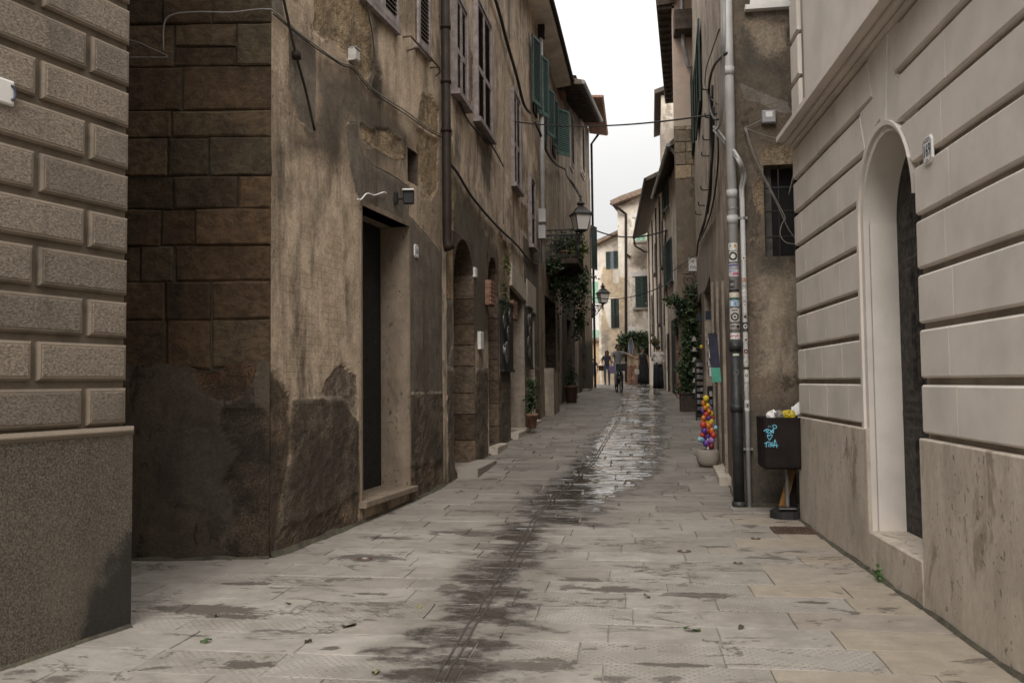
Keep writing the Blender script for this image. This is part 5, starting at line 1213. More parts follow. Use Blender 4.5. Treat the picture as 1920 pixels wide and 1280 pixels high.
stq(672, 684, (.56, .54, .5), [(678, .012, (.25, .25, .25), .006)]); stq(688, 692, BLK); stq(694, 716, (.58, .56, .52), [(704, .016, BLK, .009)]); stq(720, 733, (.46, .44, .42), [(727, .013, (.3, .3, .3), .008)]); stq(750, 770, (.6, .58, .55), [(760, .02, BLK, 0)])
# bent conduit crossing to it
mb = MB(); pa = at(WC1, 1339, 241, .10); pbn = np.array([qx, qy, zq])
for o_ in (-.022, .022): rope(mb, [pa + [0, 0, o_], at(WC1E, 1378, 288, .17) + [0, 0, o_ * .8], at(WC1E, 1394, 325, .13) + [o_ * .6, 0, 0], pbn + [o_ * .5, 0, .12], pbn + [o_ * .4, 0, -.03]], .019)
tag(mb.build('bent_conduit', M_GREYPIPE, None, True), 'twin grey conduit bending down to the thin sticker-dotted pipe', 'conduit')

# ---- cables on the bleached side wall
G2 = 'cables on the bleached side wall'
w1p = lambda pts, off=.05: wpx(WC1, pts, off)
mb = MB(); 
for i, pts in enumerate(([(1336, 160), (1335, 240), (1333, 300), (1331, 340)], [(1333, 180), (1332, 260), (1334, 330), (1330, 380)], [(1338, 200), (1337, 280), (1331, 350), (1327, 400)])): rope(mb, w1p(pts, .04 + .03 * i), .016)
rope(mb, w1p([(1330, 320), (1331, 350), (1326, 390), (1318, 430), (1310, 450), (1306, 480)], .06), .018); rope(mb, w1p([(1334, 330), (1331, 375), (1322, 410), (1312, 442)], .09), .016)
tag(mb.build('cable_bundle', M_CABLE, None, True), 'thick tangle of black cables running down the bleached side wall', 'cables', G2)
mb = MB()
for k, o_ in enumerate((0, .07, .13)): rope(mb, w1p([(1353 + k * 2, -40), (1354 + k * 2, 70), (1352 + k * 2, 130), (1351 + k * 1.5, 200), (1349 + k, 232), (1343, 244)], .06 + o_ * .5), .017)
tag(mb.build('grey_conduits', M_GREYPIPE, None, True), 'grey conduits strapped side by side down the bleached wall beside the drainpipe', 'conduits', G2)
cable('looped_cable', 'dark cable looping out in an arc from the bleached side wall', w1p([(1362, 100), (1352, 108), (1340, 122), (1332, 145), (1329, 175), (1332, 205), (1339, 222), (1346, 224)], .12), .016, M_CABLE, group=G2)
cable('thin_cable', 'thin black wire sagging across the bleached wall below the green shutters', w1p([(1349, 55), (1335, 95), (1324, 130), (1322, 160), (1327, 178), (1345, 196)], .06), .008, M_CABLE, group=G2)
cable('low_cable', 'thin dark cable curving low on the bleached wall above the shop door', w1p([(1345, 235), (1347, 290), (1343, 340), (1336, 385), (1326, 420), (1312, 452)], .05), .012, M_CABLE, group=G2)
hk = 0
for (u, v) in ((1332, 168), (1338, 220), (1333, 262), (1330, 292), (1328, 356), (1322, 385), (1316, 402)):
    p = at(WC1, u, v, 0); mb = MB(); rope(mb, [p, p + WC1.n * .08, p + WC1.n * .12 + [0, 0, .02], p + WC1.n * .12 + [0, 0, .07]], .012, 3)
    tag(mb.build('wall_hook', M_IRON), ('topmost', 'second', 'third', 'fourth', 'fifth', 'sixth', 'lowest')[hk] + ' black iron hook down the cable tangle on the bleached wall', 'hook', 'iron hooks among the cables'); hk += 1
# window wires and junction box at the end wall
a, z = WC1E.hit(1440, 222); t = thing('junction_box', 'grey square junction box with a white label above the barred window', 'junction box', WC1E.pos(a, z - .07, .02))
mb = MB(WC1E.M); mb.block([(a - .07, z - .068), (a + .07, z - .068), (a + .07, z + .068), (a - .07, z + .068)], -.01, .075, .01); mb.build('case', M_GREYBOX, t)
mb = MB(WC1E.M); mb.b2((a - .035, z - .008, .07), (a + .035, z + .05, .0775)); mb.build('paper_label', M_WHITE, t)
for i, (pts, lab) in enumerate((([(1396, 240), (1415, 232), (1434, 222)], 'pale wire running up into the grey junction box'), ([(1396, 240), (1440, 256), (1475, 262), (1497, 262)], 'pale wire stretched level toward the cornice below the junction box'),
        ([(1396, 240), (1412, 290), (1435, 340), (1458, 385), (1476, 425), (1490, 445), (1505, 456)], 'pale wire drooping diagonally across the barred window'),
        ([(1399, 242), (1416, 296), (1440, 345), (1466, 395), (1472, 410), (1466, 420), (1463, 440), (1475, 455), (1505, 458)], 'pale wire that loops round in front of the barred window'),
        ([(1491, 305), (1486, 335), (1479, 365)], 'short pale wire end hanging in the top of the barred window'))):
    cable('wire', lab, [at(WC1E, u, v, .05 + .015 * i) for u, v in pts], .006, M_CABLEG, 'wire', 'wires by the barred window')
p = at(WC1E, 1495, 262, .04); mb = MB(); mb.lathe([(.02, 0), (.026, .02), (.026, .05), (.012, .06)], 12, p - [0, 0, .03]); tag(mb.build('door_bell', M_WHITE), 'tiny round white fitting at the corner under the cornice', 'wall fitting')

# ---- litter bin
by = 8.62; pbin = at(WC1E, 1472, 960, .62); bx0, bx1 = at(WC1E, 1430, 800, .93)[0], at(WC1E, 1507, 800, .93)[0]
zt_, zb_ = at(WC1E, 1470, 784, .93)[2], at(WC1E, 1470, 880, .93)[2]; yb = 9.3 - .93
wb = bx1 - bx0; cxb = (bx0 + bx1) / 2; dpt = .44
tb = thing('litter_bin', 'dark brown street litter bin with blue graffiti, overflowing beside the palazzo base', 'bin', (cxb, yb + dpt / 2, 0))
def rr_(x0, x1, y0, y1, r, n=5):
    P = []
    for cx_, cy_, a0 in ((x1 - r, y0 + r, -90), (x1 - r, y1 - r, 0), (x0 + r, y1 - r, 90), (x0 + r, y0 + r, 180)):
        for i in range(n + 1): t = math.radians(a0 + 90 * i / n); P.append((cx_ + r * math.cos(t), cy_ + r * math.sin(t)))
    return P
P = rr_(bx0, bx1, yb, yb + dpt, .05)
mb = MB(); k = len(P)
def loopz(P, z, s=1.0): c = np.mean(P, 0); return [(c[0] + (p[0] - c[0]) * s, c[1] + (p[1] - c[1]) * s, z) for p in P]
rings = [loopz(P, zb_, .90), loopz(P, zb_ + .02, .97), loopz(P, zb_ + .06, .985), loopz(P, zt_ - .02, 1.0), loopz(P, zt_ - .02, .93), loopz(P, zt_ - .12, .92)]
V = sum(rings, []); mb.add(V, [(i * k + j, i * k + (j + 1) % k, (i + 1) * k + (j + 1) % k, (i + 1) * k + j) for i in range(len(rings) - 1) for j in range(k)] + [tuple(range(k))[::-1], tuple(range((len(rings) - 1) * k, len(rings) * k))])
mb.build('bin_body', M_BIN, tb)
mb = MB(); V = loopz(P, zt_ - .022, 1.015) + loopz(P, zt_ + .006, 1.015) + loopz(P, zt_ + .006, .92) + loopz(P, zt_ - .022, .92)
mb.add(V, [(i * k + j, i * k + (j + 1) % k, ((i + 1) % 4) * k + (j + 1) % k, ((i + 1) % 4) * k + j) for i in range(4) for j in range(k)]); mb.build('rim', M_BIN, tb)
mb = MB(); mb.b2((bx1 - .08, yb + dpt - .06, -.02), (bx1 - .01, yb + dpt + .02, zt_ - .05)); mb.build('post', M_BIN, tb)
mb = MB(); mb.tube([(cxb + .06, yb + dpt * .5, .02), (cxb + .06, yb + dpt * .5, zb_ + .01)], .018, 10); mb.build('prop_pole', simple('grey_steel', (.16, .155, .15), .5, bump=0), tb)
# graffiti strokes on the front of the bin
def stroke(pts, r=.0055):
    mbg.tube([(bx0 + (u - 1430) / 82.0 * wb, yb + dpt / 2 - dpt / 2 * (.985 + .015 * ((zt_ - (zt_ - zb_) * (v - 784) / 96.0) - zb_ - .06) / (zt_ - zb_ - .08)) - .0025, zt_ - (zt_ - zb_) * (v - 784) / 96.0) for u, v in spline(np.array(pts, float), 4)], r, 5)
mbg = MB()
for st in ([(1432, 808), (1436, 805), (1442, 804)], [(1437, 804), (1437, 811)], [(1440, 807), (1445, 806), (1445, 811), (1440, 811), (1440, 807)], [(1446.5, 806), (1448.5, 811)], [(1449, 806), (1446.5, 811)], [(1450, 811), (1450.5, 804), (1452, 809)], [(1451, 812), (1452, 803), (1450, 798), (1453, 796.5), (1457, 798), (1457.5, 802), (1453, 803)], [(1442, 798), (1442.5, 799.5)], [(1446, 798.5), (1446, 800)],
           [(1443, 825), (1439, 818), (1440, 814.5), (1443, 817), (1446, 814), (1449, 816), (1447, 820), (1443, 825)],
           [(1433, 831), (1438, 829), (1443, 828)], [(1437, 829), (1436, 838)], [(1441, 832), (1441, 837)], [(1441, 829.2), (1441, 830)], [(1444, 838), (1444.5, 829), (1448, 837), (1448, 828)], [(1451, 838), (1454, 824), (1457.5, 839)], [(1450, 834), (1460, 835)]): stroke(st, .0042)
mbg.build('graffiti', M_SPRAY, tb)
# rubbish in and under the bin
def crumple(name, c, sz, mat, label, cat, seed, flat=.6, ico=3):
    bm = bmesh.new(); bmesh.ops.create_icosphere(bm, subdivisions=ico, radius=1)
    for v in bm.verts:
        n = float(fbm(np.array(v.co.x * 2.3 + seed), np.array(v.co.y * 2.3 + v.co.z * 1.7 + seed), 3, seed)); v.co *= .55 + .9 * n; v.co.z *= flat
        v.co = Vector((v.co.x * sz[0], v.co.y * sz[1], v.co.z * sz[2]))
    zmin = min(v.co.z for v in bm.verts)
    me = bpy.data.meshes.new(name); bm.to_mesh(me); bm.free(); me.materials.append(mat); me.transform(Matrix.Translation((0, 0, -zmin)))
    o = bpy.data.objects.new(name, me); COL.objects.link(o); o.location = tuple(c); o['label'] = label; o['category'] = cat; return o
crumple('crumpled_paper', (bx0 + .13, yb + .17, zt_ - .04), (.075, .08, .1), M_WHITE, 'crumpled white paper at the left end of the overflowing bin', 'rubbish', 3)
crumple('crumpled_packet', (bx0 + .17, yb + .12, zt_ - .03), (.05, .05, .09), simple('dull_silver_wrap', (.3, .28, .26), .35, .3, bump=0), 'dull silver wrapper next to the white paper in the bin', 'rubbish', 8)
yel = crumple('yellow_packet', (bx0 + .26, yb + .12, zt_ - .035), (.062, .055, .095), simple('yellow_wrap', (.52, .40, .03), .4, var=.2, bump=0), 'crumpled yellow packet in the middle of the overflowing bin', 'rubbish', 12)
tb2 = NT('clear_plastic_film'); tb2.b.inputs['Alpha'].default_value = .62; bagm = tb2.done((.75, .74, .72), .22, 0, .6)
bm = MB(); n = 14; V = []
for i in range(n):
    for j in range(n):
        u_, v_ = i / (n - 1), j / (n - 1); nn = float(fbm(np.array(u_ * 5.), np.array(v_ * 5.), 3, 4)) - .45
        V.append((bx0 + .27 + .24 * u_ + .05 * v_, yb + .14 + .10 * nn + .08 * v_, zt_ - .03 + (.05 + .16 * u_ * v_ + .08 * v_) + .12 * nn * v_))
bm.add(V, [(i * n + j, i * n + j + 1, (i + 1) * n + j + 1, (i + 1) * n + j) for i in range(n - 1) for j in range(n - 1)])
tag(bm.build('plastic_bag', bagm, None, True), 'clear plastic bag flaring up from the right end of the bin', 'plastic bag')
pw0, pw1 = at(WC1E, 1485, 880, .6), at(WC1E, 1463, 960, .6); pw1[2] = .03
mb = MB(); d_ = pw1 - pw0; 
M_ = frame(pw0, np.array([0, 1., 0]), np.cross(d_ / np.linalg.norm(d_), [0, 1., 0]), d_ / np.linalg.norm(d_)); mb.b2((-.02, -.035, 0), (.02, .035, np.linalg.norm(d_) - .012), M=M_)
tag(mb.build('wooden_slat', simple('orange_brown_wood', (.25, .12, .03), .6, var=.3, sc=12, bump=.002)), 'orange-brown wooden slat leaning under the litter bin', 'wooden slat')
tz = thing('black_tub', 'low black rubber foot with a rim standing under the litter bin', 'bin foot', (cxb + .05, yb + .2, .0))
mb = MB(); mb.lathe([(.15, 0), (.17, .02), (.165, .09), (.10, .12), (.03, .125)], 20, (cxb + .06, yb + dpt * .5, .0), sq=.8); mb.build('foot', M_BLACK, tz)
mb = MB(); mb.b2((cxb - .04, yb + dpt * .5 - .14, .118), (cxb + .12, yb + dpt * .5 - .10, .130)); mb.build('rim', simple('grey_rubber', (.12, .115, .11), .6), tz)
# drain grating
gx0, gx1, gy0, gy1 = 1.24, 1.60, 7.78, 8.08
tg = thing('drain_grating', 'small rusty iron drain grating set in the paving below the bin', 'drain', ((gx0 + gx1) / 2, (gy0 + gy1) / 2, gz(8)))
mb = MB(); z_ = gz(8) + .004
mb.b2((gx0, gy0, z_ - .03), (gx1, gy0 + .025, z_ + .008)); mb.b2((gx0, gy1 - .025, z_ - .03), (gx1, gy1, z_ + .008)); mb.b2((gx0, gy0 + .025, z_ - .03), (gx0 + .025, gy1 - .025, z_ + .008)); mb.b2((gx1 - .025, gy0 + .025, z_ - .03), (gx1, gy1 - .025, z_ + .008)); mb.build('frame', M_RUST, tg)
MB().b2((gx0 + .02, gy0 + .02, z_ - .02), (gx1 - .02, gy1 - .02, z_ + .001)).build('dark_pit', M_BLACK, tg)
for i in range(9): mb = MB(); x = gx0 + .045 + i * .0345; mb.b2((x, gy0 + .025, z_ - .02), (x + .017, gy1 - .025, z_ + .006)); mb.build('bar', M_RUST, tg)
for k in range(2): mb = MB(); y_ = gy0 + .1 + k * .11; mb.b2((gx0 + .025, y_, z_ - .02), (gx1 - .025, y_ + .014, z_ + .004)); mb.build('cross_bar', M_RUST, tg)

# ---- balloon column in its round pot
pc = np.array([1.06, 12.1, gz(12.1)]); tpot = thing('round_planter', 'round concrete planter pot at the foot of the balloon column', 'planter', pc)
R0 = .158; prof = [(.09, 0), (.125, .02), (.15, .06), (.160, .12), (.155, .18), (.135, .225), (.118, .235), (.112, .225), (.11, .2)]
mb = MB(); mb.lathe(prof, 28, pc); mb.build('pot', M_CONC, tpot, True)
mb = MB(); mb.lathe([(.108, .19), (.05, .205)], 20, pc); mb.build('soil', M_DIRT, tpot)
tbal = thing('balloon_column', 'tall column of colourful little balloons rising from the round pot', 'balloon column', pc + [0, 0, .2])
mb = MB(); mb.tube([tuple(pc + [0, 0, .18]), tuple(pc + [0, 0, .86])], .008, 6); mb.build('stick', M_WHITE, tbal)
zB = lambda v: pc[2] + .235 + (840 - v) / (840 - 735) * (.72)
balls = [(1324, 738, 5.5, 'yellow'), (1325, 744, 4, 'yellow'), (1321, 748, 5, 'orange'), (1327, 752, 4, 'yellow'), (1331, 757, 4, 'lilac'), (1322, 757, 4, 'orange'), (1325, 758, 4.2, 'yellow'), (1320, 763, 5, 'purple'), (1324, 770, 5, 'red'), (1332, 769, 5.5, 'yellow'), (1319, 777, 4.5, 'orange'), (1328, 777, 5.2, 'purple'), (1336, 776, 4, 'red'), (1318, 784, 4, 'orange'), (1332, 785, 6, 'yellow'), (1318, 791, 6, 'red'), (1327, 793, 6.2, 'orange'), (1336, 791, 4.5, 'lilac'), (1320, 802, 6, 'purple'), (1333, 803, 6.5, 'orange'), (1340, 797, 4, 'blue'), (1317, 811, 5, 'red'), (1325, 813, 6.5, 'purple'), (1336, 812, 5.5, 'red'), (1315, 820, 5.5, 'blue'), (1311, 820, 4, 'blue'), (1333, 822, 6, 'lilac'), (1324, 828, 7, 'purple'), (1332, 834, 5, 'crimson'), (1322, 786, 5, 'yellow'), (1329, 764, 4, 'orange'), (1326, 803, 5, 'red')]
for i, (u, v, r_, c) in enumerate(balls):
    mb = MB(); r = r_ / 1600 * 12.2; x = pc[0] + (u - 1326) / 1600 * 12.2; y_ = pc[1] + ((i * 7) % 5 - 2.4) * .018
    pr = [(max(.004, r * math.sin(t)), -r * 1.1 * math.cos(t)) for t in np.linspace(.12, math.pi - .05, 9)]; mb.lathe([(.006, -r * 1.2)] + pr, 12, (x, y_, zB(v))); mb.build('balloon', BALLC[c], tbal, True)

# ---- shop things along the bleached wall: banner, postcards, racks
mb = MB(); pb1 = at(WC1, 1340, 626, .16); pb2 = at(WC1, 1341, 716, .16)
tbn = thing('hanging_banner', 'narrow navy banner with a green foot hanging by the shop door', 'banner', pb2)
ctr = at(WC1, 1340, 670, .22); 
fx = camr; nb_ = np.cross(fx, [0, 0, 1.]); d1 = np.linalg.norm(ctr - CAM); hwid = 8.0 / 1600 * d1
zt1, zg, zbm = at(WC1, 1340, 625, .22)[2], at(WC1, 1340, 689, .22)[2], at(WC1, 1340, 716, .22)[2]
Mb = frame(np.array([ctr[0], ctr[1], 0]), fx, np.array([0, 0, 1.]), nb_)
def wavy(z0, z1, name, mat):
    mb = MB(Mb); n = 8; V = []
    for i in range(n + 1):
        z = z0 + (z1 - z0) * i / n; o_ = .02 * math.sin(z * 6); V += [(-hwid - (z - ctr[2]) * .04, z, o_), (hwid - (z - ctr[2]) * .04, z, o_ + .01), (-hwid - (z - ctr[2]) * .04, z, o_ - .012), (hwid - (z - ctr[2]) * .04, z, o_ - .002)]
    mb.add(V, [(4 * i, 4 * i + 1, 4 * i + 5, 4 * i + 4) for i in range(n)] + [(4 * i + 3, 4 * i + 2, 4 * i + 6, 4 * i + 7) for i in range(n)] + [(4 * i + 1, 4 * i + 3, 4 * i + 7, 4 * i + 5) for i in range(n)] + [(4 * i + 2, 4 * i, 4 * i + 4, 4 * i + 6) for i in range(n)]); return mb.build(name, mat, tbn)
wavy(zg, zt1, 'navy_cloth', simple('navy_cloth', (.02, .02, .035), .85, bump=0)); wavy(zbm, zg - .003, 'green_cloth', simple('sea_green_cloth', (.06, .24, .18), .85, var=.12, bump=0))
mb = MB(); mb.tube([tuple(at(WC1, 1342, 624, .0)), (ctr[0] - .06, ctr[1], zt1)], .008, 6); mb.build('hanger', M_IRON, tbn)
# framed cards on the wall beside the banner
G3 = 'small cards pinned beside the shop door'
for i, (u, v, hh) in enumerate(((1327, 641, 12), (1329, 664, 18), (1328, 680, 14), (1330, 697, 18))):
    a, z = WC1.hit(u, v, .03); h_ = hh / 1600 * 13.5; t = thing('pinned_card', 'small white framed card, %s of the four beside the shop door' % ('topmost', 'second from the top', 'third from the top', 'lowest')[i], 'card', WC1.pos(a, z - h_ / 2, .02), G3)
    mb = MB(WC1.M); mb.b2((a - .3, z - h_ / 2, .0), (a + .3, z + h_ / 2, .04)); mb.build('mount', M_WHITE, t); mb = MB(WC1.M); mb.b2((a - .2, z - h_ * .3, .03), (a + .2, z + h_ * .3, .043)); mb.build('picture', simple('faded_print', (.2, .19, .17), .6), t)
# postcard racks: upright frames with rows of cards
def rack(u, v0, v1, y_, wid, label, colors, wcards):
    p = ground_at(u, y_); z0 = gz(y_); x = p; t = thing('postcard_rack', label, 'rack', (x, y_, z0), 'racks by the shop door')
    zt1_ = H + (714 - v0) / 1600 * y_
    mb = MB(); mb.b2((x - wid / 2, y_ - .02, z0), (x - wid / 2 + .025, y_ + .02, zt1_)); mb.b2((x + wid / 2 - .025, y_ - .02, z0), (x + wid / 2, y_ + .02, zt1_)); mb.b2((x - wid / 2, y_ + .02, z0 + .05), (x + wid / 2, y_ + .05, zt1_)); mb.build('frame', M_BLACK, t)
    zz = z0 + .22; r = 0
    while zz < zt1_ - .12:
        for c in range(wcards):
            ww = (wid - .06) / wcards; xx = x - wid / 2 + .03 + c * ww; mb = MB(); hh = random.uniform(.07, .1)
            mb.box((xx + ww / 2, y_ - .035, zz + hh / 2), (ww * .86, .014, hh), np.array(Matrix.Rotation(-.25, 3, 'X'))); mb.build('postcard', random.choice(colors), t)
        mb = MB(); mb.b2((x - wid / 2 + .025, y_ - .05, zz - .015), (x + wid / 2 - .025, y_ + .02, zz)); mb.build('shelf', M_BLACK, t); zz += .135
    return t
def ground_at(u, y_):
    d = CM @ np.array([(u - CX) / F, -(760 - CY) / F, -1.0]); return float(d[0] / d[1] * y_)
cards = [smat(c) for c in ((.05, .05, .06), (.1, .09, .08), (.16, .14, .12), (.06, .055, .05), (.24, .22, .2), (.08, .05, .04))]; cards2 = [smat(c) for c in ((.06, .08, .16), (.05, .05, .05), (.3, .28, .24), (.12, .06, .05), (.04, .07, .09), (.06, .06, .07))]
rack(1313, 676, 788, 19.0, .20, 'tall dark rack of small goods at the left of the shop door', cards, 2); rack(1336, 724, 790, 15.2, .17, 'low rack of blue and dark goods just behind the balloon column', cards2, 2)
yp_ = crumple('yellow_flower', (ground_at(1317, 18.8), 18.8, H + (714 - 656) / 1600 * 18.8), (.032, .032, .06), smat((.6, .42, .03)), 'small yellow plastic flower above the dark rack of goods', 'ornament', 5, .8, 2)
G4 = 'pale hats stacked down the shop corner'
for i in range(6):
    v = 642 + i * 19; p = np.array([ground_at(1304, 20.4), 20.4, H + (714 - v) / 1600 * 20.4]); mb = MB(); mb.lathe([(.075, 0), (.08, .012), (.045, .03), (.04, .09), (.01, .11)], 14, p, sq=.6)
    tag(mb.build('pale_cone', M_CONC, None, True), ('topmost', 'second', 'third', 'fourth', 'fifth', 'lowest')[i] + ' of the pale hanging pieces between ivy and shop rack', 'ornament', G4)
for (u, v) in ((1313, 596), (1329, 591)):
    p = at(WC1, u, v, .03); mb = MB(); mb.box(p, (.10, .14, .14)); tag(mb.build('blue_lamp', smat((.012, .026, .045))), 'small dark blue wall box at the %s shop doorway' % ('farther' if u < 1320 else 'nearer'), 'wall box', 'blue boxes at the shop doorways')

# ---- street name plaque and scroll ironwork on the tower
a, z = WC2.hit(1301, 496, .03); t = thing('street_sign', 'white marble street name plaque with a crest on the tower above the iron scrolls', 'sign', WC2.pos(a, z - .15, .03))
mb = MB(WC2.M); mb.block([(a - .13, z - .165), (a + .55, z - .165), (a + .55, z + .165), (a - .13, z + .165)], .0, .03, .006); mb.build('plaque', M_MARBLEPL, t)
text_mesh('PAL', .13, WC2.M @ np.array(Matrix.Translation((a - .095, z - .07, .032))), M_INK, t, align='LEFT')
mb = MB(WC2.M); mb.lathe([(.035, -.0005), (.035, .0005)], 14, M=WC2.M @ np.array(Matrix.Translation((a - .02, z + .08, .032)))); mb.build('crest', smat((.35, .3, .25)), t)
mb = MB(WC2.M)
def spiral(c, r0, r1, a0, a1, n=28): return [(c[0] + (r0 + (r1 - r0) * i / n) * math.cos(a0 + (a1 - a0) * i / n), c[1] + (r0 + (r1 - r0) * i / n) * math.sin(a0 + (a1 - a0) * i / n), .12) for i in range(n + 1)]
k_ = 22 / 1600.0
for (u, v, r, sg, t0) in ((1292, 526, 13, 1, 0.3), (1284, 543, 7, -1, 1.2), (1303, 553, 9, 1, 2.5), (1293, 573, 13, -1, .5), (1296, 574, 6, 1, 2)):
    c = WC2.hit(u, v, .12); mb.tube(spiral(c, r * k_, r * k_ * .25, t0, t0 + sg * 9.2), .010, 5)
a0_, z0_ = WC2.hit(1280, 514, .12); mb.tube([(a0_, z0_, .12), (a0_ + .3, z0_ + .02, .12), (a0_ + .3, z0_ + .02, -.0)], .012, 6)
s_ = spline([WC2.hit(u, v, .12) + (.12,) for u, v in ((1306, 512), (1309, 528), (1298, 545), (1290, 556), (1288, 575), (1300, 592))]); mb.tube(s_, .011, 5)
tag(mb.build('scroll_bracket', M_IRON), 'wrought iron scroll trellis on the tower wall above the ivy', 'ironwork')

# ================================================================== LEFT SIDE FITTINGS
cable('cable', 'pale cable strung along the peeling wall from the stone corner to the brown downpipe',
      wpx(WB1S, [(306, 96), (308, 45), (325, 28), (370, 23), (430, 24), (475, 19), (503, 18)], .05) + wpx(WB1, [(514, 22), (545, 50), (590, 84), (635, 116), (662, 126), (700, 168), (760, 208), (800, 238), (827, 252)], .03), .007, M_CABLEG)
cable('cable', 'dark cable beside the pale one along the peeling wall over the doorway', wpx(WB1, [(512, 26), (545, 54), (590, 89), (640, 122), (662, 131), (700, 174), (760, 214), (800, 243), (827, 257)], .022), .006, M_CABLE)
cable('cable', 'slack cables bunched at the alley end of the stone side wall', wpx(WB1S, [(150, 60), (246, 76), (285, 92), (312, 104), (306, 108), (246, 108), (150, 112)], .05), .005, M_CABLEG)
mb = MB(); rope(mb, wpx(WB1, [(520, -60), (530, -10), (553, 95), (572, 165), (590, 245)], .05), .011); mb.box(at(WB1, 556, 104, .05), (.06, .06, .06))
tag(mb.build('old_pipe', M_BROWNPIPE, None, True), 'thin rusty pipe slanting down the grey patch near the stone corner', 'pipe')
cable('cable', 'thick dark cable hanging down the tan stone patch left of the shuttered window', wpx(WB1, [(684, -40), (690, 20), (699, 70), (702, 120), (694, 152), (690, 168)], .04), .008, M_CABLE)
t = thing('junction_box', 'pale plastic junction box on the tan patch above the strung cable', 'junction box', at(WB1, 659, 108, .03)); a, z = WB1.hit(659, 106)
mb = MB(WB1.M); mb.block([(a - .055, z - .055), (a + .055, z - .055), (a + .055, z + .06), (a - .055, z + .06)], -.01, .07, .015); mb.build('case', simple('off_white_plastic', (.5, .48, .45), .5, bump=0), t); mb = MB(WB1.M); mb.b2((a - .055, z + .062, 0), (a + .055, z + .075, .075)); mb.build('lid', M_GREYBOX, t)
# floodlight over the doorway
a, z = WB1.hit(738, 372); t = thing('floodlight', 'small black floodlight over the dark doorway', 'floodlight', WB1.pos(a, z - .1, .1))
mb = MB(WB1.M); mb.box((a, z, .02), (.04, .12, .05)); mb.tube([(a, z - .01, .03), (a, z - .01, .16)], .012, 6); mb.build('bracket', M_ANTHR, t)
mb = MB(frame(WB1.pos(a + .01, z, .17), camr, np.array([0, 0, 1.]), np.cross(camr, [0, 0, 1.]))); mb.block([(-.058, -.07), (.058, -.07), (.058, .07), (-.058, .07)], -.02, .03, .008); mb.b2((-.06, .07, -.02), (.06, .085, .06), 1); mb.build('lamp_head', [M_ANTHR, M_WHITE], t)
cable('wire', 'white wire kinked along the lintel to the floodlight', wpx(WB1, [(670, 374), (677, 374), (688, 363), (702, 366), (718, 361), (724, 362)], .03), .008, M_WHITE, 'wire')
# brown downpipe between the two houses
mb = MB(); a = WB1.len - .02; zt1 = WB1.hit(830, 462)[1]
pt = lambda z, o: WB1.pos(a, z, o)
tpn = thing('brown_downpipe', 'dark brown downpipe ending above the ground between the peeling and the streaked houses', 'drainpipe', pt(zt1, .08))
mb.tube([pt(9.4, .08), pt(zt1 + .06, .08), pt(zt1, .09), pt(zt1 - .05, .11)], [.058, .058, .062, .07], 14); mb.build('pipe', M_BROWNPIPE, tpn, True)
for v in (250, 160, 60): z = WB1.hit(830, v)[1]; mb = MB(); mb.tube([pt(z - .02, .08), pt(z + .02, .08)], .068, 14); mb.build('pipe_collar', M_BROWNPIPE, tpn, True)
# cables on the long house
G5 = 'cables across the long streaked house'
cable('cable', 'dark cable dropping diagonally across the top of the long streaked house', wpx(WB2, [(915, -40), (935, 20), (952, 85), (968, 140), (982, 195), (994, 212)], .06), .03, M_CABLE, group=G5)
cable('cable', 'dark cable slanting under the upper shutters of the long streaked house', wpx(WB2, [(862, 192), (875, 222), (893, 245), (921, 272), (944, 312)], .04), .014, M_CABLE, group=G5)
cable('cable', 'long dark cable slanting above the arched doorways toward the pale pipe', wpx(WB2, [(842, 305), (858, 325), (880, 362), (910, 400), (940, 432), (968, 458), (990, 485), (1004, 496), (1010, 490)], .04), .02, M_CABLE, group=G5)
cable('cable', 'thin pale wire hanging vertically beside the third shuttered window', wpx(WB2, [(954, -20), (953, 60), (947, 130), (946, 220), (945, 320), (944, 420)], .03), .007, M_CABLEG, group=G5)
mb = MB(); a = WB2.len - .05
tpp = thing('pale_downpipe', 'slim pale downpipe on the long streaked house just before the balcony', 'drainpipe', WB2.pos(a, 4, .1))
mb.tube([WB2.pos(a, HC - .1, .12), WB2.pos(a, WB2.hit(1016, 500)[1], .12)], .055, 10); mb.build('pipe', M_GREYPIPE, tpp, True)
mb = MB(); mb.box(WB2.pos(a, HC - .25, .14), (.16, .16, .3)); mb.build('hopper', M_BROWNPIPE, tpp)
for i, (u, v, w_) in enumerate(((1017, 405, .2), (1017, 436, .26))): mb = MB(); mb.box(at(WB2, u, v, .12), (.16, w_, .3)); tag(mb.build('meter_box', M_GREYPIPE), 'small grey box on the pale downpipe %s the lamp bracket' % ('above' if i == 0 else 'below'), 'wall box')
# fittings round the arched doorways
def wbox(wl_, u0, u1, v0, v1, n1, mat, name, label, cat):
    s0, s1 = wl_.su(u0), wl_.su(u1); z1, z0 = wl_.hit((u0 + u1) / 2, v0)[1], wl_.hit((u0 + u1) / 2, v1)[1]
    mb = MB(wl_.M); mb.block([(s0, z0), (s1, z0), (s1, z1), (s0, z1)], .0, n1, min(.01, n1 * .3)); return tag(mb.build(name, mat), label, cat)
wbox(WB2, 896, 902, 622, 655, .05, M_WHITE, 'entry_panel', 'pale entry phone panel between the two arched doorways', 'entry phone')
wbox(WB2, 888, 892, 503, 521, .04, M_WHITE, 'oval_plate', 'small white plate high beside the first arched doorway', 'number plate')
h = a1; mb = MB(WB2.M); z1, z0 = WB2.hit(868, 626)[1], WB2.hit(868, 655)[1]; mb.b2((h[0] + .25, z0, -.30), (h[0] + .6, z1, -.16)); mb.b2((h[0] + .28, z0 + .04, -.16), (h[0] + .57, z1 - .04, -.155), 1); tag(mb.build('letter_box', [M_GREYBOX, M_ANTHR]), 'grey letter box inside the first arched doorway', 'letter box')
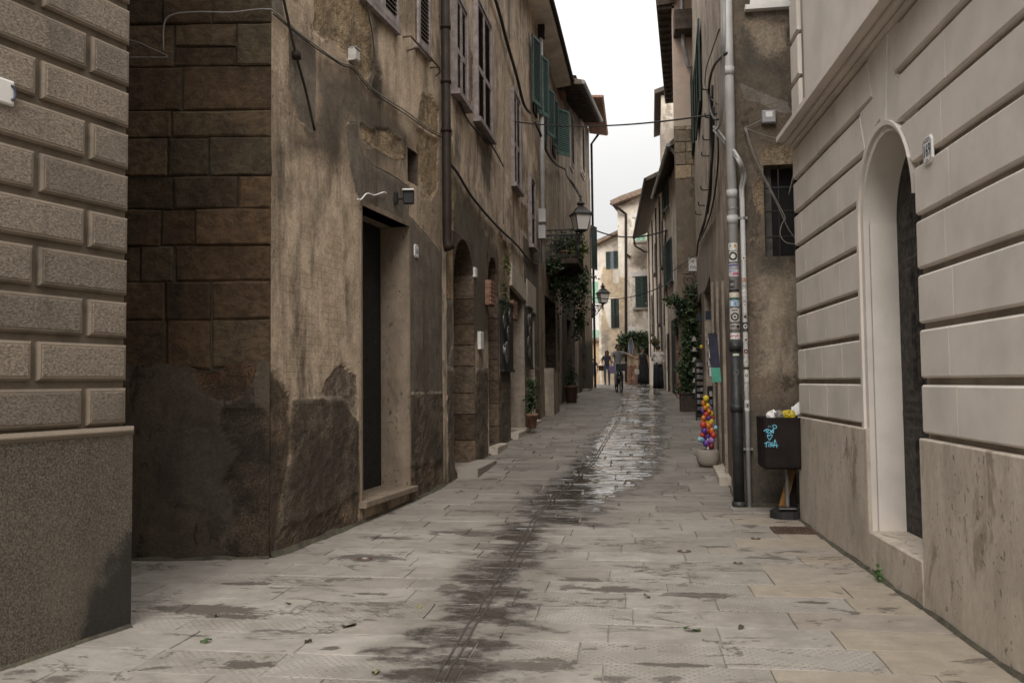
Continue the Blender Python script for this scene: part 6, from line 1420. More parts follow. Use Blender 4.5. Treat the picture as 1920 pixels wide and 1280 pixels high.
t = thing('vent_cover', 'brick-red slatted box on the wall beside the second arched doorway', 'vent', at(WB2, 916, 575, .05))
s0, s1, z0, z1 = rect(WB2, 911, 921, (915, 528), (917, 574)); mb = MB(WB2.M); mb.b2((s0, z0, 0), (s1, z1, .07)); mb.build('case', M_TERRA, t)
for i in range(6): zz = z0 + (z1 - z0) * (i + .2) / 6; mb = MB(WB2.M); mb.b2((s0 + .02, zz, .07), (s1 - .02, zz + .05, .09)); mb.build('slat', M_TERRA, t)
t = thing('vent_cover', 'small brick-red louvre above the first panel of round plates', 'vent', at(WB2, 961, 600, .05))
s0, s1, z0, z1 = rect(WB2, 957, 965, (960, 565), (961, 600)); mb = MB(WB2.M); mb.b2((s0, z0, 0), (s1, z1, .05)); mb.build('case', M_TERRA, t)
for i in range(5): zz = z0 + (z1 - z0) * (i + .2) / 5; mb = MB(WB2.M); mb.b2((s0 + .02, zz, .05), (s1 - .02, zz + .06, .07)); mb.build('slat', M_TERRA, t)
M_PLATE = simple('pewter_plate', (.5, .49, .48), .3, .85, var=.15, bump=0)
for (u0, u1, v0, v1, lab, pls) in ((938, 957, 566, 692, 'dark panel hung with round metal plates left of the pale stone lintel', ((943, 600, .15), (950, 625, .13), (947, 660, .19), (942, 655, .1), (953, 592, .12))),
                                   (986.5, 994, 578, 688, 'narrow dark panel with smaller round metal plates beyond the first plate panel', ((989, 600, .13), (991, 620, .12), (989, 640, .12), (991, 660, .14), (992, 596, .1)))):
    s0, s1, z0, z1 = rect(WB2, u0, u1, (u0, v0), (u0, v1)); t = thing('display_panel', lab, 'display panel', WB2.pos((s0 + s1) / 2, z0, .05), 'panels of round plates')
    mb = MB(WB2.M); mb.b2((s0, z0, .0), (s1, z1, .06)); mb.build('board', M_BLACK, t)
    mb = MB(WB2.M); mb.b2((s0 - .04, z0 - .04, 0), (s1 + .04, z0, .08)); mb.b2((s0 - .04, z1, 0), (s1 + .04, z1 + .04, .08)); mb.build('frame', M_IRON, t)
    for (u, v, r) in pls:
        a, z = WB2.hit(u, v, .08); mb = MB(); mb.lathe([(r * .3, 0), (r * .7, .008), (r, .035), (r * .98, .04), (r * .65, .018), (r * .2, .012)], 20, M=WB2.M @ np.array(Matrix.Translation((a, z, .08)))); mb.build('plate', M_PLATE, t, True)
# rounded guard stone and terracotta doorstep
s0 = WB2b.su(1021); zt1 = WB2b.hit(1021, 690)[1]; g0 = gz(20.2)
mb = MB(WB2b.M); P = [(s0, g0 - .1)] + [(s0 + 1.3 * math.sin(t), g0 - .1 + (zt1 - g0 + .1) * math.cos(t)) for t in np.linspace(0, math.pi / 2, 12)]; mb.prism(P, -.02, .22); tag(mb.build('guard_stone', M_C1), 'quarter-round plastered buttress at the wall foot under the balcony', 'buttress')
# ---- balcony
tb_ = thing('balcony', 'small plant-filled balcony with iron railing on the left wall under the street lamp', 'balcony', at(WB2b, 1035, 495, 0))
s0, s1 = WB2b.su(1027) , WB2b.su(1027) + 2.3; zb1 = WB2b.hit(1027, 498)[1]; dpb = .78
mb = MB(WB2b.M); mb.block([(s0, zb1), (s1, zb1), (s1, zb1 + .13), (s0, zb1 + .13)], -.02, dpb, .02); mb.build('slab', M_B1S, tb_)
for k in (0, 1, 2): mb = MB(WB2b.M); x = s0 + .15 + k * 1.0; mb.prism([(0, 0), (0, -.35), (dpb * .8, 0)], x, x + .12, M=WB2b.M @ np.array([[0, 0, 1, 0], [0, 1, 0, zb1], [1, 0, 0, 0], [0, 0, 0, 1.]])); mb.build('corbel', M_B1S, tb_)
rh = WB2b.hit(1027, 437)[1] - zb1
mb = MB(WB2b.M); corners = [(s0 + .03, .0), (s0 + .03, dpb - .04), (s1 - .03, dpb - .04), (s1 - .03, .0)]
mb.tube([(a, zb1 + rh, n) for a, n in corners], .018, 6); mb.tube([(a, zb1 + .2, n) for a, n in corners], .012, 6); mb.build('rail', M_IRON, tb_)
for i in range(3):
    p, q_ = np.array(corners[i]), np.array(corners[i + 1]); n = int(np.linalg.norm(q_ - p) / .12)
    for k in range(n + 1): c = p + (q_ - p) * k / n; mb = MB(WB2b.M); mb.tube([(c[0], zb1 + .12, c[1]), (c[0], zb1 + rh, c[1])], .008, 5); mb.build('baluster', M_IRON, tb_)
# ---- foliage helper
def leaves(name, mat, parent, spots, size, kind=None, droop=.3, seed=1):
    """spots: list of (centre, radius xyz, count) - bent leaf faces scattered through lumpy clusters"""
    rg = np.random.default_rng(seed); V = []; Fs = []; k = 0
    for (c, rad, n) in spots:
        c = np.array(c, float); sub = rg.normal(size=(max(3, n // 14), 3)); sub /= np.linalg.norm(sub, axis=1)[:, None] + 1e-9; sub *= (rg.random((len(sub), 1)) ** .5) * .85
        for i in range(n):
            b = sub[rg.integers(len(sub))] + rg.normal(size=3) * .2
            p = c + b * np.array(rad); s_ = size * rg.uniform(.6, 1.35)
            d = rg.normal(size=3) + np.array([0, 0, -droop]); d /= np.linalg.norm(d); u_ = np.cross(d, rg.normal(size=3)); u_ /= np.linalg.norm(u_) + 1e-9; w_ = np.cross(d, u_)
            V += [p, p + d * s_ * .5 + u_ * s_ * .36 + w_ * s_ * .1, p + d * s_, p + d * s_ * .5 - u_ * s_ * .36 + w_ * s_ * .1]; Fs += [(k, k + 1, k + 2), (k, k + 2, k + 3)]; k += 4
    mb = MB(); mb.add(V, Fs); return mb.build(name, mat, parent, kind=kind)
def stems(name, parent, lines, r=.01):
    mb = MB()
    for l in lines: rope(mb, l, r, 3)
    return mb.build(name, M_STEM, parent)
def pot(parent, c, r, h, mat):
    mb = MB(); mb.lathe([(r * .72, 0), (r * .95, h * .86), (r * 1.08, h * .86), (r * 1.08, h), (r * .92, h), (r * .88, h * .85)], 20, c); mb.build('pot', mat, parent, True)
bpos = lambda s_, z, o: WB2b.pos(s0 + s_, zb1 + z, o)
tv = thing('balcony_plant', 'yellow-green bushy plant on the far corner of the balcony', 'plant', bpos(1.5, .13, .5))
pot(tv, bpos(1.5, .13, .5), .14, .25, M_TERRA); stems('stem', tv, [[bpos(1.5, .3, .5), bpos(1.5 + dx, .8, .5 + dy)] for dx, dy in ((.1, .1), (-.15, .05), (.05, -.1), (.2, .2))]); leaves('foliage', M_LEAFY, tv, [(bpos(1.5, .75, .6), (.38, .38, .4), 420), (bpos(1.2, .5, .7), (.3, .25, .3), 200)], .085, seed=2)
tv = thing('balcony_plant', 'dark green plant filling the near end of the balcony', 'plant', bpos(.5, .13, .4))
pot(tv, bpos(.5, .13, .4), .15, .25, M_TERRA); leaves('foliage', M_LEAF, tv, [(bpos(.5, .55, .4), (.4, .35, .35), 380), (bpos(.15, .05, .3), (.3, .3, .25), 200)], .085, seed=3); stems('stem', tv, [[bpos(.5, .3, .4), bpos(.4, .7, .35)]])
tv = thing('hanging_ivy', 'ivy trailing down from the far end of the balcony', 'plant', bpos(1.9, -1.6, .5))
stems('stem', tv, [[bpos(1.7, .1, .7), bpos(1.9, -.5, .74), bpos(1.95, -1.1, .68), bpos(2.0, -1.7, .6)]]); leaves('foliage', M_LEAF, tv, [(bpos(1.8, -.1, .72), (.3, .2, .3), 200), (bpos(1.95, -.6, .7), (.25, .16, .4), 240), (bpos(2.0, -1.2, .66), (.25, .16, .4), 200), (bpos(2.1, -1.6, .6), (.2, .15, .25), 90)], .09, seed=4)
tv = thing('wall_creeper', 'dark creeper hanging below the near end of the balcony', 'plant', bpos(.1, -.5, .1))
stems('stem', tv, [[bpos(.0, .1, .1), bpos(-.1, -.3, .12)]]); leaves('foliage', M_LEAF, tv, [(bpos(.0, .0, .15), (.35, .2, .3), 220), (bpos(.9, -.25, .5), (.7, .3, .15), 260), (bpos(.5, -.5, .3), (.6, .3, .3), 300), (bpos(1.4, -.7, .35), (.5, .3, .5), 320)], .09, seed=5)
p = at(WB2, 944, 500, .12); tv = thing('wall_plant', 'leafy plant sprouting from the wall above the first plate panel', 'plant', p)
stems('stem', tv, [[p, p + [.15, .1, .3]], [p, p + [.1, -.1, -.5]]]); leaves('foliage', M_LEAFY, tv, [(p + [.04, 0, .08], (.09, .22, .2), 90)], .06, seed=6); leaves('trailing_foliage', M_LEAF, tv, [(p + [.03, 0, -.4], (.05, .12, .45), 80)], .055, seed=7)
# potted plants along the left wall
pc = np.array([-1.66, 24.6, gz(24.6)]); tv = thing('potted_plant', 'terracotta-brown pot with a small shrub standing past the balcony', 'potted plant', pc)
pot(tv, pc, .20, .5, simple('brown_pot', (.14, .085, .06), .8, var=.25)); stems('stem', tv, [[pc + [0, 0, .45], pc + [0, 0, .9]]]); leaves('foliage', M_LEAF, tv, [(pc + [0, 0, .72], (.25, .25, .3), 260), (pc + [-.05, .05, 1.05], (.14, .14, .2), 70)], .075, seed=8)
pc = np.array([-2.02 + .14, 16.4, gz(16.4) + .1]); tv = thing('potted_plant', 'tall slim green plant in a pot on the doorstep below the pale lintel', 'potted plant', pc)
pot(tv, pc, .12, .28, M_TERRA); stems('stem', tv, [[pc + [0, 0, .2], pc + [0, 0, .9]]]); leaves('foliage', M_LEAF, tv, [(pc + [0, 0, .5], (.15, .15, .22), 220), (pc + [0, 0, .8], (.11, .11, .25), 160)], .065, seed=9)
# ivy tower on the right
pc = np.array([1.47, 21.45, gz(21.4)]); tv = thing('ivy_planter', 'tall climbing ivy growing from a dark square planter against the tower', 'climbing plant', pc)
mb = MB(); mb.b2(pc + [-.24, -.2, 0], pc + [.24, .2, .46]); mb.b2(pc + [-.27, -.23, .42], pc + [.27, .23, .48]); mb.build('planter_box', simple('dark_planter', (.05, .035, .028), .7, var=.3), tv)
mb = MB(); mb.tube([tuple(pc + [0, .1, .45]), tuple(pc + [.02, .25, 2.0]), tuple(pc + [-.05, .3, 2.9])], .03, 8); mb.build('trunk', M_STEM, tv)
leaves('foliage', M_LEAF, tv, [(pc + [-.02, 0, .65], (.33, .3, .3), 500), (pc + [.0, .05, 1.1], (.3, .3, .35), 600), (pc + [.03, .1, 1.6], (.27, .28, .35), 520), (pc + [.04, .15, 2.1], (.26, .28, .4), 480), (pc + [-.05, .2, 2.6], (.34, .25, .28), 420), (pc + [-.3, .2, 2.75], (.3, .2, .18), 220), (pc + [.1, .2, 2.95], (.2, .2, .25), 160), (pc + [-.22, -.02, .95], (.16, .2, .25), 120)], .085, seed=10)
p = np.array([1.42, 25.4, gz(25)]); tv = thing('doorway_creeper', 'sparse creeper arching over the brick pier beyond the ivy', 'climbing plant', p)
stems('stem', tv, [[p + [.12, 0, 0], p + [.12, 0, 1.6], p + [.1, 0, 2.6], p + [.2, -.8, 3.0]]], .02); leaves('foliage', M_LEAF, tv, [(p + [.05, 0, 2.3], (.15, .4, .3), 170), (p + [.15, -.6, 2.95], (.2, .6, .2), 220), (p + [.05, .8, 2.2], (.14, .5, .35), 160)], .09, seed=11)
mb = MB(); bkt = np.array([1.06, 34.5, H + (714 - 640) / 1600 * 33.5]); tv = thing('hanging_basket', 'hanging flower basket on the cracked house above the person in white', 'plant', bkt); mb.lathe([(.05, -.2), (.16, -.08), (.18, 0)], 14, bkt); mb.build('basket', M_STEM, tv); leaves('foliage', M_LEAFY, tv, [(bkt + [0, 0, .08], (.25, .25, .16), 160)], .08, seed=12)
# ivy arch on the end house
A_ = lambda u, v, o: at(WD1, u, v, o)
tv = thing('ivy_arch', 'ivy arching over the doorway of the tall end house', 'climbing plant', A_(1190, 722, .3))
stems('stem', tv, [[A_(1163, 722, .2), A_(1163, 660, .2), A_(1172, 632, .25), A_(1195, 628, .25), A_(1216, 640, .2)]], .03)
leaves('foliage', M_LEAF, tv, [(A_(1172, 636, .3), (.45, .3, .35), 420), (A_(1187, 630, .35), (.5, .3, .3), 420), (A_(1203, 634, .35), (.5, .3, .4), 420), (A_(1212, 648, .35), (.3, .3, .4), 300), (A_(1162, 655, .3), (.25, .25, .6), 260), (A_(1205, 655, .4), (.3, .25, .35), 200)], .13, seed=13)
mb = MB(WD1.M); a, z = WD1.hit(1183, 651, .5); P = [(a + .15 * math.cos(t) * (1 if math.sin(t) > -.2 else .8), z + .50 * math.sin(t)) for t in np.linspace(0, 2 * math.pi, 18)[:-1]]
t = thing('shop_sign', 'tall oval blue and white shop sign hanging in the ivy arch', 'sign', WD1.pos(a, z - .6, .5)); mb.block(P, .45, .5, .02); mb.build('board', M_CONC, t); mb = MB(WD1.M); mb.block([(a + (x - a) * .68, z + (y_ - z) * .8) for x, y_ in P], .49, .51, .01); mb.build('blue_field', smat((.08, .10, .17)), t)
wbox(WD1, 1179, 1194, 612, 622, .05, M_MARBLEPL, 'wall_plaque', 'pale framed plaque above the ivy arch', 'plaque')

# ---- street lamps
def street_lamp(base, arm_dir, alen, label, sc=1.0, name='street_lamp', wz=None):
    base = np.array(base, float); t = thing(name, label, 'street lamp', base, 'bracket street lamps')
    ad = np.array(arm_dir, float); ad /= np.linalg.norm(ad); up = np.array([0, 0, 1.]); M = frame(base, ad, up, np.cross(ad, up))
    mb = MB(M); mb.tube([(0, 0, 0), (alen, 0, 0)], .02 * sc, 8); mb.tube([(0, -.42 * sc, 0), (0, .08 * sc, 0)], .024 * sc, 8); mb.b2((-.01, -.3 * sc, -.04), (.02, .05 * sc, .04)); mb.build('bracket', M_IRON, t)
    mb = MB(M)
    def sp(c, r0, r1, a0, a1): mb.tube([(c[0] + (r0 + (r1 - r0) * i / 22) * math.cos(a0 + (a1 - a0) * i / 22), c[1] + (r0 + (r1 - r0) * i / 22) * math.sin(a0 + (a1 - a0) * i / 22), 0) for i in range(23)], .011 * sc, 5)
    for (x, y_, r, s_, a0) in ((.12, -.14, .12, 1, 1.5), (.34, -.12, .10, -1, 1.5), (.53, -.09, .08, 1, 1.5), (.22, -.24, .08, -1, 0), (.68, -.06, .05, -1, 1.5)): sp((x * alen / .84, y_ * sc), r * sc, r * .2 * sc, a0, a0 + s_ * 8.5)
    mb.tube(spline([(0, -.40 * sc, 0), (.2 * alen, -.36 * sc, 0), (.5 * alen, -.24 * sc, 0), (.8 * alen, -.1 * sc, 0), (alen, -.01, 0)], 4), .013 * sc, 6); mb.build('scrollwork', M_IRON, t)
    c = base + ad * alen; mb = MB(); mb.lathe([(.05, -.16), (.02, -.10), (.016, .0), (.05, .04), (.11, .06), (.12, .08)], 8, c, sq=1); mb.build('lamp_cup', M_IRON, t)
    L_ = np.eye(4); L_[:3, :3] = rotz(.4) * sc; L_[:3, 3] = c
    b, tp2, z0, z1 = .105, .165, .08, .40
    mb = MB(L_); 
    for i in range(4):
        a0, a1_ = math.pi / 4 + i * math.pi / 2, math.pi / 4 + (i + 1) * math.pi / 2; r2 = math.sqrt(2)
        q4 = [(b * r2 * math.cos(a0), b * r2 * math.sin(a0), z0), (b * r2 * math.cos(a1_), b * r2 * math.sin(a1_), z0), (tp2 * r2 * math.cos(a1_), tp2 * r2 * math.sin(a1_), z1), (tp2 * r2 * math.cos(a0), tp2 * r2 * math.sin(a0), z1)]
        g = MB(L_); g.add(q4, [(0, 1, 2, 3)]); g.build('glass_pane', M_GLASSW, t)
        mb.tube([q4[0], q4[3]], .011, 5); mb.tube([q4[3], q4[2]], .012, 5); mb.tube([q4[0], q4[1]], .012, 5)
    mb.build('lantern_frame', M_IRON, t)
    mb = MB(L_); mb.lathe([(.275, .39), (.275, .415), (.16, .50), (.13, .54), (.09, .56), (.05, .60)], 4); mb.build('lantern_roof', M_IRON, t)
    mb = MB(L_); mb.lathe([(.05, .60), (.085, .62), (.085, .64), (.05, .66), (.02, .70), (.03, .72), (.005, .75)], 10); mb.build('finial', M_IRON, t, True)
    return t
lb = at(WB2, 1017.5, 441, .10); LT = street_lamp(lb, (1, .05, 0), (1089 - 1018) / 1600 * 20.0, 'black bracket street lamp with scrolled arm and frosted lantern on the left wall', 1.12)
lb2 = WB3.pos(WB3.len - .3, H + (714 - 573) / 1600 * 36, .02); street_lamp(lb2, (1, .0, 0), .46, 'smaller bracket lamp at the far end of the left houses', 1.25)
cable('cable', 'black cable drooping along the left wall to the lantern of the near street lamp', wpx(WB2, [(1003, 230), (1012, 248)], .1) + wpx(WB2b, [(1024, 282), (1040, 306), (1060, 318)], .15) + [lb + np.array([.55, .6, 1.5]), lb + np.array([.75, .3, 1.15]), lb + np.array([(1089 - 1018) / 1600 * 20., .05, .86])], .03, M_CABLE)
def wire(label, p, q_, sag, r=.012):
    p, q_ = np.array(p, float), np.array(q_, float); return cable('overhead_wire', label, [p + (q_ - p) * t - np.array([0, 0, sag * 4 * t * (1 - t)]) for t in np.linspace(0, 1, 9)], r, M_CABLE, 'overhead wire', 'wires across the street', 2)
wire('thin wire stretched across the street high up near the green shutters', at(WB2, 964, 228, .05), at(WC1, 1343, 214, .06), .12)
wire('dark wire across the street at lantern height', at(WB3, 1108, 428, .05), at(WC2c, 1250, 432, .05), .3, .028)
wire('lower wire crossing the street in front of the end house', at(WB3, 1104, 556, .05), at(WC3, 1243, 536, .05), .25, .018)
cable('wall_cable', 'dark cable along the low shuttered house and down its corner', wpx(WC2c, [(1249, 432), (1247, 450), (1246, 520), (1246, 610)], .05), .03, M_CABLE)
mb = MB(); mb.tube([at(WC2, 1262, 508, .1), at(WC2, 1304, 478, .1)], .012, 5); tag(mb.build('iron_rail', M_IRON), 'thin iron rail crossing the tower wall above the street sign', 'iron rail')

# ================================================================== PEOPLE
PM = {}
def pmat(n, c, r=.8):
    if n not in PM: PM[n] = simple(n, c, r, var=.18, sc=8, bump=0)
    return PM[n]
SKIN = pmat('skin', (.36, .22, .16), .6); HAIRD = pmat('dark_hair', (.022, .016, .013), .6)
def person(label, loc, height, face, pose, cols, group=None):
    """cols: materials for (skin, top, bottom, shoes); pose overrides joints (metres, facing +y, height 1.70)"""
    J = {'pelvis': (0, 0, .95), 'waist': (0, 0, 1.08), 'chest': (0, .01, 1.28), 'neck': (0, 0, 1.44), 'nape': (0, .005, 1.50), 'head': (0, .02, 1.585), 'crown': (0, .01, 1.66)}
    for s, n in ((-1, 'l'), (1, 'r')):
        J.update({n + 'sho': (s * .165, 0, 1.40), n + 'elb': (s * .22, -.02, 1.13), n + 'wri': (s * .23, .05, .90), n + 'han': (s * .23, .07, .83), n + 'hip': (s * .085, 0, .90), n + 'kne': (s * .095, .02, .50), n + 'ank': (s * .095, -.02, .09), n + 'toe': (s * .105, .13, .035)})
    J.update(pose)
    R = dict(pelvis=.135, waist=.115, chest=.135, neck=.06, nape=.055, head=.088, crown=.07)
    E = [('pelvis', 'waist', 1), ('waist', 'chest', 1), ('chest', 'neck', 1), ('neck', 'nape', 0), ('nape', 'head', 0), ('head', 'crown', 0)]
    slv = cols.get('sleeve', .5)
    for n in 'lr':
        R.update({n + 'sho': .065, n + 'elb': .042, n + 'wri': .030, n + 'han': .034, n + 'hip': .092, n + 'kne': .062, n + 'ank': .042, n + 'toe': .036})
        E += [('chest', n + 'sho', 1), (n + 'sho', n + 'elb', 1), (n + 'elb', n + 'wri', 1 if slv > .7 else 0), (n + 'wri', n + 'han', 0), ('pelvis', n + 'hip', 2), (n + 'hip', n + 'kne', 2), (n + 'kne', n + 'ank', 2 if not cols.get('shorts') else 0), (n + 'ank', n + 'toe', 3)]
        w_, h_ = np.array(J[n + 'wri']), np.array(J[n + 'han']); d = (h_ - w_) / (np.linalg.norm(h_ - w_) + 1e-9); sd_ = np.cross(d, [0, 1, .3]); sd_ /= np.linalg.norm(sd_)
        for k, (o_, ln) in enumerate(((-.026, .07), (-.009, .08), (.009, .078), (.026, .062))):
            fn = n + 'f%d' % k; J[fn] = tuple(h_ + sd_ * o_ + d * ln); R[fn] = .009; E.append((n + 'han', fn, 0))
        J[n + 'th'] = tuple(w_ + d * .05 + np.array([0, .05, 0])); R[n + 'th'] = .010; E.append((n + 'wri', n + 'th', 0))
    names = list(J); k = height / 1.70; P = np.array([J[n] for n in names]) * k
    cf, sf = math.cos(face), math.sin(face); Rz = np.array([[cf, -sf, 0], [sf, cf, 0], [0, 0, 1]]); P = P @ Rz.T
    t = thing('person', label, 'person', loc, group)
    me = bpy.data.meshes.new('body'); me.from_pydata(P.tolist(), [(names.index(a), names.index(b)) for a, b, _ in E], [])
    o = bpy.data.objects.new('body', me); COL.objects.link(o)
    m = o.modifiers.new('s', 'SKIN'); m.use_smooth_shade = True
    for i, n in enumerate(names): sv = me.skin_vertices[0].data[i]; sv.radius = (R[n] * k, R[n] * k); sv.use_root = (n == 'pelvis')
    o.modifiers.new('ss', 'SUBSURF').levels = 1
    bpy.context.view_layer.update(); dg = bpy.context.evaluated_depsgraph_get(); m2 = bpy.data.meshes.new_from_object(o.evaluated_get(dg)); o.modifiers.clear(); o.data = m2; m2.name = 'body'
    m2.materials.clear(); ml = [cols.get('skin', SKIN), cols['top'], cols['bottom'], cols.get('shoes', M_BLACK)]
    for q_ in ml: m2.materials.append(q_)
    seg = [(np.array(P[names.index(a)]), np.array(P[names.index(b)]), mi) for a, b, mi in E]
    for f in m2.polygons:
        c = np.array(f.center); best = 1e9
        for a, b, mi in seg:
            e = b - a; tt = min(1, max(0, float((c - a) @ e / (e @ e + 1e-9)))); d = np.linalg.norm(c - a - e * tt)
            if d < best: best = d; f.material_index = 0 if (mi == 1 and slv < .7 and tt > slv + .2 and ((a == P[names.index('lsho')]).all() or (a == P[names.index('rsho')]).all())) else mi
        f.use_smooth = True
    o.parent = t
    loc = np.array(loc, float); W = lambda p: loc + Rz @ (np.array(p, float) * k)
    # face and hair
    hd_ = np.array(J['head'])
    mb = MB(); mb.tube([W(hd_ + [0, .085, .02]), W(hd_ + [0, .112, -.02]), W(hd_ + [0, .09, -.03])], [.008, .013, .010], 6); mb.build('nose', cols.get('skin', SKIN), t, True)
    for s in (-1, 1):
        mb = MB(); mb.lathe([(.002, -.01), (.011, -.004), (.011, .004), (.002, .01)], 8, W(hd_ + [s * .033, .083, .018])); mb.build('eye', M_BLACK, t); mb = MB(); mb.lathe([(.006, -.026), (.018, -.01), (.018, .014), (.006, .026)], 6, W(hd_ + [s * .09, 0, -.005])); mb.build('ear', cols.get('skin', SKIN), t)
    mb = MB(); mb.box(W(hd_ + [0, .086, -.055]), (.04, .012, .01)); mb.build('mouth', pmat('lip', (.22, .09, .08)), t)
    hl = cols.get('hair_len', 0); V = []; nn = 14; rows_ = 7; Fs = []
    hc = hd_ + [0, -.012, .03]
    for j in range(rows_):
        ph = j / (rows_ - 1) * math.pi * .5
        for i in range(nn):
            th = 2 * math.pi * i / nn; fr = max(0, math.sin(th)); r = .101 + .0 * fr
            z = .085 * math.cos(ph) - (hl * (1 - fr) * (j == rows_ - 1)) - (.06 * (1 - fr) * (j >= rows_ - 2)); V.append(W(hc + [r * math.sin(ph) * math.cos(th), r * math.sin(ph) * math.sin(th) * (1.0 if fr == 0 else .93), z + .015 * fr * (j == rows_ - 1)]))
    Fs = [(j * nn + i, j * nn + (i + 1) % nn, (j + 1) * nn + (i + 1) % nn, (j + 1) * nn + i) for j in range(rows_ - 1) for i in range(nn)]
    mb = MB(); mb.add(V, Fs); 
    if cols.get('bun'): mb.lathe([(.01, -.05), (.045, -.02), (.045, .02), (.01, .05)], 10, W(hd_ + [0, -.12, .02]))
    mb.build('hair', cols.get('hair', HAIRD), t, True)
    return t, W
# woman with long hair, brown bag
t, W = person('long-haired woman in a dark top and blue jeans carrying a brown shoulder bag', (-1.02, 40.0, gz(40)), 1.66, math.pi, {'rkne': (.10, .12, .50), 'rank': (.09, .10, .10), 'rtoe': (.09, .24, .05), 'lank': (-.09, -.10, .11), 'ltoe': (-.09, .04, .04), 'relb': (.23, -.06, 1.14), 'rwri': (.21, .12, 1.02), 'rhan': (.19, .18, 1.03), 'lelb': (-.20, -.03, 1.13), 'lwri': (-.20, .04, .90), 'lhan': (-.19, .06, .83)}, dict(top=pmat('charcoal_top', (.03, .032, .042)), bottom=pmat('blue_jeans', (.07, .09, .13)), hair_len=.30, sleeve=.4))
mb = MB(); mb.block([(0, 0), (.22, 0), (.24, .24), (-.02, .24)], -.05, .05, .02, M=frame(W((.17, .05, .72)), np.array([-1., 0, 0]), np.array([0, 0, 1.]), np.array([0, 1., 0]))); mb.tube([W((.2, .0, 1.0)), W((.16, 0, 1.42)), W((.45, 0, 1.0))], .012, 5); tag(mb.build('shoulder_bag', pmat('tan_leather', (.14, .085, .04))), 'brown shoulder bag on the long-haired woman', 'bag')
# woman in a long black dress
t, W = person('person in a long black sleeveless dress standing before the ivy arch', (.62, 39.5, gz(39.5)), 1.74, math.pi + .15, {'lelb': (-.25, 0, 1.13), 'lwri': (-.27, .06, .92), 'lhan': (-.27, .07, .84)}, dict(top=M_BLACK, bottom=M_BLACK, sleeve=.05, hair_len=.05))
mb = MB(); c = W((0, 0, 0)); mb.lathe([(.26, .10), (.25, .4), (.20, .8), (.165, 1.0), (.15, 1.12), (.165, 1.28), (.13, 1.42)], 20, c, sq=.75); mb.build('dress', pmat('black_dress', (.014, .014, .016)), t, True)
mb = MB(); p = W((.28, .1, .62)); mb.block([(-.1, -.13), (.1, -.13), (.1, .1), (-.1, .1)], -.03, .03, .02, M=frame(p, np.array([1., 0, 0]), np.array([0, 0, 1.]), np.array([0, -1., 0]))); mb.tube([p + [-.07, 0, .1], p + [0, 0, .24], p + [.07, 0, .1]], .01, 5); tag(mb.build('cream_handbag', pmat('cream_leather', (.5, .45, .37))), 'small cream handbag held by the person in the black dress', 'bag')
# person in white shirt, hand on hip, seen from behind
t, W = person('person in a white shirt and wide black trousers with hair up, hand on hip', (1.08, 32.5, gz(32.5)), 1.66, .5, {'relb': (.40, -.06, 1.18), 'rwri': (.20, .04, 1.03), 'rhan': (.15, .06, 1.0), 'lelb': (-.20, .12, 1.15), 'lwri': (-.08, .26, 1.12), 'lhan': (-.04, .30, 1.13)}, dict(top=pmat('white_shirt', (.60, .57, .53)), bottom=M_BLACK, sleeve=.9, bun=True))
mb = MB(); 
for s in (-1, 1): mb.lathe([(.13, .03), (.12, .4), (.11, .7), (.10, .93)], 12, W((s * .09, 0, 0)), sq=.9)
mb.build('trousers', pmat('black_trousers', (.016, .016, .018)), t, True)
mb = MB(); mb.lathe([(.165, .93), (.155, 1.05), (.16, 1.2)], 16, W((0, 0, 0)), sq=.75); mb.build('shirt_hem', PM['white_shirt'], t, True)
# distant walker
person('distant walker in a dark blue jacket and shorts seen from behind at the left bend', (-2.22, 55.0, gz(55)), 1.62, .1, {'rank': (.09, -.12, .12), 'rtoe': (.09, .02, .06)}, dict(top=pmat('navy_jacket', (.025, .03, .055)), bottom=pmat('teal_shorts', (.04, .07, .085)), shorts=True, sleeve=.9))
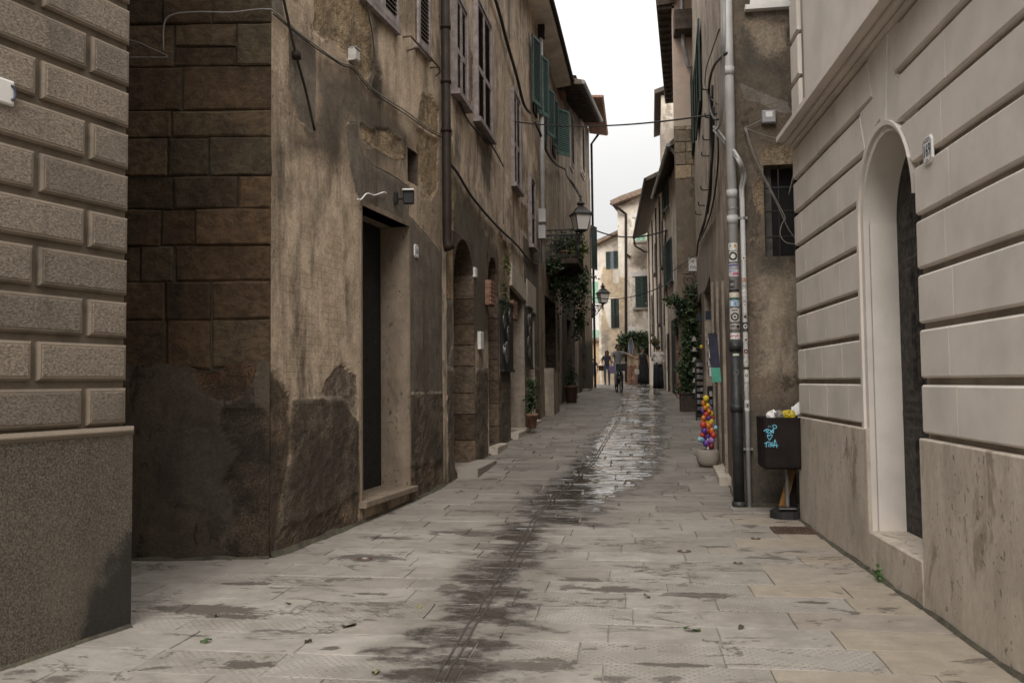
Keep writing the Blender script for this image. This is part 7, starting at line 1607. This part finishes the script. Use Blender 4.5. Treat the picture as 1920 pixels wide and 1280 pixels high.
# ---- bicycle and rider
bl = np.array([-.36, 29.9, gz(29.9)]); hdg = math.pi + .16      # heading towards the camera, turned a little
def bike(label, loc, ang):
    t = thing('bicycle', label, 'bicycle', loc); R_ = rotz(ang); M = np.eye(4); M[:3, :3] = R_; M[:3, 3] = loc     # local +y is forward
    r = .335
    for (y_, nm) in ((.53, 'front'), (-.53, 'rear')):
        T = M @ np.array(Matrix.Translation((0, y_, r))); ring_ = lambda rr, w_, mat, name, par: (lambda mb: (mb.tube([(0, rr * math.cos(a), rr * math.sin(a)) for a in np.linspace(0, 2 * math.pi, 33)], w_, 8, cap=False), mb.build(name, mat, par, True))[1])(MB(T))
        wh = (lambda mb: (mb.tube([(-.04, 0, 0), (.04, 0, 0)], .022, 8), mb.build('wheel', M_ZINC, t))[1])(MB(T))
        ring_(r - .02, .024, M_BLACK, 'tyre', wh); ring_(r - .045, .010, M_ZINC, 'rim', wh)
        mb = MB(T)
        for i in range(14): a = 2 * math.pi * i / 14; mb.tube([(.02 * (-1) ** i, 0, 0), (0, (r - .05) * math.cos(a), (r - .05) * math.sin(a))], .0025, 4)
        mb.build('spokes', M_ZINC, wh, kind='stuff')
        mb = MB(T); mb.tube([(0, (r + .03) * math.cos(a), (r + .03) * math.sin(a)) for a in np.linspace(.3, 2.6, 14)], .02, 5); mb.build('mudguard', M_BLACK, t)
    mb = MB(M); fk = (0, .45, .74)
    for a, b in (((0, .41, .86), (0, .47, .62)), ((0, .44, .72), (0, .0, .30)), ((0, .42, .82), (0, -.18, .62)), ((0, -.02, .30), (0, -.20, .80)), ((.03, -.53, r), (.02, -.18, .62)), ((-.03, -.53, r), (-.02, -.18, .62)), ((.03, -.53, r), (.02, .0, .30)), ((-.03, -.53, r), (-.02, 0, .30))): mb.tube([a, b], .018, 8)
    mb.build('frame', M_BLACK, t, True)
    mb = MB(M); 
    for s in (-1, 1): mb.tube([(s * .02, .46, .66), (s * .05, .48, .60), (s * .05, .53, r)], .014, 6)
    mb.build('fork', M_BLACK, t, True)
    mb = MB(M); mb.tube(spline([(-.29, .28, 1.02), (-.24, .36, 1.03), (-.08, .40, 1.0), (0, .40, .98), (.08, .40, 1.0), (.24, .36, 1.03), (.29, .28, 1.02)], 3), .013, 6); mb.tube([(0, .41, .86), (0, .40, .99)], .014, 6); mb.build('handlebar', M_ZINC, t, True)
    mb = MB(M); mb.block([(-.07, -.32), (.07, -.32), (.02, -.06), (-.02, -.06)], .82, .87, .02); mb.build('saddle', M_BLACK, t)
    mb = MB(M); mb.tube([(-.09, 0, .30), (.09, 0, .30)], .018, 6); mb.tube([(.07, 0, .30), (.08, .12, .19)], .012, 5); mb.tube([(-.07, 0, .30), (-.08, -.12, .41)], .012, 5); mb.box((.12, .12, .19), (.08, .08, .02)); mb.box((-.12, -.12, .41), (.08, .08, .02)); mb.build('pedals', M_BLACK, t)
    mb = MB(M); mb.b2((-.17, .52, .74), (.17, .56, .98)); mb.b2((-.17, .76, .76), (.17, .79, .98)); mb.b2((-.17, .56, .74), (-.145, .76, .98)); mb.b2((.145, .56, .74), (.17, .76, .98)); mb.b2((-.145, .56, .74), (.145, .76, .76)); mb.build('basket', M_IRON, t)
    return t, M
tbk, MBK = bike('black bicycle ridden down the street toward the viewer', bl, hdg)
def pose_on(): return {'pelvis': (0, -.02, .97), 'waist': (0, .02, 1.09), 'chest': (0, .08, 1.28), 'neck': (0, .11, 1.43), 'nape': (0, .12, 1.49), 'head': (0, .14, 1.575), 'crown': (0, .13, 1.65), 'lsho': (-.165, .1, 1.39), 'rsho': (.165, .1, 1.39),
    'relb': (.27, .30, 1.22), 'rwri': (.27, .46, 1.08), 'rhan': (.265, .52, 1.06), 'lelb': (-.38, .12, 1.30), 'lwri': (-.56, .26, 1.19), 'lhan': (-.62, .30, 1.17),
    'lhip': (-.085, 0, .92), 'rhip': (.085, 0, .92), 'rkne': (.12, .36, .66), 'rank': (.13, .30, .26), 'rtoe': (.13, .44, .22), 'lkne': (-.12, .20, .58), 'lank': (-.13, .06, .20), 'ltoe': (-.13, .20, .14)}
lo = np.array([*(bl[:2] + (rotz(hdg) @ np.array([0, -.2, 0]))[:2]), bl[2] + .0])
t, W = person('cyclist in a grey t-shirt and pale jeans with one arm stretched out', lo, 1.70, hdg, pose_on(), dict(top=pmat('grey_tshirt', (.20, .20, .205)), bottom=pmat('pale_jeans', (.16, .19, .22)), sleeve=.4, hair=pmat('brown_hair', (.05, .035, .025))))
mb = MB(); p = (MBK @ np.array([.30, .42, .80, 1]))[:3]; mb.block([(-.08, -.14), (.08, -.14), (.09, .12), (-.09, .12)], -.04, .04, .02, M=frame(p, np.array([1., 0, 0]), np.array([0, 0, 1.]), np.array([0, -1., 0]))); tag(mb.build('purple_bag', pmat('lilac_check', (.25, .17, .32))), 'lilac bag hanging from the bicycle handlebar', 'bag')

# ================================================================== SMALL THINGS ON THE GROUND
Gp = lambda u, v: (lambda d: next(((CAM + d * t_) for t_ in np.arange(2, 60, .004) if (CAM + d * t_)[2] < gz((CAM + d * t_)[1])), None))((lambda d: d / np.linalg.norm(d))(CM @ np.array([(u - CX) / F, -(v - CY) / F, -1.0])))
lm = [simple('fallen_green_leaf', (.055, .085, .03), .6, bump=0), simple('fallen_yellow_leaf', (.2, .19, .09), .6, bump=0), simple('fallen_dark_leaf', (.05, .04, .025), .7, bump=0)]
for i, (u, v, c, sz, lab) in enumerate(((1298, 1183, 0, .09, 'green leaf lying right of centre on the dry paving'), (705, 1262, 1, .07, 'yellow-green leaf near the bottom edge left of the runnel'), (386, 1204, 0, .06, 'small green leaf on the paving nearest the left plinth'), (787, 1140, 1, .06, 'pale leaf lying beside the wet runnel'), (540, 1134, 1, .04, 'tiny yellow leaf at the end of a dark stain'), (406, 1156, 1, .035, 'tiny yellow leaf on the dark stain at left'), (1390, 1178, 2, .05, 'small dry leaf on the right half of the paving'), (1213, 1120, 2, .05, 'dark curled leaf in the middle of the street'), (655, 1175, 2, .10, 'long dark curled leaf left of the runnel'), (578, 1205, 2, .05, 'small dark leaf between stains at lower left'))):
    p = Gp(u, v); mb = MB(); a = i * 1.7; V = []
    for k in range(5):
        x = -sz / 2 + sz * k / 4; w_ = sz * .28 * math.sin(math.pi * (k + .3) / 4.6); V += [(x, -w_, .012 * math.sin(k)), (x, 0, .004), (x, w_, .014 * math.cos(k))]
    V = [(rotz(a) @ np.array(q_)) + p + np.array([0, 0, .010]) for q_ in V]; mb.add(V, [(3 * k + j, 3 * k + j + 3, 3 * k + j + 4, 3 * k + j + 1) for k in range(4) for j in range(2)])
    tag(mb.build('fallen_leaf', lm[c], None, True), lab, 'leaf', 'fallen leaves on the paving')
for i, (u, v, r, lab) in enumerate(((1283, 1034, .055, 'round iron cap set in the paving right of the wet strip'), (1417, 1010, .04, 'small dark iron cap set in the paving just left of the drain grating'), (1384, 1056, .035, 'smallest iron cap in the dry right-hand paving'), (684, 1048, .06, 'round iron cap in a damp ring below the black doorway'))):
    p = Gp(u, v); t = thing('drain_cover', lab, 'drain cap', p, 'small iron caps in the paving'); mb = MB(); mb.lathe([(r, -.01), (r, .007), (r * .8, .010), (r * .2, .008)], 18, p); mb.build('rim', M_RUST, t, True); mb = MB(); mb.lathe([(r * .5, .008), (r * .4, .014), (r * .1, .014)], 12, p); mb.build('knob', M_ZINC, t, True)
p = WR.pos(WR.su(1663), .02, .09); p[2] = gz(p[1]); tw = thing('weed', 'small green weed growing from the crack under the palazzo doorstep', 'weed', p)
leaves('leaf_tuft', leafmat('weed_leaf', (.05, .11, .03), (.09, .15, .05)), tw, [(p + [0, 0, .05], (.03, .05, .06), 40)], .035, seed=20)

# grit gathered at the foot of the walls
def grit(wl_, s0, s1, off, seed):
    n = max(8, int((s1 - s0) / .12)); P = []; mb = MB(wl_.M)
    for i in range(n + 1):
        a = s0 + (s1 - s0) * i / n; y_ = wl_.pos(a, 0)[1]; w_ = .012 + .04 * float(vnoise(np.array(a * 4.0 + seed), np.array(seed * 1.3))); h_ = .006 + .03 * float(vnoise(np.array(a * 6.0), np.array(seed * 2.1)))
        P += [(a, gz(y_) + h_, off + .001), (a, gz(y_) + h_ * .4, off + w_ * .5), (a, gz(y_) - .012, off + w_)]
    mb.add(P, [(3 * i + j, 3 * i + 3 + j, 3 * i + 4 + j, 3 * i + 1 + j) for i in range(n) for j in range(2)]); mb.build('grit', M_DIRT, None, True, kind='stuff')
grit(WA, .5, WA.len + .02, .046, 1); grit(WR, 0, ra, .058, 2); grit(WR, ra, rb, .06, 3); grit(WR, rb, 8.5, .058, 4); grit(WC1E, 0, .62, .01, 5); grit(WB2, 0, WB2.len, .01, 6); grit(WB1S, .2, WB1S.len, .03, 7); grit(WC1, 2, WC1.len, .01, 8)
